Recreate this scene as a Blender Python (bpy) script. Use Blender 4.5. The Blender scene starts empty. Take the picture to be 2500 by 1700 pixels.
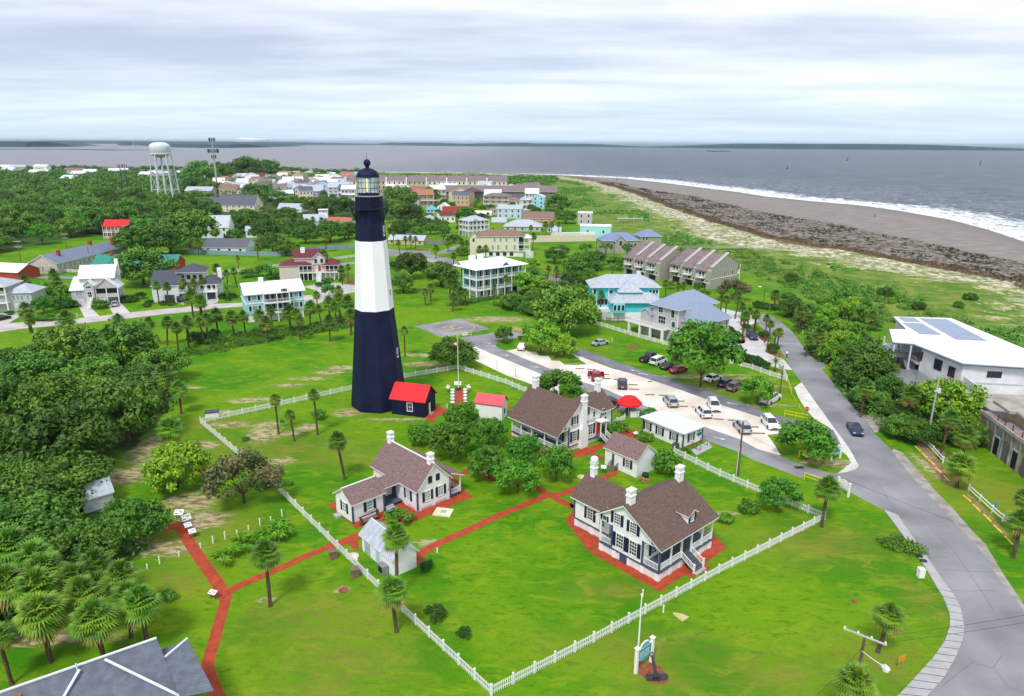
import bpy, math, random
import numpy as np
from mathutils import Vector, Matrix
PI = math.pi
SC = bpy.context.scene
COL = SC.collection
# ---------------------------------------------------------------- camera
FPX, CAMH = 1700.0, 48.0
PITCH = math.atan2(850 - 348.5, FPX); ROLL = math.atan(0.0052)
cp_, sp_, cr_, sr_ = math.cos(PITCH), math.sin(PITCH), math.cos(ROLL), math.sin(ROLL)
cd = bpy.data.cameras.new('camera'); cam = bpy.data.objects.new('camera', cd); COL.objects.link(cam)
_up = Vector((0, sp_, cp_)); _f = Vector((0, cp_, -sp_)); _r = Vector((1, 0, 0))
rt = _r * cr_ + _up * sr_; up = _up * cr_ - _r * sr_
m3 = Matrix((rt, up, -_f)).transposed()
cam.matrix_world = Matrix.Translation((0, 0, CAMH)) @ m3.to_4x4()
cd.sensor_width = 36; cd.lens = FPX / 2500 * 36; cd.clip_start = 0.5; cd.clip_end = 90000
SC.camera = cam
SC.view_settings.view_transform = 'Standard'; SC.view_settings.look = 'None'
SC.view_settings.exposure = 0.5; SC.view_settings.gamma = 1
# ---------------------------------------------------------------- sky
w = bpy.data.worlds.new("World"); SC.world = w; w.use_nodes = True
nt = w.node_tree; N = nt.nodes; L = nt.links
SUN_EL, SUN_AZ = math.radians(55), math.radians(200)   # azimuth clockwise from +Y
def nd(t, tree=None, **k):
    n = (tree or nt).nodes.new(t)
    for a, b in k.items(): setattr(n, a, b)
    return n
bg = N['Background']
sky = nd('ShaderNodeTexSky', sky_type='NISHITA', sun_disc=False, sun_elevation=SUN_EL, sun_rotation=SUN_AZ, altitude=50)
skm = nd('ShaderNodeVectorMath', operation='SCALE'); skm.inputs['Scale'].default_value = 0.09; L.new(sky.outputs[0], skm.inputs[0])
tc = nd('ShaderNodeTexCoord'); sx = nd('ShaderNodeSeparateXYZ'); L.new(tc.outputs['Generated'], sx.inputs[0])
def mth(op, a, b=None, c=None, tree=None):
    t = tree or nt
    n = t.nodes.new('ShaderNodeMath'); n.operation = op
    for i, v in enumerate((a, b, c)):
        if v is None: continue
        if isinstance(v, (int, float)): n.inputs[i].default_value = v
        else: t.links.new(v, n.inputs[i])
    return n.outputs[0]
zz = mth('ADD', mth('MAXIMUM', sx.outputs[2], 0.0), 0.055)
cx = nd('ShaderNodeCombineXYZ'); L.new(mth('DIVIDE', sx.outputs[0], zz), cx.inputs[0]); L.new(mth('DIVIDE', sx.outputs[1], zz), cx.inputs[1])
def wnoise(scale, sxy, det, rough, off):
    mp = nd('ShaderNodeMapping'); L.new(cx.outputs[0], mp.inputs[0]); mp.inputs['Scale'].default_value = sxy; mp.inputs['Location'].default_value = off
    mp.inputs['Rotation'].default_value = (0, 0, 0.12)
    n = nd('ShaderNodeTexNoise'); n.inputs['Scale'].default_value = scale; n.inputs['Detail'].default_value = det; n.inputs['Roughness'].default_value = rough
    L.new(mp.outputs[0], n.inputs[0]); return n.outputs[0]
n1 = wnoise(1.0, (.13, .34, 1), 6, .5, (3.1, 1.7, 0))
n2 = wnoise(1.0, (.42, .8, 1), 8, .58, (7.3, 2.2, 4))
ns = mth('ADD', mth('MULTIPLY', n1, .58), mth('MULTIPLY', n2, .42))
def ramp(tree, fac, stops, interp='LINEAR'):
    r = tree.nodes.new('ShaderNodeValToRGB'); e = r.color_ramp; e.interpolation = interp
    while len(e.elements) < len(stops): e.elements.new(0.5)
    for el, (p, c) in zip(e.elements, stops): el.position = p; el.color = (*c, 1) if len(c) == 3 else c
    tree.links.new(fac, r.inputs[0]); return r.outputs[0]
def mixc(tree, fac, a, b):
    n = tree.nodes.new('ShaderNodeMix'); n.data_type = 'RGBA'
    for s, v in ((n.inputs[0], fac), (n.inputs[6], a), (n.inputs[7], b)):
        if isinstance(v, (int, float)): s.default_value = v
        elif isinstance(v, tuple): s.default_value = (*v[:3], 1)
        else: tree.links.new(v, s)
    return n.outputs[2]
cloud = ramp(nt, ns, [(.37, (.42, .46, .60)), (.44, (.53, .57, .69)), (.50, (.63, .67, .75)), (.56, (.73, .76, .80)), (.64, (.86, .85, .83))])
skc = mixc(nt, ramp(nt, n2, [(.35, (.80,) * 3), (.6, (.97,) * 3)]), skm.outputs[0], cloud)
hz = ramp(nt, sx.outputs[2], [(0.0, (1,) * 3), (.05, (.5,) * 3), (.14, (0,) * 3)])
fin = mixc(nt, mth('MULTIPLY', hz, .85), skc, (.50, .65, .75))
low = mth('LESS_THAN', sx.outputs[2], -0.01)
fin = mixc(nt, low, fin, (.25, .3, .3))
L.new(fin, bg.inputs[0]); bg.inputs[1].default_value = 1.0
sun = bpy.data.lights.new('sun', 'SUN'); so = bpy.data.objects.new('sun', sun); COL.objects.link(so)
sun.energy = 2.0; sun.angle = math.radians(13); sun.color = (1, .96, .9)
sd = Vector((math.sin(SUN_AZ) * math.cos(SUN_EL), math.cos(SUN_AZ) * math.cos(SUN_EL), math.sin(SUN_EL)))
so.rotation_euler = sd.to_track_quat('Z', 'Y').to_euler(); so.location = (0, 0, 200)
SC.cycles.max_bounces = 6; SC.cycles.diffuse_bounces = 3; SC.cycles.glossy_bounces = 2; SC.cycles.transparent_max_bounces = 6; SC.cycles.volume_bounces = 0
# ---------------------------------------------------------------- photo pixel -> place on the ground
ZF = {'R1':(0,320,4.648),'R2':(450,320,4.648),'R3':(900,380,4.648),'R4':(1350,400,4.648),'R5':(1800,320,3.291),'R6':(0,560,4.648),'R7':(450,560,4.648),'R8':(850,380,4.156),
'S1':(1100,600,4.648),'S2':(1400,640,4.648),'S3':(1750,740,4.648),'S4':(2050,720,3.291),'S5':(1150,800,4.648),'S6':(1550,850,4.648),'S7':(800,740,4.9375),'S8':(450,900,4.648),
'T1':(0,800,3.95),'T2':(0,1200,3.16),'T3':(500,1200,3.16),'T4':(800,1040,3.95),'T5':(1200,900,4.648),'T6':(1380,1110,4.514),'T7':(1450,1400,3.873),'T8':(1900,1100,2.633),
'A':(0,0,1.0)}
def q(zn, X, Y): a, b, s = ZF[zn]; return (a + X / s, b + Y / s)
def at(px, z=0.0):
    u = (px[0] - 1250) / FPX; v = (850 - px[1]) / FPX
    d = rt * u + up * v + _f; t = (z - CAMH) / d.z
    return Vector((d.x * t, d.y * t, z))
def Q(zn, X, Y, z=0.0): return at(q(zn, X, Y), z)
# ---------------------------------------------------------------- materials
MATS = {}
def lin(c): return tuple((x / 12.92 if x <= .04045 else ((x + .055) / 1.055) ** 2.4) for x in c)
def M(name, col, rough=.75, var=.10, scale=1.5, metal=0, spec=.3, bump=0, pattern=None, rnd=0, col2=None, det=3):
    if name in MATS: return MATS[name]
    m = bpy.data.materials.new(name); m.use_nodes = True; t = m.node_tree; b = t.nodes['Principled BSDF']
    b.inputs['Roughness'].default_value = rough; b.inputs['Metallic'].default_value = metal; b.inputs['Specular IOR Level'].default_value = spec
    tcn = t.nodes.new('ShaderNodeTexCoord')
    n = t.nodes.new('ShaderNodeTexNoise'); n.inputs['Scale'].default_value = scale; n.inputs['Detail'].default_value = det
    t.links.new(tcn.outputs['Object'], n.inputs[0])
    hi = tuple(min(1, c * (1 + var)) for c in col); lo = tuple(c * (1 - var) for c in col)
    if col2: hi = col2; lo = col
    c = ramp(t, n.outputs[0], [(.32, lo), (.68, hi)])
    if rnd:
        oi = t.nodes.new('ShaderNodeObjectInfo')
        hs = t.nodes.new('ShaderNodeHueSaturation'); t.links.new(c, hs.inputs['Color'])
        t.links.new(mth('ADD', mth('MULTIPLY', oi.outputs['Random'], 2 * rnd, tree=t), 1 - rnd, tree=t), hs.inputs['Value'])
        t.links.new(mth('ADD', mth('MULTIPLY', mth('FRACT', mth('MULTIPLY', oi.outputs['Random'], 7.3, tree=t), tree=t), .03, tree=t), .485, tree=t), hs.inputs['Hue'])
        c = hs.outputs[0]
    if pattern:
        kind, s1, amt = pattern
        if kind == 'siding':
            wv = t.nodes.new('ShaderNodeTexWave'); wv.bands_direction = 'Z'; wv.wave_profile = 'SAW'; wv.inputs['Scale'].default_value = s1
        elif kind == 'batten':
            wv = t.nodes.new('ShaderNodeTexWave'); wv.bands_direction = 'DIAGONAL'; wv.inputs['Scale'].default_value = s1
        elif kind == 'shingle':
            wv = t.nodes.new('ShaderNodeTexBrick'); wv.inputs['Scale'].default_value = s1; wv.inputs['Color1'].default_value = (1, 1, 1, 1); wv.inputs['Color2'].default_value = (.6, .6, .6, 1); wv.inputs['Mortar'].default_value = (.25, .25, .25, 1); wv.inputs['Mortar Size'].default_value = .03
            mp = t.nodes.new('ShaderNodeCombineXYZ'); sp = t.nodes.new('ShaderNodeSeparateXYZ'); t.links.new(tcn.outputs['Object'], sp.inputs[0])
            t.links.new(mth('ADD', sp.outputs[0], sp.outputs[1], tree=t), mp.inputs[0]); t.links.new(mth('MULTIPLY', sp.outputs[2], 2.0, tree=t), mp.inputs[1])
            t.links.new(mp.outputs[0], wv.inputs[0])
        else:
            wv = t.nodes.new('ShaderNodeTexBrick'); wv.inputs['Scale'].default_value = s1; wv.inputs['Color1'].default_value = (1, 1, 1, 1); wv.inputs['Color2'].default_value = (.75, .75, .75, 1); wv.inputs['Mortar'].default_value = (.5, .5, .5, 1); t.links.new(tcn.outputs['Object'], wv.inputs[0])
        if kind in ('siding', 'batten'): t.links.new(tcn.outputs['Object'], wv.inputs[0])
        g = mth('ADD', mth('MULTIPLY', wv.outputs[0], amt, tree=t), 1 - amt * .6, tree=t)
        vm = t.nodes.new('ShaderNodeVectorMath'); vm.operation = 'SCALE'; t.links.new(c, vm.inputs[0]); t.links.new(g, vm.inputs['Scale']); c = vm.outputs[0]
    t.links.new(c, b.inputs['Base Color'])
    if bump:
        bp = t.nodes.new('ShaderNodeBump'); bp.inputs['Strength'].default_value = bump; bp.inputs['Distance'].default_value = .05
        nb = t.nodes.new('ShaderNodeTexNoise'); nb.inputs['Scale'].default_value = scale * 6; nb.inputs['Detail'].default_value = 2; t.links.new(tcn.outputs['Object'], nb.inputs[0])
        t.links.new(nb.outputs[0], bp.inputs['Height']); t.links.new(bp.outputs[0], b.inputs['Normal'])
    MATS[name] = m; return m
white = M('white_paint', (.85, .85, .85), .6, .04, 2)
whitesid = M('white_siding', (.85, .85, .86), .6, .05, 1.5, pattern=('siding', 1.6, .10))
trim = M('white_trim', (.84, .84, .83), .5, .03)
blackp = M('black_paint', (.012, .014, .03), .55, .25, 2)
navy = M('navy_paint', (.012, .016, .045), .5, .2, 3)
slate = M('slate_blue_paint', (.06, .08, .16), .5, .15, 3)
glass = M('window_glass', (.02, .028, .038), .12, .3, 4, spec=.8)
glasst = M('pale_window_glass', (.22, .33, .36), .2, .25, 3, spec=.6)
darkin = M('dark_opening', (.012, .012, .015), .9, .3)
brownroof = M('brown_shingles', (.13, .085, .07), .9, .22, 3.5, pattern=('shingle', 1.6, .45), det=8)
woodroof = M('weathered_wood_shingles', (.20, .13, .125), .9, .3, 4, pattern=('shingle', 1.5, .6), det=8)
greyroof = M('grey_shingles', (.115, .12, .15), .9, .18, 2.5, pattern=('shingle', 1.5, .3), det=8)
blueroof = M('blue_grey_shingles', (.25, .31, .42), .85, .18, 6, pattern=('shingle', 1.5, .3), det=8)
darkroof = M('charcoal_shingles', (.075, .08, .11), .85, .18, 2.5, pattern=('shingle', 1.5, .3), det=6)
metalroof = M('grey_metal_roof', (.42, .46, .52), .45, .14, 1.2, spec=.5)
lmetal = M('pale_metal_roof', (.66, .70, .72), .5, .08, 1.2, spec=.5)
redmetal = M('red_metal_roof', (.74, .012, .02), .45, .14, .8, spec=.4)
pinkmetal = M('faded_red_metal_roof', (.80, .10, .12), .5, .1, 2)
redroof = M('red_shingles', (.30, .03, .035), .85, .2, 3)
marroon = M('maroon_shingles', (.15, .035, .04), .85, .2, 3)
greenroof = M('green_metal_roof', (.035, .24, .18), .6, .12, 1)
concrete = M('concrete', (.40, .40, .40), .9, .1, .8, bump=.2, det=6)
oldconc = M('stained_concrete', (.30, .27, .22), .95, .5, .5, bump=.5, det=9)
brick = M('brick', (.36, .09, .05), .9, .25, 4)
redbrick = M('brick_paving', (.36, .055, .022), .85, .22, 1.2, pattern=('brick', 2.5, .25), det=6)
asph = M('asphalt', (.245, .245, .26), .9, .25, .14, bump=.15, det=10)
asph2 = M('new_asphalt', (.18, .185, .21), .9, .22, .3, bump=.15, det=10)
gravel = M('crushed_shell', (.60, .52, .43), .95, .16, .14, bump=.3, col2=(.84, .80, .74), det=10)
drive = M('pale_driveway', (.48, .44, .43), .9, .16, .3, det=8)
wood = M('weathered_wood', (.20, .13, .09), .85, .25, 4)
dwood = M('dark_wood', (.07, .05, .04), .85, .3, 4)
steel = M('galvanised_steel', (.45, .47, .5), .45, .1, 4, metal=.3)
dsteel = M('dark_steel', (.03, .03, .04), .5, .2, 4)
yellow = M('yellow_paint', (.80, .62, .01), .5, .1, 4)
mulch = M('mulch', (.24, .085, .04), .95, .35, 3, det=8)
rubber = M('tyre_rubber', (.015, .015, .015), .8, .1)
rim = M('wheel_rim', (.45, .45, .47), .35, .1, metal=.6)
bark = M('bark', (.09, .065, .045), .95, .35, 3)
pbark = M('palm_bark', (.11, .07, .045), .95, .35, 5)
leaf_d = M('dark_oak_leaves', (.036, .125, .010), .6, .4, .35, rnd=.45, col2=(.14, .28, .024), det=6)
leaf_m = M('green_leaves', (.040, .155, .010), .55, .4, .55, rnd=.25, col2=(.13, .33, .018), det=6)
leaf_b = M('bright_leaves', (.08, .24, .008), .5, .4, .8, rnd=.15, col2=(.27, .48, .02), det=6)
leaf_h = M('hedge_leaves', (.018, .08, .008), .6, .4, .9, rnd=.15, col2=(.05, .15, .015), det=5)
leaf_t = M('dry_tree_leaves', (.055, .12, .025), .7, .4, .35, rnd=.1, col2=(.24, .19, .08), det=5)
palm_g = M('palm_fronds', (.045, .15, .008), .5, .3, 1.1, rnd=.28, col2=(.19, .34, .02), det=4)
palm_y = M('old_palm_fronds', (.22, .15, .03), .8, .3, 1.5, rnd=.2, col2=(.44, .33, .07))
# ---------------------------------------------------------------- mesh builder
class MB:
    def __init__(s): s.v = []; s.f = []; s.m = []; s.mats = []
    def mi(s, mat):
        if mat not in s.mats: s.mats.append(mat)
        return s.mats.index(mat)
    def face(s, pts, mat):
        n = len(s.v); s.v += [tuple(p) for p in pts]; s.f.append(tuple(range(n, n + len(pts)))); s.m.append(s.mi(mat)); return s
    def poly(s, vs, fs, mat):
        n = len(s.v); s.v += [tuple(p) for p in vs]; k = s.mi(mat)
        for f in fs: s.f.append(tuple(n + i for i in f)); s.m.append(k)
        return s
    def box(s, x0, x1, y0, y1, z0, z1, mat, rot=None, piv=None):
        vs = [(x, y, z) for z in (z0, z1) for y in (y0, y1) for x in (x0, x1)]
        if rot is not None:
            pv = Vector(piv or (0, 0, 0)); vs = [pv + rot @ (Vector(v) - pv) for v in vs]
        return s.poly(vs, [(0, 2, 3, 1), (4, 5, 7, 6), (0, 1, 5, 4), (2, 6, 7, 3), (0, 4, 6, 2), (1, 3, 7, 5)], mat)
    def tube(s, a, b, r0, r1, mat, n=8, cap=True):
        a = Vector(a); b = Vector(b); d = (b - a).normalized(); h = Vector((1, 0, 0)) if abs(d.x) < .9 else Vector((0, 1, 0))
        u = d.cross(h).normalized(); v = d.cross(u)
        vs = [p + (u * math.cos(2 * PI * i / n) + v * math.sin(2 * PI * i / n)) * r for p, r in ((a, r0), (b, r1)) for i in range(n)]
        fs = [(i, (i + 1) % n, n + (i + 1) % n, n + i) for i in range(n)]
        if cap: fs += [tuple(range(n))[::-1], tuple(range(n, 2 * n))]
        return s.poly(vs, fs, mat)
    def lathe(s, prof, mat, n=8, ph=0, cen=(0, 0), cap=True):
        vs = [(cen[0] + r * math.cos(2 * PI * i / n + ph), cen[1] + r * math.sin(2 * PI * i / n + ph), z) for r, z in prof for i in range(n)]
        fs = []
        for k in range(len(prof) - 1):
            fs += [(k * n + i, k * n + (i + 1) % n, (k + 1) * n + (i + 1) % n, (k + 1) * n + i) for i in range(n)]
        if cap: fs += [tuple(range(n))[::-1], tuple(range((len(prof) - 1) * n, len(prof) * n))]
        return s.poly(vs, fs, mat)
    def prism(s, prof, axis, a0, a1, mat):
        # prof: list of (p, z) ; extruded along axis 'x' or 'y'
        f = (lambda a, p, z: (a, p, z)) if axis == 'x' else (lambda a, p, z: (p, a, z))
        n = len(prof); vs = [f(a0, *p) for p in prof] + [f(a1, *p) for p in prof]
        fs = [(i, (i + 1) % n, n + (i + 1) % n, n + i) for i in range(n)] + [tuple(range(n))[::-1], tuple(range(n, 2 * n))]
        return s.poly(vs, fs, mat)
    def mesh(s, name, smooth=False):
        me = bpy.data.meshes.new(name); me.from_pydata(s.v, [], s.f)
        for m in s.mats: me.materials.append(m)
        me.polygons.foreach_set('material_index', s.m)
        if smooth: me.polygons.foreach_set('use_smooth', [True] * len(s.f))
        me.update(); return me
    def build(s, name, parent=None, smooth=False, fix=True):
        me = s.mesh(name, smooth)
        if fix:
            import bmesh
            bm = bmesh.new(); bm.from_mesh(me); bmesh.ops.recalc_face_normals(bm, faces=bm.faces); bm.to_mesh(me); bm.free()
        return link(name, me, parent)
def link(name, me, parent=None, loc=None, rz=0, sc=None):
    o = bpy.data.objects.new(name, me); COL.objects.link(o)
    if parent: o.parent = parent
    if loc is not None: o.location = loc
    if rz: o.rotation_euler = (0, 0, rz)
    if sc: o.scale = (sc,) * 3 if isinstance(sc, (int, float)) else sc
    return o
def tag(o, label=None, cat=None, group=None, kind=None):
    if label: o['label'] = label
    if cat: o['category'] = cat
    if group: o['group'] = group
    if kind: o['kind'] = kind
    return o
def thing(name, label, cat, loc=(0, 0, 0), rz=0, group=None, sc=None):
    return tag(link(name, None, None, loc, rz, sc), label, cat, group)
def dup(root, loc, rz=0, label=None, sc=None, group=None):
    r = root.copy(); COL.objects.link(r); r.location = loc; r.rotation_euler = (0, 0, rz)
    if sc: r.scale = (sc,) * 3 if isinstance(sc, (int, float)) else sc
    if label: r['label'] = label
    if group: r['group'] = group
    for ch in list(root.children):
        c = ch.copy(); COL.objects.link(c); c.parent = r
        for g in ch.children:
            d = g.copy(); COL.objects.link(d); d.parent = c
    return r
def sheet(name, pts, mat, z, smooth=0):
    # flat area on the ground: pts world xy
    P = [Vector((p[0], p[1])) for p in pts]
    for _ in range(smooth):
        R = []
        for i in range(len(P)):
            a, b = P[i], P[(i + 1) % len(P)]; R += [a * .75 + b * .25, a * .25 + b * .75]
        P = R
    me = bpy.data.meshes.new(name); me.from_pydata([(p.x, p.y, z) for p in P], [], [tuple(range(len(P)))]); me.materials.append(mat)
    me.update()
    if me.polygons[0].normal.z < 0: me.flip_normals()
    return tag(link(name, me), kind='structure')
def strip(name, pts, width, mat, z, sm=2):
    P = [Vector((p[0], p[1])) for p in pts]
    for _ in range(sm):
        R = [P[0]]
        for i in range(len(P) - 1):
            a, b = P[i], P[i + 1]; R += [a * .75 + b * .25, a * .25 + b * .75]
        R.append(P[-1]); P = R
    lf, rg = [], []
    for i, p in enumerate(P):
        d = (P[min(i + 1, len(P) - 1)] - P[max(i - 1, 0)]).normalized(); nn = Vector((-d.y, d.x)); wd = width / 2
        lf.append(p + nn * wd); rg.append(p - nn * wd)
    vs = [(p.x, p.y, z) for p in lf + rg]; n = len(P)
    me = bpy.data.meshes.new(name); me.from_pydata(vs, [], [(i, n + i, n + i + 1, i + 1) for i in range(n - 1)]); me.materials.append(mat); me.update()
    return tag(link(name, me), kind='structure')
# ================================================================ GROUND, SHORE AND SEA
KY = [40, 180, 205, 250, 295, 338, 391, 461, 521, 675, 740, 823, 947, 1043, 1110, 1170, 1230]
def ky(pairs): a = sorted(pairs); return lambda y: np.interp(y, [p[0] for p in a], [p[1] for p in a])
X_W = ky([(80,150),(180,190),(280,232),(370,271),(426,288),(483,299),(548,299),(593,292),(642,266),(693,246),(755,238),(846,215),(942,192),(1043,161),(1083,120),(1147,66),(1180,0),(1200,-120)])
X_V = ky([(80,140),(180,178),(250,203),(295,216),(338,212),(391,207),(461,194),(521,180),(675,170),(740,151),(823,138),(947,122),(1043,105),(1090,70),(1140,20),(1180,-60),(1200,-180)])
X_B = ky([(80,130),(180,162),(250,186),(287,172),(328,159),(353,146),(417,134),(495,127),(621,127),(806,120),(900,108),(1043,85),(1140,-20),(1200,-260)])
X_S = ky([(80,118),(180,150),(232,172),(262,157),(286,141),(312,134),(343,113),(376,103),(431,105),(494,105),(700,104),(900,90),(1043,60),(1140,-60),(1200,-320)])
X_D = ky([(80,100),(190,103),(241,98),(290,80),(340,60),(500,42),(800,20),(950,-20),(1050,-90),(1200,-500)])
def grid_mesh(name, xs, ys, zf, attrs, mat):
    X, Y = np.meshgrid(xs, ys); X = X.ravel(); Y = Y.ravel(); Z = zf(X, Y)
    nx, ny = len(xs), len(ys)
    me = bpy.data.meshes.new(name); me.vertices.add(nx * ny); me.vertices.foreach_set('co', np.stack([X, Y, Z], 1).astype('f4').ravel())
    i = np.arange(nx * ny).reshape(ny, nx); f = np.stack([i[:-1, :-1], i[:-1, 1:], i[1:, 1:], i[1:, :-1]], -1).reshape(-1, 4)
    me.loops.add(f.size); me.loops.foreach_set('vertex_index', f.ravel().astype('i4')); me.polygons.add(len(f))
    me.polygons.foreach_set('loop_start', np.arange(0, f.size, 4, dtype='i4'))
    me.polygons.foreach_set('use_smooth', np.ones(len(f), bool)); me.update(calc_edges=True); me.validate()
    for k, fn in attrs.items():
        a = me.attributes.new(k, 'FLOAT', 'POINT'); a.data.foreach_set('value', np.asarray(fn(X, Y), dtype='f4'))
    me.materials.append(mat); return tag(link(name, me), kind='structure')
def inpoly(X, Y, P):
    r = np.zeros(X.shape, bool); j = len(P) - 1
    for i in range(len(P)):
        xi, yi = P[i][0], P[i][1]; xj, yj = P[j][0], P[j][1]
        c = ((yi > Y) != (yj > Y)) & (X < (xj - xi) * (Y - yi) / (yj - yi + 1e-12) + xi); r ^= c; j = i
    return r
def gnoise(X, Y, s, seed=0):
    rs = np.random.RandomState(seed); r = 0
    for k in range(9):
        a = rs.rand() * 6.28; fr = s * (.5 + 1.6 * rs.rand()); r = r + np.sin(X * fr * math.cos(a) + Y * fr * math.sin(a) + rs.rand() * 6.28)
    return r / 4
PATCH = [('S8',1180,190,4,1.2),('S8',1420,115,5,1.3),('S8',1650,45,4,1.3),('S8',640,370,3,1.5),('S8',810,355,4,1.6),('S8',440,490,3,1),('S8',900,740,3.2,4.5),('S8',950,640,3,2),('S8',1110,740,4,1),('S8',1400,670,2.5,2),
 ('S8',1120,1045,2.5,1.6),('S8',220,870,3,2),('S8',60,1500,4,3),('S8',540,640,4,1.6),('S8',340,640,2,1),('S7',1150,630,8,1.6),('S7',1180,740,6,2.2),('S7',210,780,5,1.8),('S7',30,840,4,1.5),('S7',250,1320,3,2.5),('S7',850,1405,7,.9),
 ('S1',520,835,10,4),('S1',780,950,5,3),('T1',1430,1120,2.5,6),('T1',1360,1260,3,2),('T1',1100,1440,6,3.5),('T1',1260,1420,3,4),('T2',1470,90,4,3),('T2',1560,220,4,3),('T2',1120,440,7,2),('T2',1330,440,4,2),('T1',1850,580,3,1),('T1',1910,1140,3,1.6),
 ('S2',1330,1300,8,1.6),('S2',1700,1440,9,1.2),('S2',1330,1290,4,1),('S6',1300,650,10,1.2),('S6',1560,960,5,1.2),('T8',830,90,1,7),('T8',440,100,5,.8),('S6',2150,1290,7,1),('T3',1060,755,1,.7),('T2',500,1120,7,1.2),('T3',480,830,1.2,.6),('T2',240,1160,6,.8),
 ('S1',1300,1350,5,1.2),('T6',1800,660,2,1),('T4',960,1130,2.5,.8),('S4',700,1200,1.2,9),('S4',740,1400,1.2,7),('S3',150,820,6,.6),('S3',330,850,6,.5),('S3',700,950,7,.6),('S3',430,870,5,.4),('S1',660,850,4,2)]
PW = [(Q(z, X, Y), rx, ry) for z, X, Y, rx, ry in PATCH]
TONE = [('T3',900,1000,9,5),('T3',1100,1300,7,4),('T3',900,1500,5,2),('T3',560,960,4,2),('S8',1100,900,14,6),('S8',300,640,6,5),('S8',1700,1000,8,4),('T7',350,700,9,3),('T7',650,1000,5,2.5),('T7',1700,950,7,3),('T8',250,600,10,5),('T8',930,970,2,5),('T6',500,1480,5,2),('T2',1500,300,9,5),('T2',1300,700,6,4),
 ('S6',1100,480,16,4),('S6',500,400,10,2),('T8',1400,300,8,8),('T8',640,1350,6,4),('S5',1000,1400,4,2),('S1',1300,1200,10,3)]
TW = [(Q(z, X, Y), rx, ry) for z, X, Y, rx, ry in TONE]
WOODS = [[('T1',-400,200),('T1',300,330),('T1',900,240),('T1',1500,330),('T1',1720,640),('T1',1500,960),('T1',1050,1330),('T1',900,1560),('T2',900,300),('T2',1200,400),('T2',700,700),('T2',300,900),('T2',-300,900)],
 [('R6',-900,200),('R6',0,260),('R6',400,180),('R6',1000,60),('R6',2300,150),('R2',700,1200),('R2',1960,1100),('R3',600,600),('R3',200,200),('R2',-2000,500)],
 [('S1',560,620),('S1',900,760),('S1',1000,900),('S1',1650,900),('S1',1600,500),('S1',1300,300),('S1',820,380)],
 [('S3',1000,330),('S3',1050,560),('S3',1300,800),('S3',1640,1240),('S3',1900,1400),('S4',700,1150),('S4',1150,1100),('S4',1000,750),('S3',1900,560),('S3',1500,100),('S3',800,60)]]
WP = [[Q(*p) for p in W_] for W_ in WOODS]
def f_u(X, Y):
    w_, v, b, s = X_W(Y), X_V(Y), X_B(Y), X_S(Y)
    wob = gnoise(X, Y, .05, 5) * 4 + gnoise(X, Y, .2, 6) * 1.5
    v = v + wob; b = b + wob * .8; s = s + wob * 1.2
    u = np.where(X > v, 1 - (X - v) / np.maximum(w_ - v, 1), np.where(X > b, 2 - (X - b) / np.maximum(v - b, 1), np.where(X > s, 3 - (X - s) / np.maximum(b - s, 1), 3 + (s - X) / 40)))
    return np.clip(u, -2, 8)
def f_z(X, Y):
    w_ = X_W(Y); d = w_ - X; z = np.clip(d / 45, -3, 1) - 1.0
    z = np.where(d > 45, 0, z)
    dm = np.clip((X - X_D(Y)) / 25, 0, 1) * np.clip((X_V(Y) - X) / 12, 0, 1)
    z = z + dm * (gnoise(X, Y, .12, 2) * .5 + gnoise(X, Y, .35, 3) * .25 + .35)
    far = np.clip((Y - 1175) / 30, 0, 1); z = z - far * 4
    return z
def ell(LST):
    def fn(X, Y):
        r = np.zeros(X.shape)
        for c, rx, ry in LST:
            d = ((X - c.x) / rx) ** 2 + ((Y - c.y) / ry) ** 2; r = np.maximum(r, np.exp(-d))
        return r
    return fn
def f_dune(X, Y): return np.clip((X - X_D(Y)) / 14 + .5 + gnoise(X, Y, .15, 8) * .4, 0, 1)
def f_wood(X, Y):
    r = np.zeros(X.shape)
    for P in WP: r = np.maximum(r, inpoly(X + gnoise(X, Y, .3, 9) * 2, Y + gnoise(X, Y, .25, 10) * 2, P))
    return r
gm = bpy.data.materials.new('ground_cover'); gm.use_nodes = True; t = gm.node_tree; gb = t.nodes['Principled BSDF']
def gatt(k):
    a = t.nodes.new('ShaderNodeAttribute'); a.attribute_name = k; return a.outputs['Fac']
gtc = t.nodes.new('ShaderNodeTexCoord')
def gn(scale, det=4, rough=.55, st=(1, 1, 1), dist=0, rot=0):
    mp = t.nodes.new('ShaderNodeMapping'); mp.inputs['Scale'].default_value = st; mp.inputs['Rotation'].default_value = (0, 0, rot); t.links.new(gtc.outputs['Object'], mp.inputs[0])
    n = t.nodes.new('ShaderNodeTexNoise'); n.inputs['Scale'].default_value = scale; n.inputs['Detail'].default_value = det; n.inputs['Roughness'].default_value = rough; n.inputs['Distortion'].default_value = dist
    t.links.new(mp.outputs[0], n.inputs[0]); return n.outputs[0]
def sst(v, a, b):
    n = t.nodes.new('ShaderNodeMapRange'); n.interpolation_type = 'SMOOTHSTEP'; t.links.new(v, n.inputs[0]); n.inputs[1].default_value = a; n.inputs[2].default_value = b; return n.outputs[0]
def mx(f, a, b): return mixc(t, f, a, b)
def mul(a, b): return mth('MULTIPLY', a, b, tree=t)
def add(a, b): return mth('ADD', a, b, tree=t)
l1 = gn(.05, 5, .6, (1, 1, 1), .5); l2 = gn(.22, 6, .6, (1, 1.8, 1), 1.0, .6); l3 = gn(2.2, 5, .7); l4 = gn(.6, 6, .65, (1, 2.5, 1), .5, .3)
lawn = mx(sst(l1, .38, .62), (.050, .205, .003), (.135, .275, .005))
lawn = mx(mul(sst(l2, .47, .66), .75), lawn, (.20, .30, .010))
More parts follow.
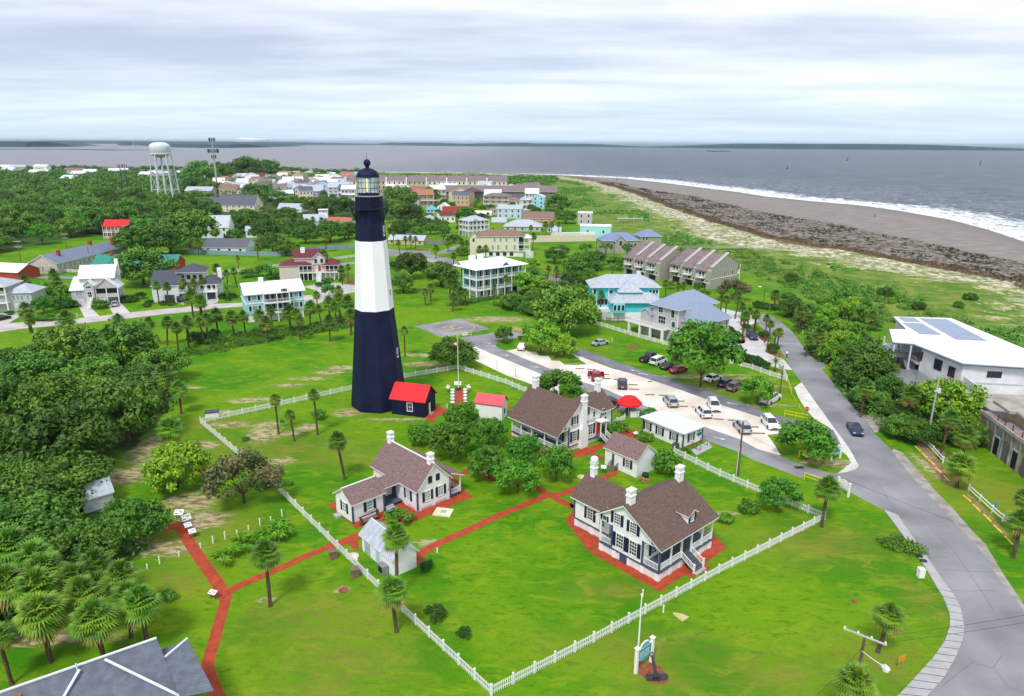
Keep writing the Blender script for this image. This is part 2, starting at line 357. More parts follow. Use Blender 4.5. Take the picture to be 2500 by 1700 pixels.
lawn = mx(mul(sst(l4, .50, .68), .6), lawn, (.03, .14, .003))
lawn = mx(mul(sst(l3, .5, .75), .5), lawn, (.03, .11, .006))
l5 = gn(.35, 8, .75, (1, 1.6, 1), .8, .9)
lawn = mx(mul(sst(l5, .60, .70), .45), lawn, (.25, .23, .05))
lawn = mx(mul(sst(gn(5, 4, .8), .56, .75), .4), lawn, (.16, .27, .02))
lawn = mx(mul(mul(gatt('tone'), sst(add(l4, mul(l2, .4)), .45, .85)), .7), lawn, (.21, .19, .035))
soil = mx(sst(l4, .42, .56), (.20, .16, .07), (.52, .42, .26))
bmask = mul(sst(gatt('bare'), .12, .75), sst(add(mul(gatt('bare'), .25), mul(gn(.8, 7, .72, (.6, 2.2, 1), .9), 1.0)), .56, .66))
lawn = mx(mul(bmask, .85), lawn, soil)
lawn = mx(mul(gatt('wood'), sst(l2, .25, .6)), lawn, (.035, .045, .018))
# dune field
u = gatt('u'); d1 = gn(.10, 6, .62, (1, 1.3, 1), .6); d2 = gn(.45, 6, .65, (1, .7, 1), .4, .5); d3 = gn(1.6, 5, .7)
dg = mx(sst(d1, .38, .6), (.085, .185, .020), (.205, .255, .045))
dg = mx(mul(sst(d2, .5, .66), .75), dg, (.055, .165, .018))
dg = mx(mul(sst(d3, .5, .7), .4), dg, (.07, .13, .03))
sandc = mx(sst(d2, .35, .65), (.62, .55, .40), (.46, .40, .26))
nearsand = sst(u, 3.9, 3.0)
dmask = sst(add(add(mul(d1, .7), mul(d2, .9)), mul(nearsand, .19)), .99, 1.07)
dg = mx(dmask, dg, sandc)
s23 = mx(sst(add(d2, mul(d1, .5)), .64, .82), (.62, .57, .47), (.19, .22, .06))     # white sand strip, u 2..3
brn = mx(sst(d3, .35, .65), (.10, .062, .035), (.20, .13, .075))
g12 = mx(sst(add(add(d2, mul(d3, .35)), mul(d1, .3)), .80, .87), (.25, .215, .195), (.045, .042, .015))        # clumps on grey sand
g12 = mx(mul(sst(d1, .58, .68), .6), g12, (.16, .12, .08))
st1 = gn(.5, 5, .6, (.15, 1, 1), .3, .9)
bch = mx(sst(st1, .4, .65), (.21, .19, .17), (.31, .28, .255))
bch = mx(mul(sst(gn(.7, 6, .75, (.25, 1, 1), 0, .7), .60, .68), .7), bch, (.085, .065, .05))
wet = mx(sst(u, .30, .02), bch, (.21, .19, .185))
uu = add(u, mul(add(d2, -.5), .35))
c = mx(sst(uu, .96, 1.0), wet, g12)
c = mx(sst(uu, 1.9, 1.96), c, brn)
c = mx(sst(uu, 2.12, 2.2), c, s23)
c = mx(sst(uu, 2.92, 3.08), c, dg)
fin_g = mx(gatt('dune'), lawn, c)
t.links.new(fin_g, gb.inputs['Base Color']); gb.inputs['Roughness'].default_value = .95; gb.inputs['Specular IOR Level'].default_value = .1
bp = t.nodes.new('ShaderNodeBump'); bp.inputs['Strength'].default_value = .35; bp.inputs['Distance'].default_value = .15; t.links.new(add(l3, mul(gn(9, 2), .5)), bp.inputs['Height']); t.links.new(bp.outputs[0], gb.inputs['Normal'])
xs = np.concatenate([np.arange(-1600, -130, 12), np.arange(-130, 240, 1.0), np.arange(240, 420, 6)])
ys = np.concatenate([np.arange(10, 40, 3), np.arange(40, 300, 1.0), np.arange(300, 560, 2.0), np.arange(560, 1240, 6)])
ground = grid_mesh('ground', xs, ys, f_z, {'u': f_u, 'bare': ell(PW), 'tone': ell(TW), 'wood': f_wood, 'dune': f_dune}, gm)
# ---- sea
sm = bpy.data.materials.new('sea_water'); sm.use_nodes = True; t = sm.node_tree; sb = t.nodes['Principled BSDF']; gtc = t.nodes.new('ShaderNodeTexCoord')
w1 = gn(.012, 4, .5, (.5, 1.6, 1)); w2 = gn(.05, 8, .68, (.4, 1.5, 1), .3, .15); w3 = gn(.45, 5, .6, (.4, 1.3, 1), .2, .2)
river = gatt('river'); off = gatt('off')
sc_ = mx(river, (.060, .085, .120), (.255, .23, .245))
sc_ = mx(mul(sst(w1, .45, .65), .35), sc_, (.13, .14, .17))
sc_ = mx(mul(sst(w2, .48, .56), mth('SUBTRACT', .8, mul(river, .6), tree=t)), sc_, (.026, .038, .058))
sc_ = mx(mul(sst(w2, .52, .40), .35), sc_, (.17, .20, .24))
cap = mul(sst(add(w3, mul(w2, .25)), .80, .84), sst(river, .5, .0))
near = sst(off, 420, 30)
capn = mul(sst(add(add(w3, mul(w2, .35)), mul(near, .075)), .835, .88), sst(river, .75, .2))
sc_ = mx(mul(capn, .8), sc_, (.75, .78, .8))
fm = gn(.09, 6, .65, (1.4, .35, 1), 1.2, .3)
foam = sst(add(fm, mul(off, -.0078)), .10, .20)
foam = mul(foam, sst(off, -25, -6))
foam = mul(foam, sst(add(gn(.22, 6, .7, (1.6, .35, 1), .8, .2), mul(off, -.0015)), .36, .47))
sc_ = mx(foam, sc_, (.83, .85, .87))
t.links.new(sc_, sb.inputs['Base Color']); sb.inputs['Roughness'].default_value = .32; sb.inputs['Specular IOR Level'].default_value = .03
bp = t.nodes.new('ShaderNodeBump'); bp.inputs['Strength'].default_value = .9; bp.inputs['Distance'].default_value = .6; t.links.new(add(w3, mul(w2, 1.5)), bp.inputs['Height']); t.links.new(bp.outputs[0], sb.inputs['Normal'])
xs = np.concatenate([[-40000, -12000, -4000], np.arange(-1800, 0, 60), np.arange(0, 460, 5), np.arange(460, 1400, 60), [2000, 4000, 9000, 20000, 40000]])
ys = np.concatenate([np.arange(20, 1300, 8), np.arange(1300, 2000, 60), [2500, 4000, 8000, 16000, 40000]])
def f_off(X, Y):
    o = X - X_W(Y) + gnoise(X, Y, .04, 21) * 5
    return np.where(Y > 1190, np.maximum(o, (Y - 1190) * 1.5), np.clip(o, -60, 1e5))
def f_river(X, Y): return np.clip((260 - X * 1.2 + Y * .02) / 700, 0, 1)
tag(grid_mesh('sea', xs, ys, lambda X, Y: np.full(X.shape, -1.0), {'off': f_off, 'river': f_river}, sm), kind='structure')
# ---- far shores
hazed_woods = M('far_woods', (.010, .040, .045), .95, .4, .004, col2=(.022, .062, .06), det=6)  # blue tint of distance haze is mixed into this woods colour
farsand = M('far_sand', (.5, .45, .38), .95, .1, .01)
marsh = M('far_marsh', (.10, .13, .05), .95, .2, .01)
whitefar = M('far_white_industrial', (.8, .8, .82), .6, .05)
def ridge(name, pts, h, mat, depth=500, jit=.3, seed=1, step=60, kind='structure'):
    rnd = random.Random(seed); P = [at(p, -1.0) for p in pts]; path = []
    for a, b in zip(P, P[1:]):
        n = max(1, int((b - a).length / step)); path += [a.lerp(b, i / n) for i in range(n)]
    path.append(P[-1]); hs = []; hh = h
    for i in range(len(path)):
        hh = hh * .8 + .2 * h * (1 + jit * rnd.uniform(-1, 1) * 2); e = min(1, i / 4, (len(path) - 1 - i) / 4); hs.append(max(.2, hh * (.1 + .9 * e) * (1 + jit * .3 * rnd.uniform(-1, 1))))
    vs = []; n = len(path)
    for p, z in zip(path, hs): vs.append((p.x, p.y, -1.5))
    for p, z in zip(path, hs): vs.append((p.x, p.y + 8, z * .9))
    for p, z in zip(path, hs): vs.append((p.x, p.y + depth * .4, z))
    for p, z in zip(path, hs): vs.append((p.x, p.y + depth, -1.5))
    fs = [(k * n + i, k * n + i + 1, (k + 1) * n + i + 1, (k + 1) * n + i) for k in range(3) for i in range(n - 1)]
    me = bpy.data.meshes.new(name); me.from_pydata(vs, [], fs); me.materials.append(mat); me.update()
    return tag(link(name, me), kind=kind)
ridge('far_coast', [(1590, 361), (1900, 364), (2200, 366.2), (2600, 369)], 52, hazed_woods, 1500, .06, 3, 250)
ridge('far_coast', [(1120, 357), (1300, 358), (1480, 359.5), (1600, 361)], 40, hazed_woods, 1500, .12, 4, 250)
ridge('far_coast', [(900, 354), (1010, 356), (1130, 357.5), (1480, 359)], 42, hazed_woods, 1500, .3, 14, 250)
ridge('far_island', [(-200, 359), (60, 359.5), (145, 356)], 38, hazed_woods, 700, .3, 5)
ridge('far_marsh', [(-200, 365.5), (120, 365.5), (250, 367.5), (378, 367)], 2.5, marsh, 380, .1, 6)
ridge('far_island', [(282, 351), (400, 359.5), (470, 361), (560, 361.5), (690, 358)], 26, hazed_woods, 900, .15, 7)
ridge('far_coast', [(-300, 350), (100, 351), (300, 351.5), (500, 353), (950, 354.5)], 46, hazed_woods, 3000, .15, 8, 400)
ridge('far_marsh', [(560, 352.5), (680, 355), (900, 355)], 6, marsh, 900, .1, 9)
ridge('far_island', [(1728, 370), (1745, 371), (1783, 370.5)], 5, hazed_woods, 60, .1, 12, 12)
for i, (x, y, wd, h) in enumerate([(604, 350, 260, 60), (622, 350.5, 200, 52), (633, 350.5, 220, 55), (612, 351.5, 900, 24), (655, 351.5, 400, 20)]):
    p = at((x, y), 0); s_ = p.length / 9000
    tk = MB().lathe([(wd * s_ / 2, 0), (wd * s_ / 2, h * s_ * .8), (wd * s_ * .3, h * s_)], whitefar, 14).build('storage_tank')
    tk.location = (p.x, p.y, 0)
    tag(tk, ['tall white storage tank on the far shore, leftmost of the three', 'white storage tank on the far shore between two taller ones', 'white storage tank on the far shore, rightmost of the three', 'low wide white works building on the far shore below the tanks', 'low pale works building at the right end of the far tanks'][i], 'tank', 'white tanks on the far shore')
# ================================================================ ROADS, PATHS, YARDS
def PL(s):  # 'S3 460,150 480,250 T8 525,95' -> world points
    z = None; out = []
    for tk in s.split():
        if ',' in tk: a, b = tk.split(','); out.append(Q(z, float(a), float(b)))
        else: z = tk
    return out
sheet('gravel_lot', PL('S5 300,255 430,262 530,235 630,250 640,270 740,278 770,320 880,322 910,370 1000,374 1050,412 1200,428 1310,415 1240,370 1140,290 1600,465 S6 0,300 260,388 560,488 960,638 1430,788 1640,868 1700,900 1680,960 1500,985 1560,1060 1610,1140 1655,1218 1400,1150 1180,1030 820,905 S5 1900,860 1500,690 1250,610 900,470 600,350 430,290'), gravel, .004)
sheet('gravel_lot', PL('S5 -10,180 40,210 200,285 400,365 640,465 830,545 1000,600 1000,790 700,650 600,612 400,542 200,445 70,385 10,350 -50,300'), gravel, .004)
road = PL('S3 480,120 455,170 480,260 625,365 690,480 790,640 860,760 960,900 1040,1010 1110,1110 1240,1290 1340,1430 1440,1560 T8 525,92 500,118 440,140 370,148 290,134 140,88 0,32 S6 1655,1218 1400,1150 1180,1030 820,905 S5 1900,860 1500,690 1250,610 900,470 600,350 430,275 S1 540,1160 512,1125 540,1090 620,1062 760,1050 830,1035 830,985 700,982 500,985 300,1020 150,1030 S1 100,1060 S5 -10,180 40,210 200,285 500,405 640,465 830,545 1000,615 1370,745 1480,800 1700,950 S6 700,1020 880,1075 1150,1170 1330,1265 1550,1345 1900,1480 T8 170,150 350,215 500,290 680,385 770,420 850,540 935,655 1010,770 1110,905 1170,1010 1195,1130 1190,1210 1140,1335 1060,1470 960,1580 850,1700 1900,1700 1700,1180 1580,1030 1450,870 1270,600 1120,450 1000,320 880,190 800,95 730,0 S3 1780,1470 1640,1280 1400,1010 1190,750 1240,742 1210,670 1100,640 1000,520 940,440 850,320 720,210 620,145 540,122')
sheet('road', road, asph, .008)
sheet('road', PL('S2 45,972 300,1062 500,1130 697,1201 S6 230,300 560,400 860,500 1080,573 1300,660 1500,738 1680,785 1850,820 2250,930 2330,1080 2300,1095 2200,1050 1950,960 1770,887 1560,842 1430,790 960,640 560,490 260,388 0,303 S2 500,1222 250,1130 0,1045'), asph2, .012)
sheet('road_shoulder', PL('T8 730,0 745,-10 800,15 900,130 1010,260 1120,370 1250,520 1330,600 1450,800 1560,960 1600,1030 1580,1030 1450,870 1270,600 1120,450 1000,320 880,190 800,95'), M('shoulder_gravel', (.33, .30, .27), .95, .3, .6, bump=.3, det=9), .006)
sheet('road_shoulder', PL('S3 1640,1280 1880,1265 1920,1330 1850,1410 1830,1470 1790,1470 1720,1380'), M('shoulder_gravel', (.33, .30, .27)), .006)
sheet('road_shoulder', PL('S3 880,960 960,900 1040,1010 1110,1110 1240,1290 1350,1440 1460,1570 T8 520,100 500,118 450,138 380,148 430,110 470,80 440,30 400,0 S3 1290,1420 1100,1310 1000,1190 930,1080'), M('pale_gravel', (.62, .60, .56), .95, .15, .5, bump=.3, det=8), .005)
# sidewalk (a real step) with joints
sw_l = PL('T8 680,385 750,480 850,620 935,740 1000,850 1060,950 1100,1050 1104,1130 1070,1230 1000,1330 900,1440 780,1570 680,1660')
sw_r = PL('T8 770,420 850,540 935,655 1010,770 1065,850 1110,905 1170,1010 1195,1130 1190,1210 1140,1335 1060,1470 960,1580 870,1680')
def ribbon(name, A, B, z, mat, skirt=.12):
    def res(P, n):
        d = [0]
        for a, b in zip(P, P[1:]): d.append(d[-1] + (b - a).length)
        return [P[0].lerp(P[0], 0) if s <= 0 else next((P[i].lerp(P[i + 1], (s - d[i]) / (d[i + 1] - d[i])) for i in range(len(P) - 1) if d[i] <= s <= d[i + 1] + 1e-6), P[-1]) for s in [d[-1] * k / n for k in range(n + 1)]]
    n = 60; a = res(A, n); b = res(B, n); mb = MB()
    for i in range(n):
        p, r, s, v = a[i], b[i], b[i + 1], a[i + 1]
        mb.face([(x.x, x.y, z) for x in (p, r, s, v)], mat); mb.face([(r.x, r.y, z), (r.x, r.y, z - skirt), (s.x, s.y, z - skirt), (s.x, s.y, z)], mat); mb.face([(p.x, p.y, z), (v.x, v.y, z), (v.x, v.y, z - skirt), (p.x, p.y, z - skirt)], mat)
    return tag(mb.build(name), kind='structure'), a, b
_, sa, sb2 = ribbon('sidewalk', sw_l, sw_r, .12, concrete)
mb = MB()
for i in list(range(26, 60, 2)):
    a, b = sa[i], sb2[i]; d = (b - a).normalized(); nn = Vector((-d.y, d.x, 0)) * .035
    mb.face([(p.x, p.y, .124) for p in (a + nn, b + nn, b - nn, a - nn)], dsteel)
tag(mb.build('sidewalk_joints'), kind='structure')
for k, (X, Y) in enumerate([(906, 684), (933, 714)]):
    p = Q('T8', X, Y); o = MB().lathe([(.42, .125), (.42, .132)], dsteel, 16).build('manhole_cover'); o.location = (p.x, p.y, 0)
    tag(o, 'round dark manhole cover in the sidewalk, the one ' + ('farther up the road' if k == 0 else 'nearer the white utility box'), 'manhole cover', 'manhole covers in the sidewalk')
# drain grate in the lot exit
p = Q('S6', 1865, 1357); o = MB().box(-.7, .7, -.4, .4, .012, .03, dsteel).build('drain_grate'); o.location = (p.x, p.y, 0); tag(o, 'dark rectangular drain grate in the parking lot exit lane', 'drain')
# cracks and seams on the road
crk = M('road_crack_sealant', (.18, .18, .19), .9, .1)
CR = ['T8 930,430 1000,520 1130,650 1270,850 1340,960 1390,1040', 'T8 850,370 1040,385', 'T8 930,632 1075,628', 'T8 1000,690 1090,690', 'T8 1040,765 1280,780 1440,780', 'T8 1110,900 1220,905 1400,900', 'T8 985,490 1100,490', 'T8 640,200 740,370 780,430', 'T8 1170,1420 1255,1360 1180,1300', 'T8 1260,1370 1380,1400 1440,1310', 'T8 1050,1520 1170,1420', 'T8 1400,1420 1480,1520 1580,1560', 'T8 1480,1090 1570,1025', 'S3 1080,1040 1200,1070 1450,1110', 'S3 1320,1420 1480,1400', 'S6 1270,1100 1500,1200 1700,1300 1860,1355 2000,1430']
mbk = MB()
for c_ in CR:
    P = PL(c_)
    for a, b in zip(P, P[1:]):
        d = (b - a).normalized(); nn = Vector((-d.y, d.x, 0)) * .035; mbk.face([(x.x, x.y, .0145) for x in (a + nn, b + nn, b - nn, a - nn)], crk)
tag(mbk.build('road_cracks', fix=False), kind='structure')
# arrows painted on the lanes
wp = M('road_marking', (.62, .62, .62), .8, .25, 2)
for zn, X, Y, ang in [('S5', 385, 312, -28), ('S5', 720, 445, -28), ('S5', 1860, 488, 150), ('S5', 1950, 528, 150), ('S6', 95, 292, 150), ('S6', 1100, 630, 152), ('S6', 960, 1025, -30), ('S5', 185, 175, -20), ('S5', 235, 211, -10)]:
    p = Q(zn, X, Y); mb = MB()
    mb.face([(-1.1, -.1, 0), (.3, -.1, 0), (.3, .1, 0), (-1.1, .1, 0)], wp); mb.face([(.3, -.4, 0), (1.1, 0, 0), (.3, .4, 0)], wp)
    o = mb.build('road_arrow', fix=False); o.location = (p.x, p.y, .0165); o.rotation_euler = (0, 0, math.radians(ang)); tag(o, kind='structure')
# speed bump dashes
for k in range(12):
    p = Q('S3', 700 + k * 21, 456 + k * .6); o = MB().box(-.18, .18, -.07, .07, .0, .004, wp).build('road_marking'); o.location = (p.x, p.y, .009); tag(o, kind='structure')
# residential street on the left and its driveways
sheet('street', PL('R6 -500,1130 -300,1100 0,1070 380,1050 640,1038 870,1018 960,1000 1130,985 1290,965 1470,945 1800,910 2090,885 2324,850 R7 370,845 620,836 1370,750 1460,742 1480,690 1340,650 1500,625 1660,600 1960,640 1960,705 1790,740 1500,850 1460,800 1370,850 620,880 250,908 0,945 R6 2090,942 1800,970 1420,1015 1000,1060 650,1092 250,1128 0,1165 -500,1230'), drive, .004)
sheet('driveway', PL('R6 880,850 1000,862 1130,985 960,1003'), M('light_driveway', (.56, .54, .53), .9, .1, .4), .008)
sheet('driveway', PL('R6 1215,850 1375,845 1475,945 1290,968'), M('light_driveway', (.5, .5, .5)), .008)
sheet('driveway', PL('R6 1950,800 2080,810 2090,860 1960,820'), drive, .008)
sheet('driveway', PL('R6 -100,960 300,945 140,1040 100,1068 -100,1090'), drive, .008)
sheet('driveway', PL('R7 240,770 330,745 400,790 370,835 250,860'), drive, .008)
sheet('street', PL('R6 -300,420 100,450 390,385 400,430 330,465 200,470 170,512 530,525 890,538 890,565 530,556 190,545 -100,520 -300,500'), asph, .004)
sheet('street', PL('R3 200,1058 430,1082 600,1078 690,1085 720,1122 900,1166 1000,1200 1000,1290 860,1248 620,1192 450,1142 200,1142'), asph, .004)
sheet('street', PL('R3 880,1060 1040,1010 1040,1050 900,1110 760,1110'), asph, .006)
sheet('street', PL('R3 2050,1350 2200,1390 2420,1410 2400,1470 2030,1440'), asph, .004)
sheet('street', PL('R7 1760,390 1960,362 1960,392 1790,410'), asph, .004)
# house driveway on the right with its mulch beds
sheet('driveway', PL('S3 60,60 230,100 470,160 460,220 250,300 330,330 480,370 560,400 600,450 560,520 640,600 760,640 860,762 700,745 580,700 400,620 180,520 80,430 60,300'), M('light_driveway', (.5, .5, .5)), .006)
for s_ in ('S3 90,430 270,330 330,410 320,460 250,465', 'S3 525,545 600,500 720,560 770,620 640,600', 'S3 460,360 480,330 600,420 600,445 500,430', 'S2 1900,870 1960,900 1920,930 1820,910', 'R3 450,1075 600,1060 720,1070 600,1085', 'T7 340,870 460,830 620,850 700,1000 680,1060 560,1040 430,960', 'R3 2050,1345 2250,1340 2260,1395 2080,1385', 'R7 1820,570 1900,560 1960,640 1880,620', 'S2 615,945 740,950 735,990 620,980', 'S4 600,1200 660,1190 830,1370 900,1540 820,1500', 'T8 1185,265 1240,290 1500,560 1480,590'):
    sheet('mulch_bed', PL(s_), M('bare_soil_strip', (.27, .17, .10), .95, .35, .8, det=9) if s_[:6] in ('S4 600', 'T8 118') else mulch, .011, 2)
# helipad
pad = PL('S7 1045,280 1600,185 1955,315 1385,418'); sheet('helipad', pad, asph, .004)
c0 = sum(pad, Vector()) / 4; rr = (pad[0] - pad[3]).length / 2 * .86; mb = MB()
yl = M('faded_yellow_marking', (.50, .36, .16), .85, .45, 1.5, det=6)
for i in range(64):
    a, b = 2 * PI * i / 64, 2 * PI * (i + 1) / 64
    mb.face([(c0.x + r_ * math.cos(g), c0.y + r_ * math.sin(g), .008) for r_, g in ((rr, a), (rr, b), (rr * .95, b), (rr * .95, a))], yl)
e1 = (pad[3] - pad[0]).normalized(); e2 = Vector((-e1.y, e1.x, 0))
for a, b, w_ in (((-1.6, -2.2), (-1.6, 2.2), .3), ((1.6, -2.2), (1.6, 2.2), .3), ((-1.6, 0), (1.6, 0), .3)):
    A_ = c0 + e1 * a[0] + e2 * a[1]; B_ = c0 + e1 * b[0] + e2 * b[1]; d = (B_ - A_).normalized(); nn = Vector((-d.y, d.x, 0)) * w_
    mb.face([(x.x, x.y, .009 if w_ else 0) for x in (A_ + nn, B_ + nn, B_ - nn, A_ - nn)], yl)
tag(mb.build('helipad_marking', fix=False), kind='structure')
# brick paths and patios
strip('brick_path', PL('T2 1720,1640 1660,1540 1605,1390 1600,1330 1655,1150 1695,1000 1735,860 1745,800'), 1.15, redbrick, .016)
strip('brick_path', PL('T2 1745,830 1690,720 1500,460 1410,310 1370,240'), 1.35, redbrick, .020)
strip('brick_path', PL('T2 1420,270 1330,270 1240,300'), 1.6, redbrick, .024)
strip('brick_path', PL('T3 150,800 230,740 560,605 800,490 980,420 1190,335 1220,325'), 1.1, redbrick, .024)
sheet('brick_patio', PL('T4 90,1120 290,1035 300,1190 250,1190 200,1140 100,1160'), redbrick, .028)
strip('brick_path', PL('T4 870,1330 880,1250 960,1190 1100,1120 1350,1010 1580,895'), 1.25, redbrick, .016)
strip('brick_path', [Q('T4', 1560, 905), Q('T5', 560, 1470), Q('T5', 650, 1430), Q('T5', 790, 1435), Q('T5', 960, 1360), Q('T5', 1240, 1255), Q('T5', 1420, 1175)], 1.2, redbrick, .020)
strip('brick_path', PL('T5 440,1320 560,1385 650,1430 780,1500 920,1575 T6 100,530 120,620'), 1.2, redbrick, .024)
strip('brick_path', PL('T4 1250,490 1380,420 1450,400 T5 0,1270 130,1260'), 1.0, redbrick, .016)
sheet('brick_patio', PL('T5 170,780 240,735 560,900 870,960 1060,900 1260,850 1290,890 1150,950 1290,1020 1285,1040 1100,975 1000,1010 900,1000 800,960 560,960 220,830'), redbrick, .028)
sheet('brick_patio', PL('T6 0,725 110,600 800,500 1700,940 1775,1030 1535,1200 1610,1250 1400,1360 1310,1330 1040,1512 400,1155 250,1060'), redbrick, .028)
sheet('brick_patio', PL('T4 5,765 165,680 600,520 1180,430 1290,605 1405,680 870,910 740,940 600,900 380,960 280,990'), redbrick, .028)
sheet('brick_patio', PL('S7 1530,1035 1632,1035 1628,1250 1535,1250'), redbrick, .016)
strip('brick_path', PL('S7 1580,1240 1600,1290 1520,1330 1380,1290'), 1.2, redbrick, .012)
sheet('brick_patio', PL('S7 1170,1300 1290,1245 1380,1255 1440,1300 1390,1345 1300,1380 1280,1440 1180,1420'), redbrick, .020, 1)
strip('brick_path', PL('T5 160,460 230,445'), 1.2, redbrick, .012)
sheet('brick_patio', PL('T5 1250,880 1520,690 1660,700 1640,760 1560,790 1500,740 1290,870'), redbrick, .012)
sheet('brick_patio', PL('S5 1480,1080 1560,1000 1600,1120 1520,1180'), redbrick, .014)
sheet('office_pad', PL('S6 640,1160 830,1050 875,1130 700,1220'), concrete, .014)
sheet('sand_pad', PL('T7 750,370 830,380 903,412 838,457 745,385'), M('bare_sand', (.55, .42, .22), .95, .15), .012)
# ================================================================ BUILDING KIT
_wc = {}
FACE = {'F': 0.0, 'L': -PI / 2, 'R': PI / 2, 'B': PI}
def win_mesh(w, h, nx, ny, fm, gm_, shut):
    k = (round(w, 2), round(h, 2), nx, ny, fm.name, gm_.name, shut.name if shut else None)
    if k in _wc: return _wc[k]
    f = MB(); t_ = min(.11, w * .12)
    f.box(-w / 2 - t_, w / 2 + t_, -.07, -.003, h / 2, h / 2 + t_ * 1.3, fm); f.box(-w / 2 - t_, w / 2 + t_, -.10, -.003, -h / 2 - t_, -h / 2, fm)
    for s in (-1, 1): f.box(min(s * w / 2, s * (w / 2 + t_)), max(s * w / 2, s * (w / 2 + t_)), -.068, -.003, -h / 2, h / 2, fm)
    for i in range(1, nx): x = -w / 2 + w * i / nx; f.box(x - .02, x + .02, -.05, -.02, -h / 2, h / 2, fm)
    for i in range(1, ny): z = -h / 2 + h * i / ny; f.box(-w / 2, w / 2, -.055, -.021, z - .025, z + .025, fm)
    g = MB().face([(-w / 2, -.018, -h / 2), (w / 2, -.018, -h / 2), (w / 2, -.018, h / 2), (-w / 2, -.018, h / 2)], gm_)
    sh = None
    if shut:
        sh = MB()
        sw = w * .48; sh.box(-sw / 2, sw / 2, -.09, -.02, -h / 2 - .05, h / 2 + .05, shut)
        for i in range(6): z = -h / 2 + h * (i + .5) / 6; sh.box(-sw / 2 + .04, sw / 2 - .04, -.10, -.089, z - h * .05, z + h * .05, shut)
        sh = sh.mesh('shutter')
    _wc[k] = (f.mesh('window'), g.mesh('pane'), sh); return _wc[k]
def simple_win(w, h, fm, gm_):
    k = ('s', round(w, 2), round(h, 2), fm.name, gm_.name)
    if k not in _wc:
        f = MB(); f.box(-w / 2 - .1, w / 2 + .1, -.06, -.003, -h / 2 - .1, h / 2 + .1, fm); f.face([(-w / 2, -.068, -h / 2), (w / 2, -.068, -h / 2), (w / 2, -.068, h / 2), (-w / 2, -.068, h / 2)], gm_)
        _wc[k] = f.mesh('window')
    return _wc[k]
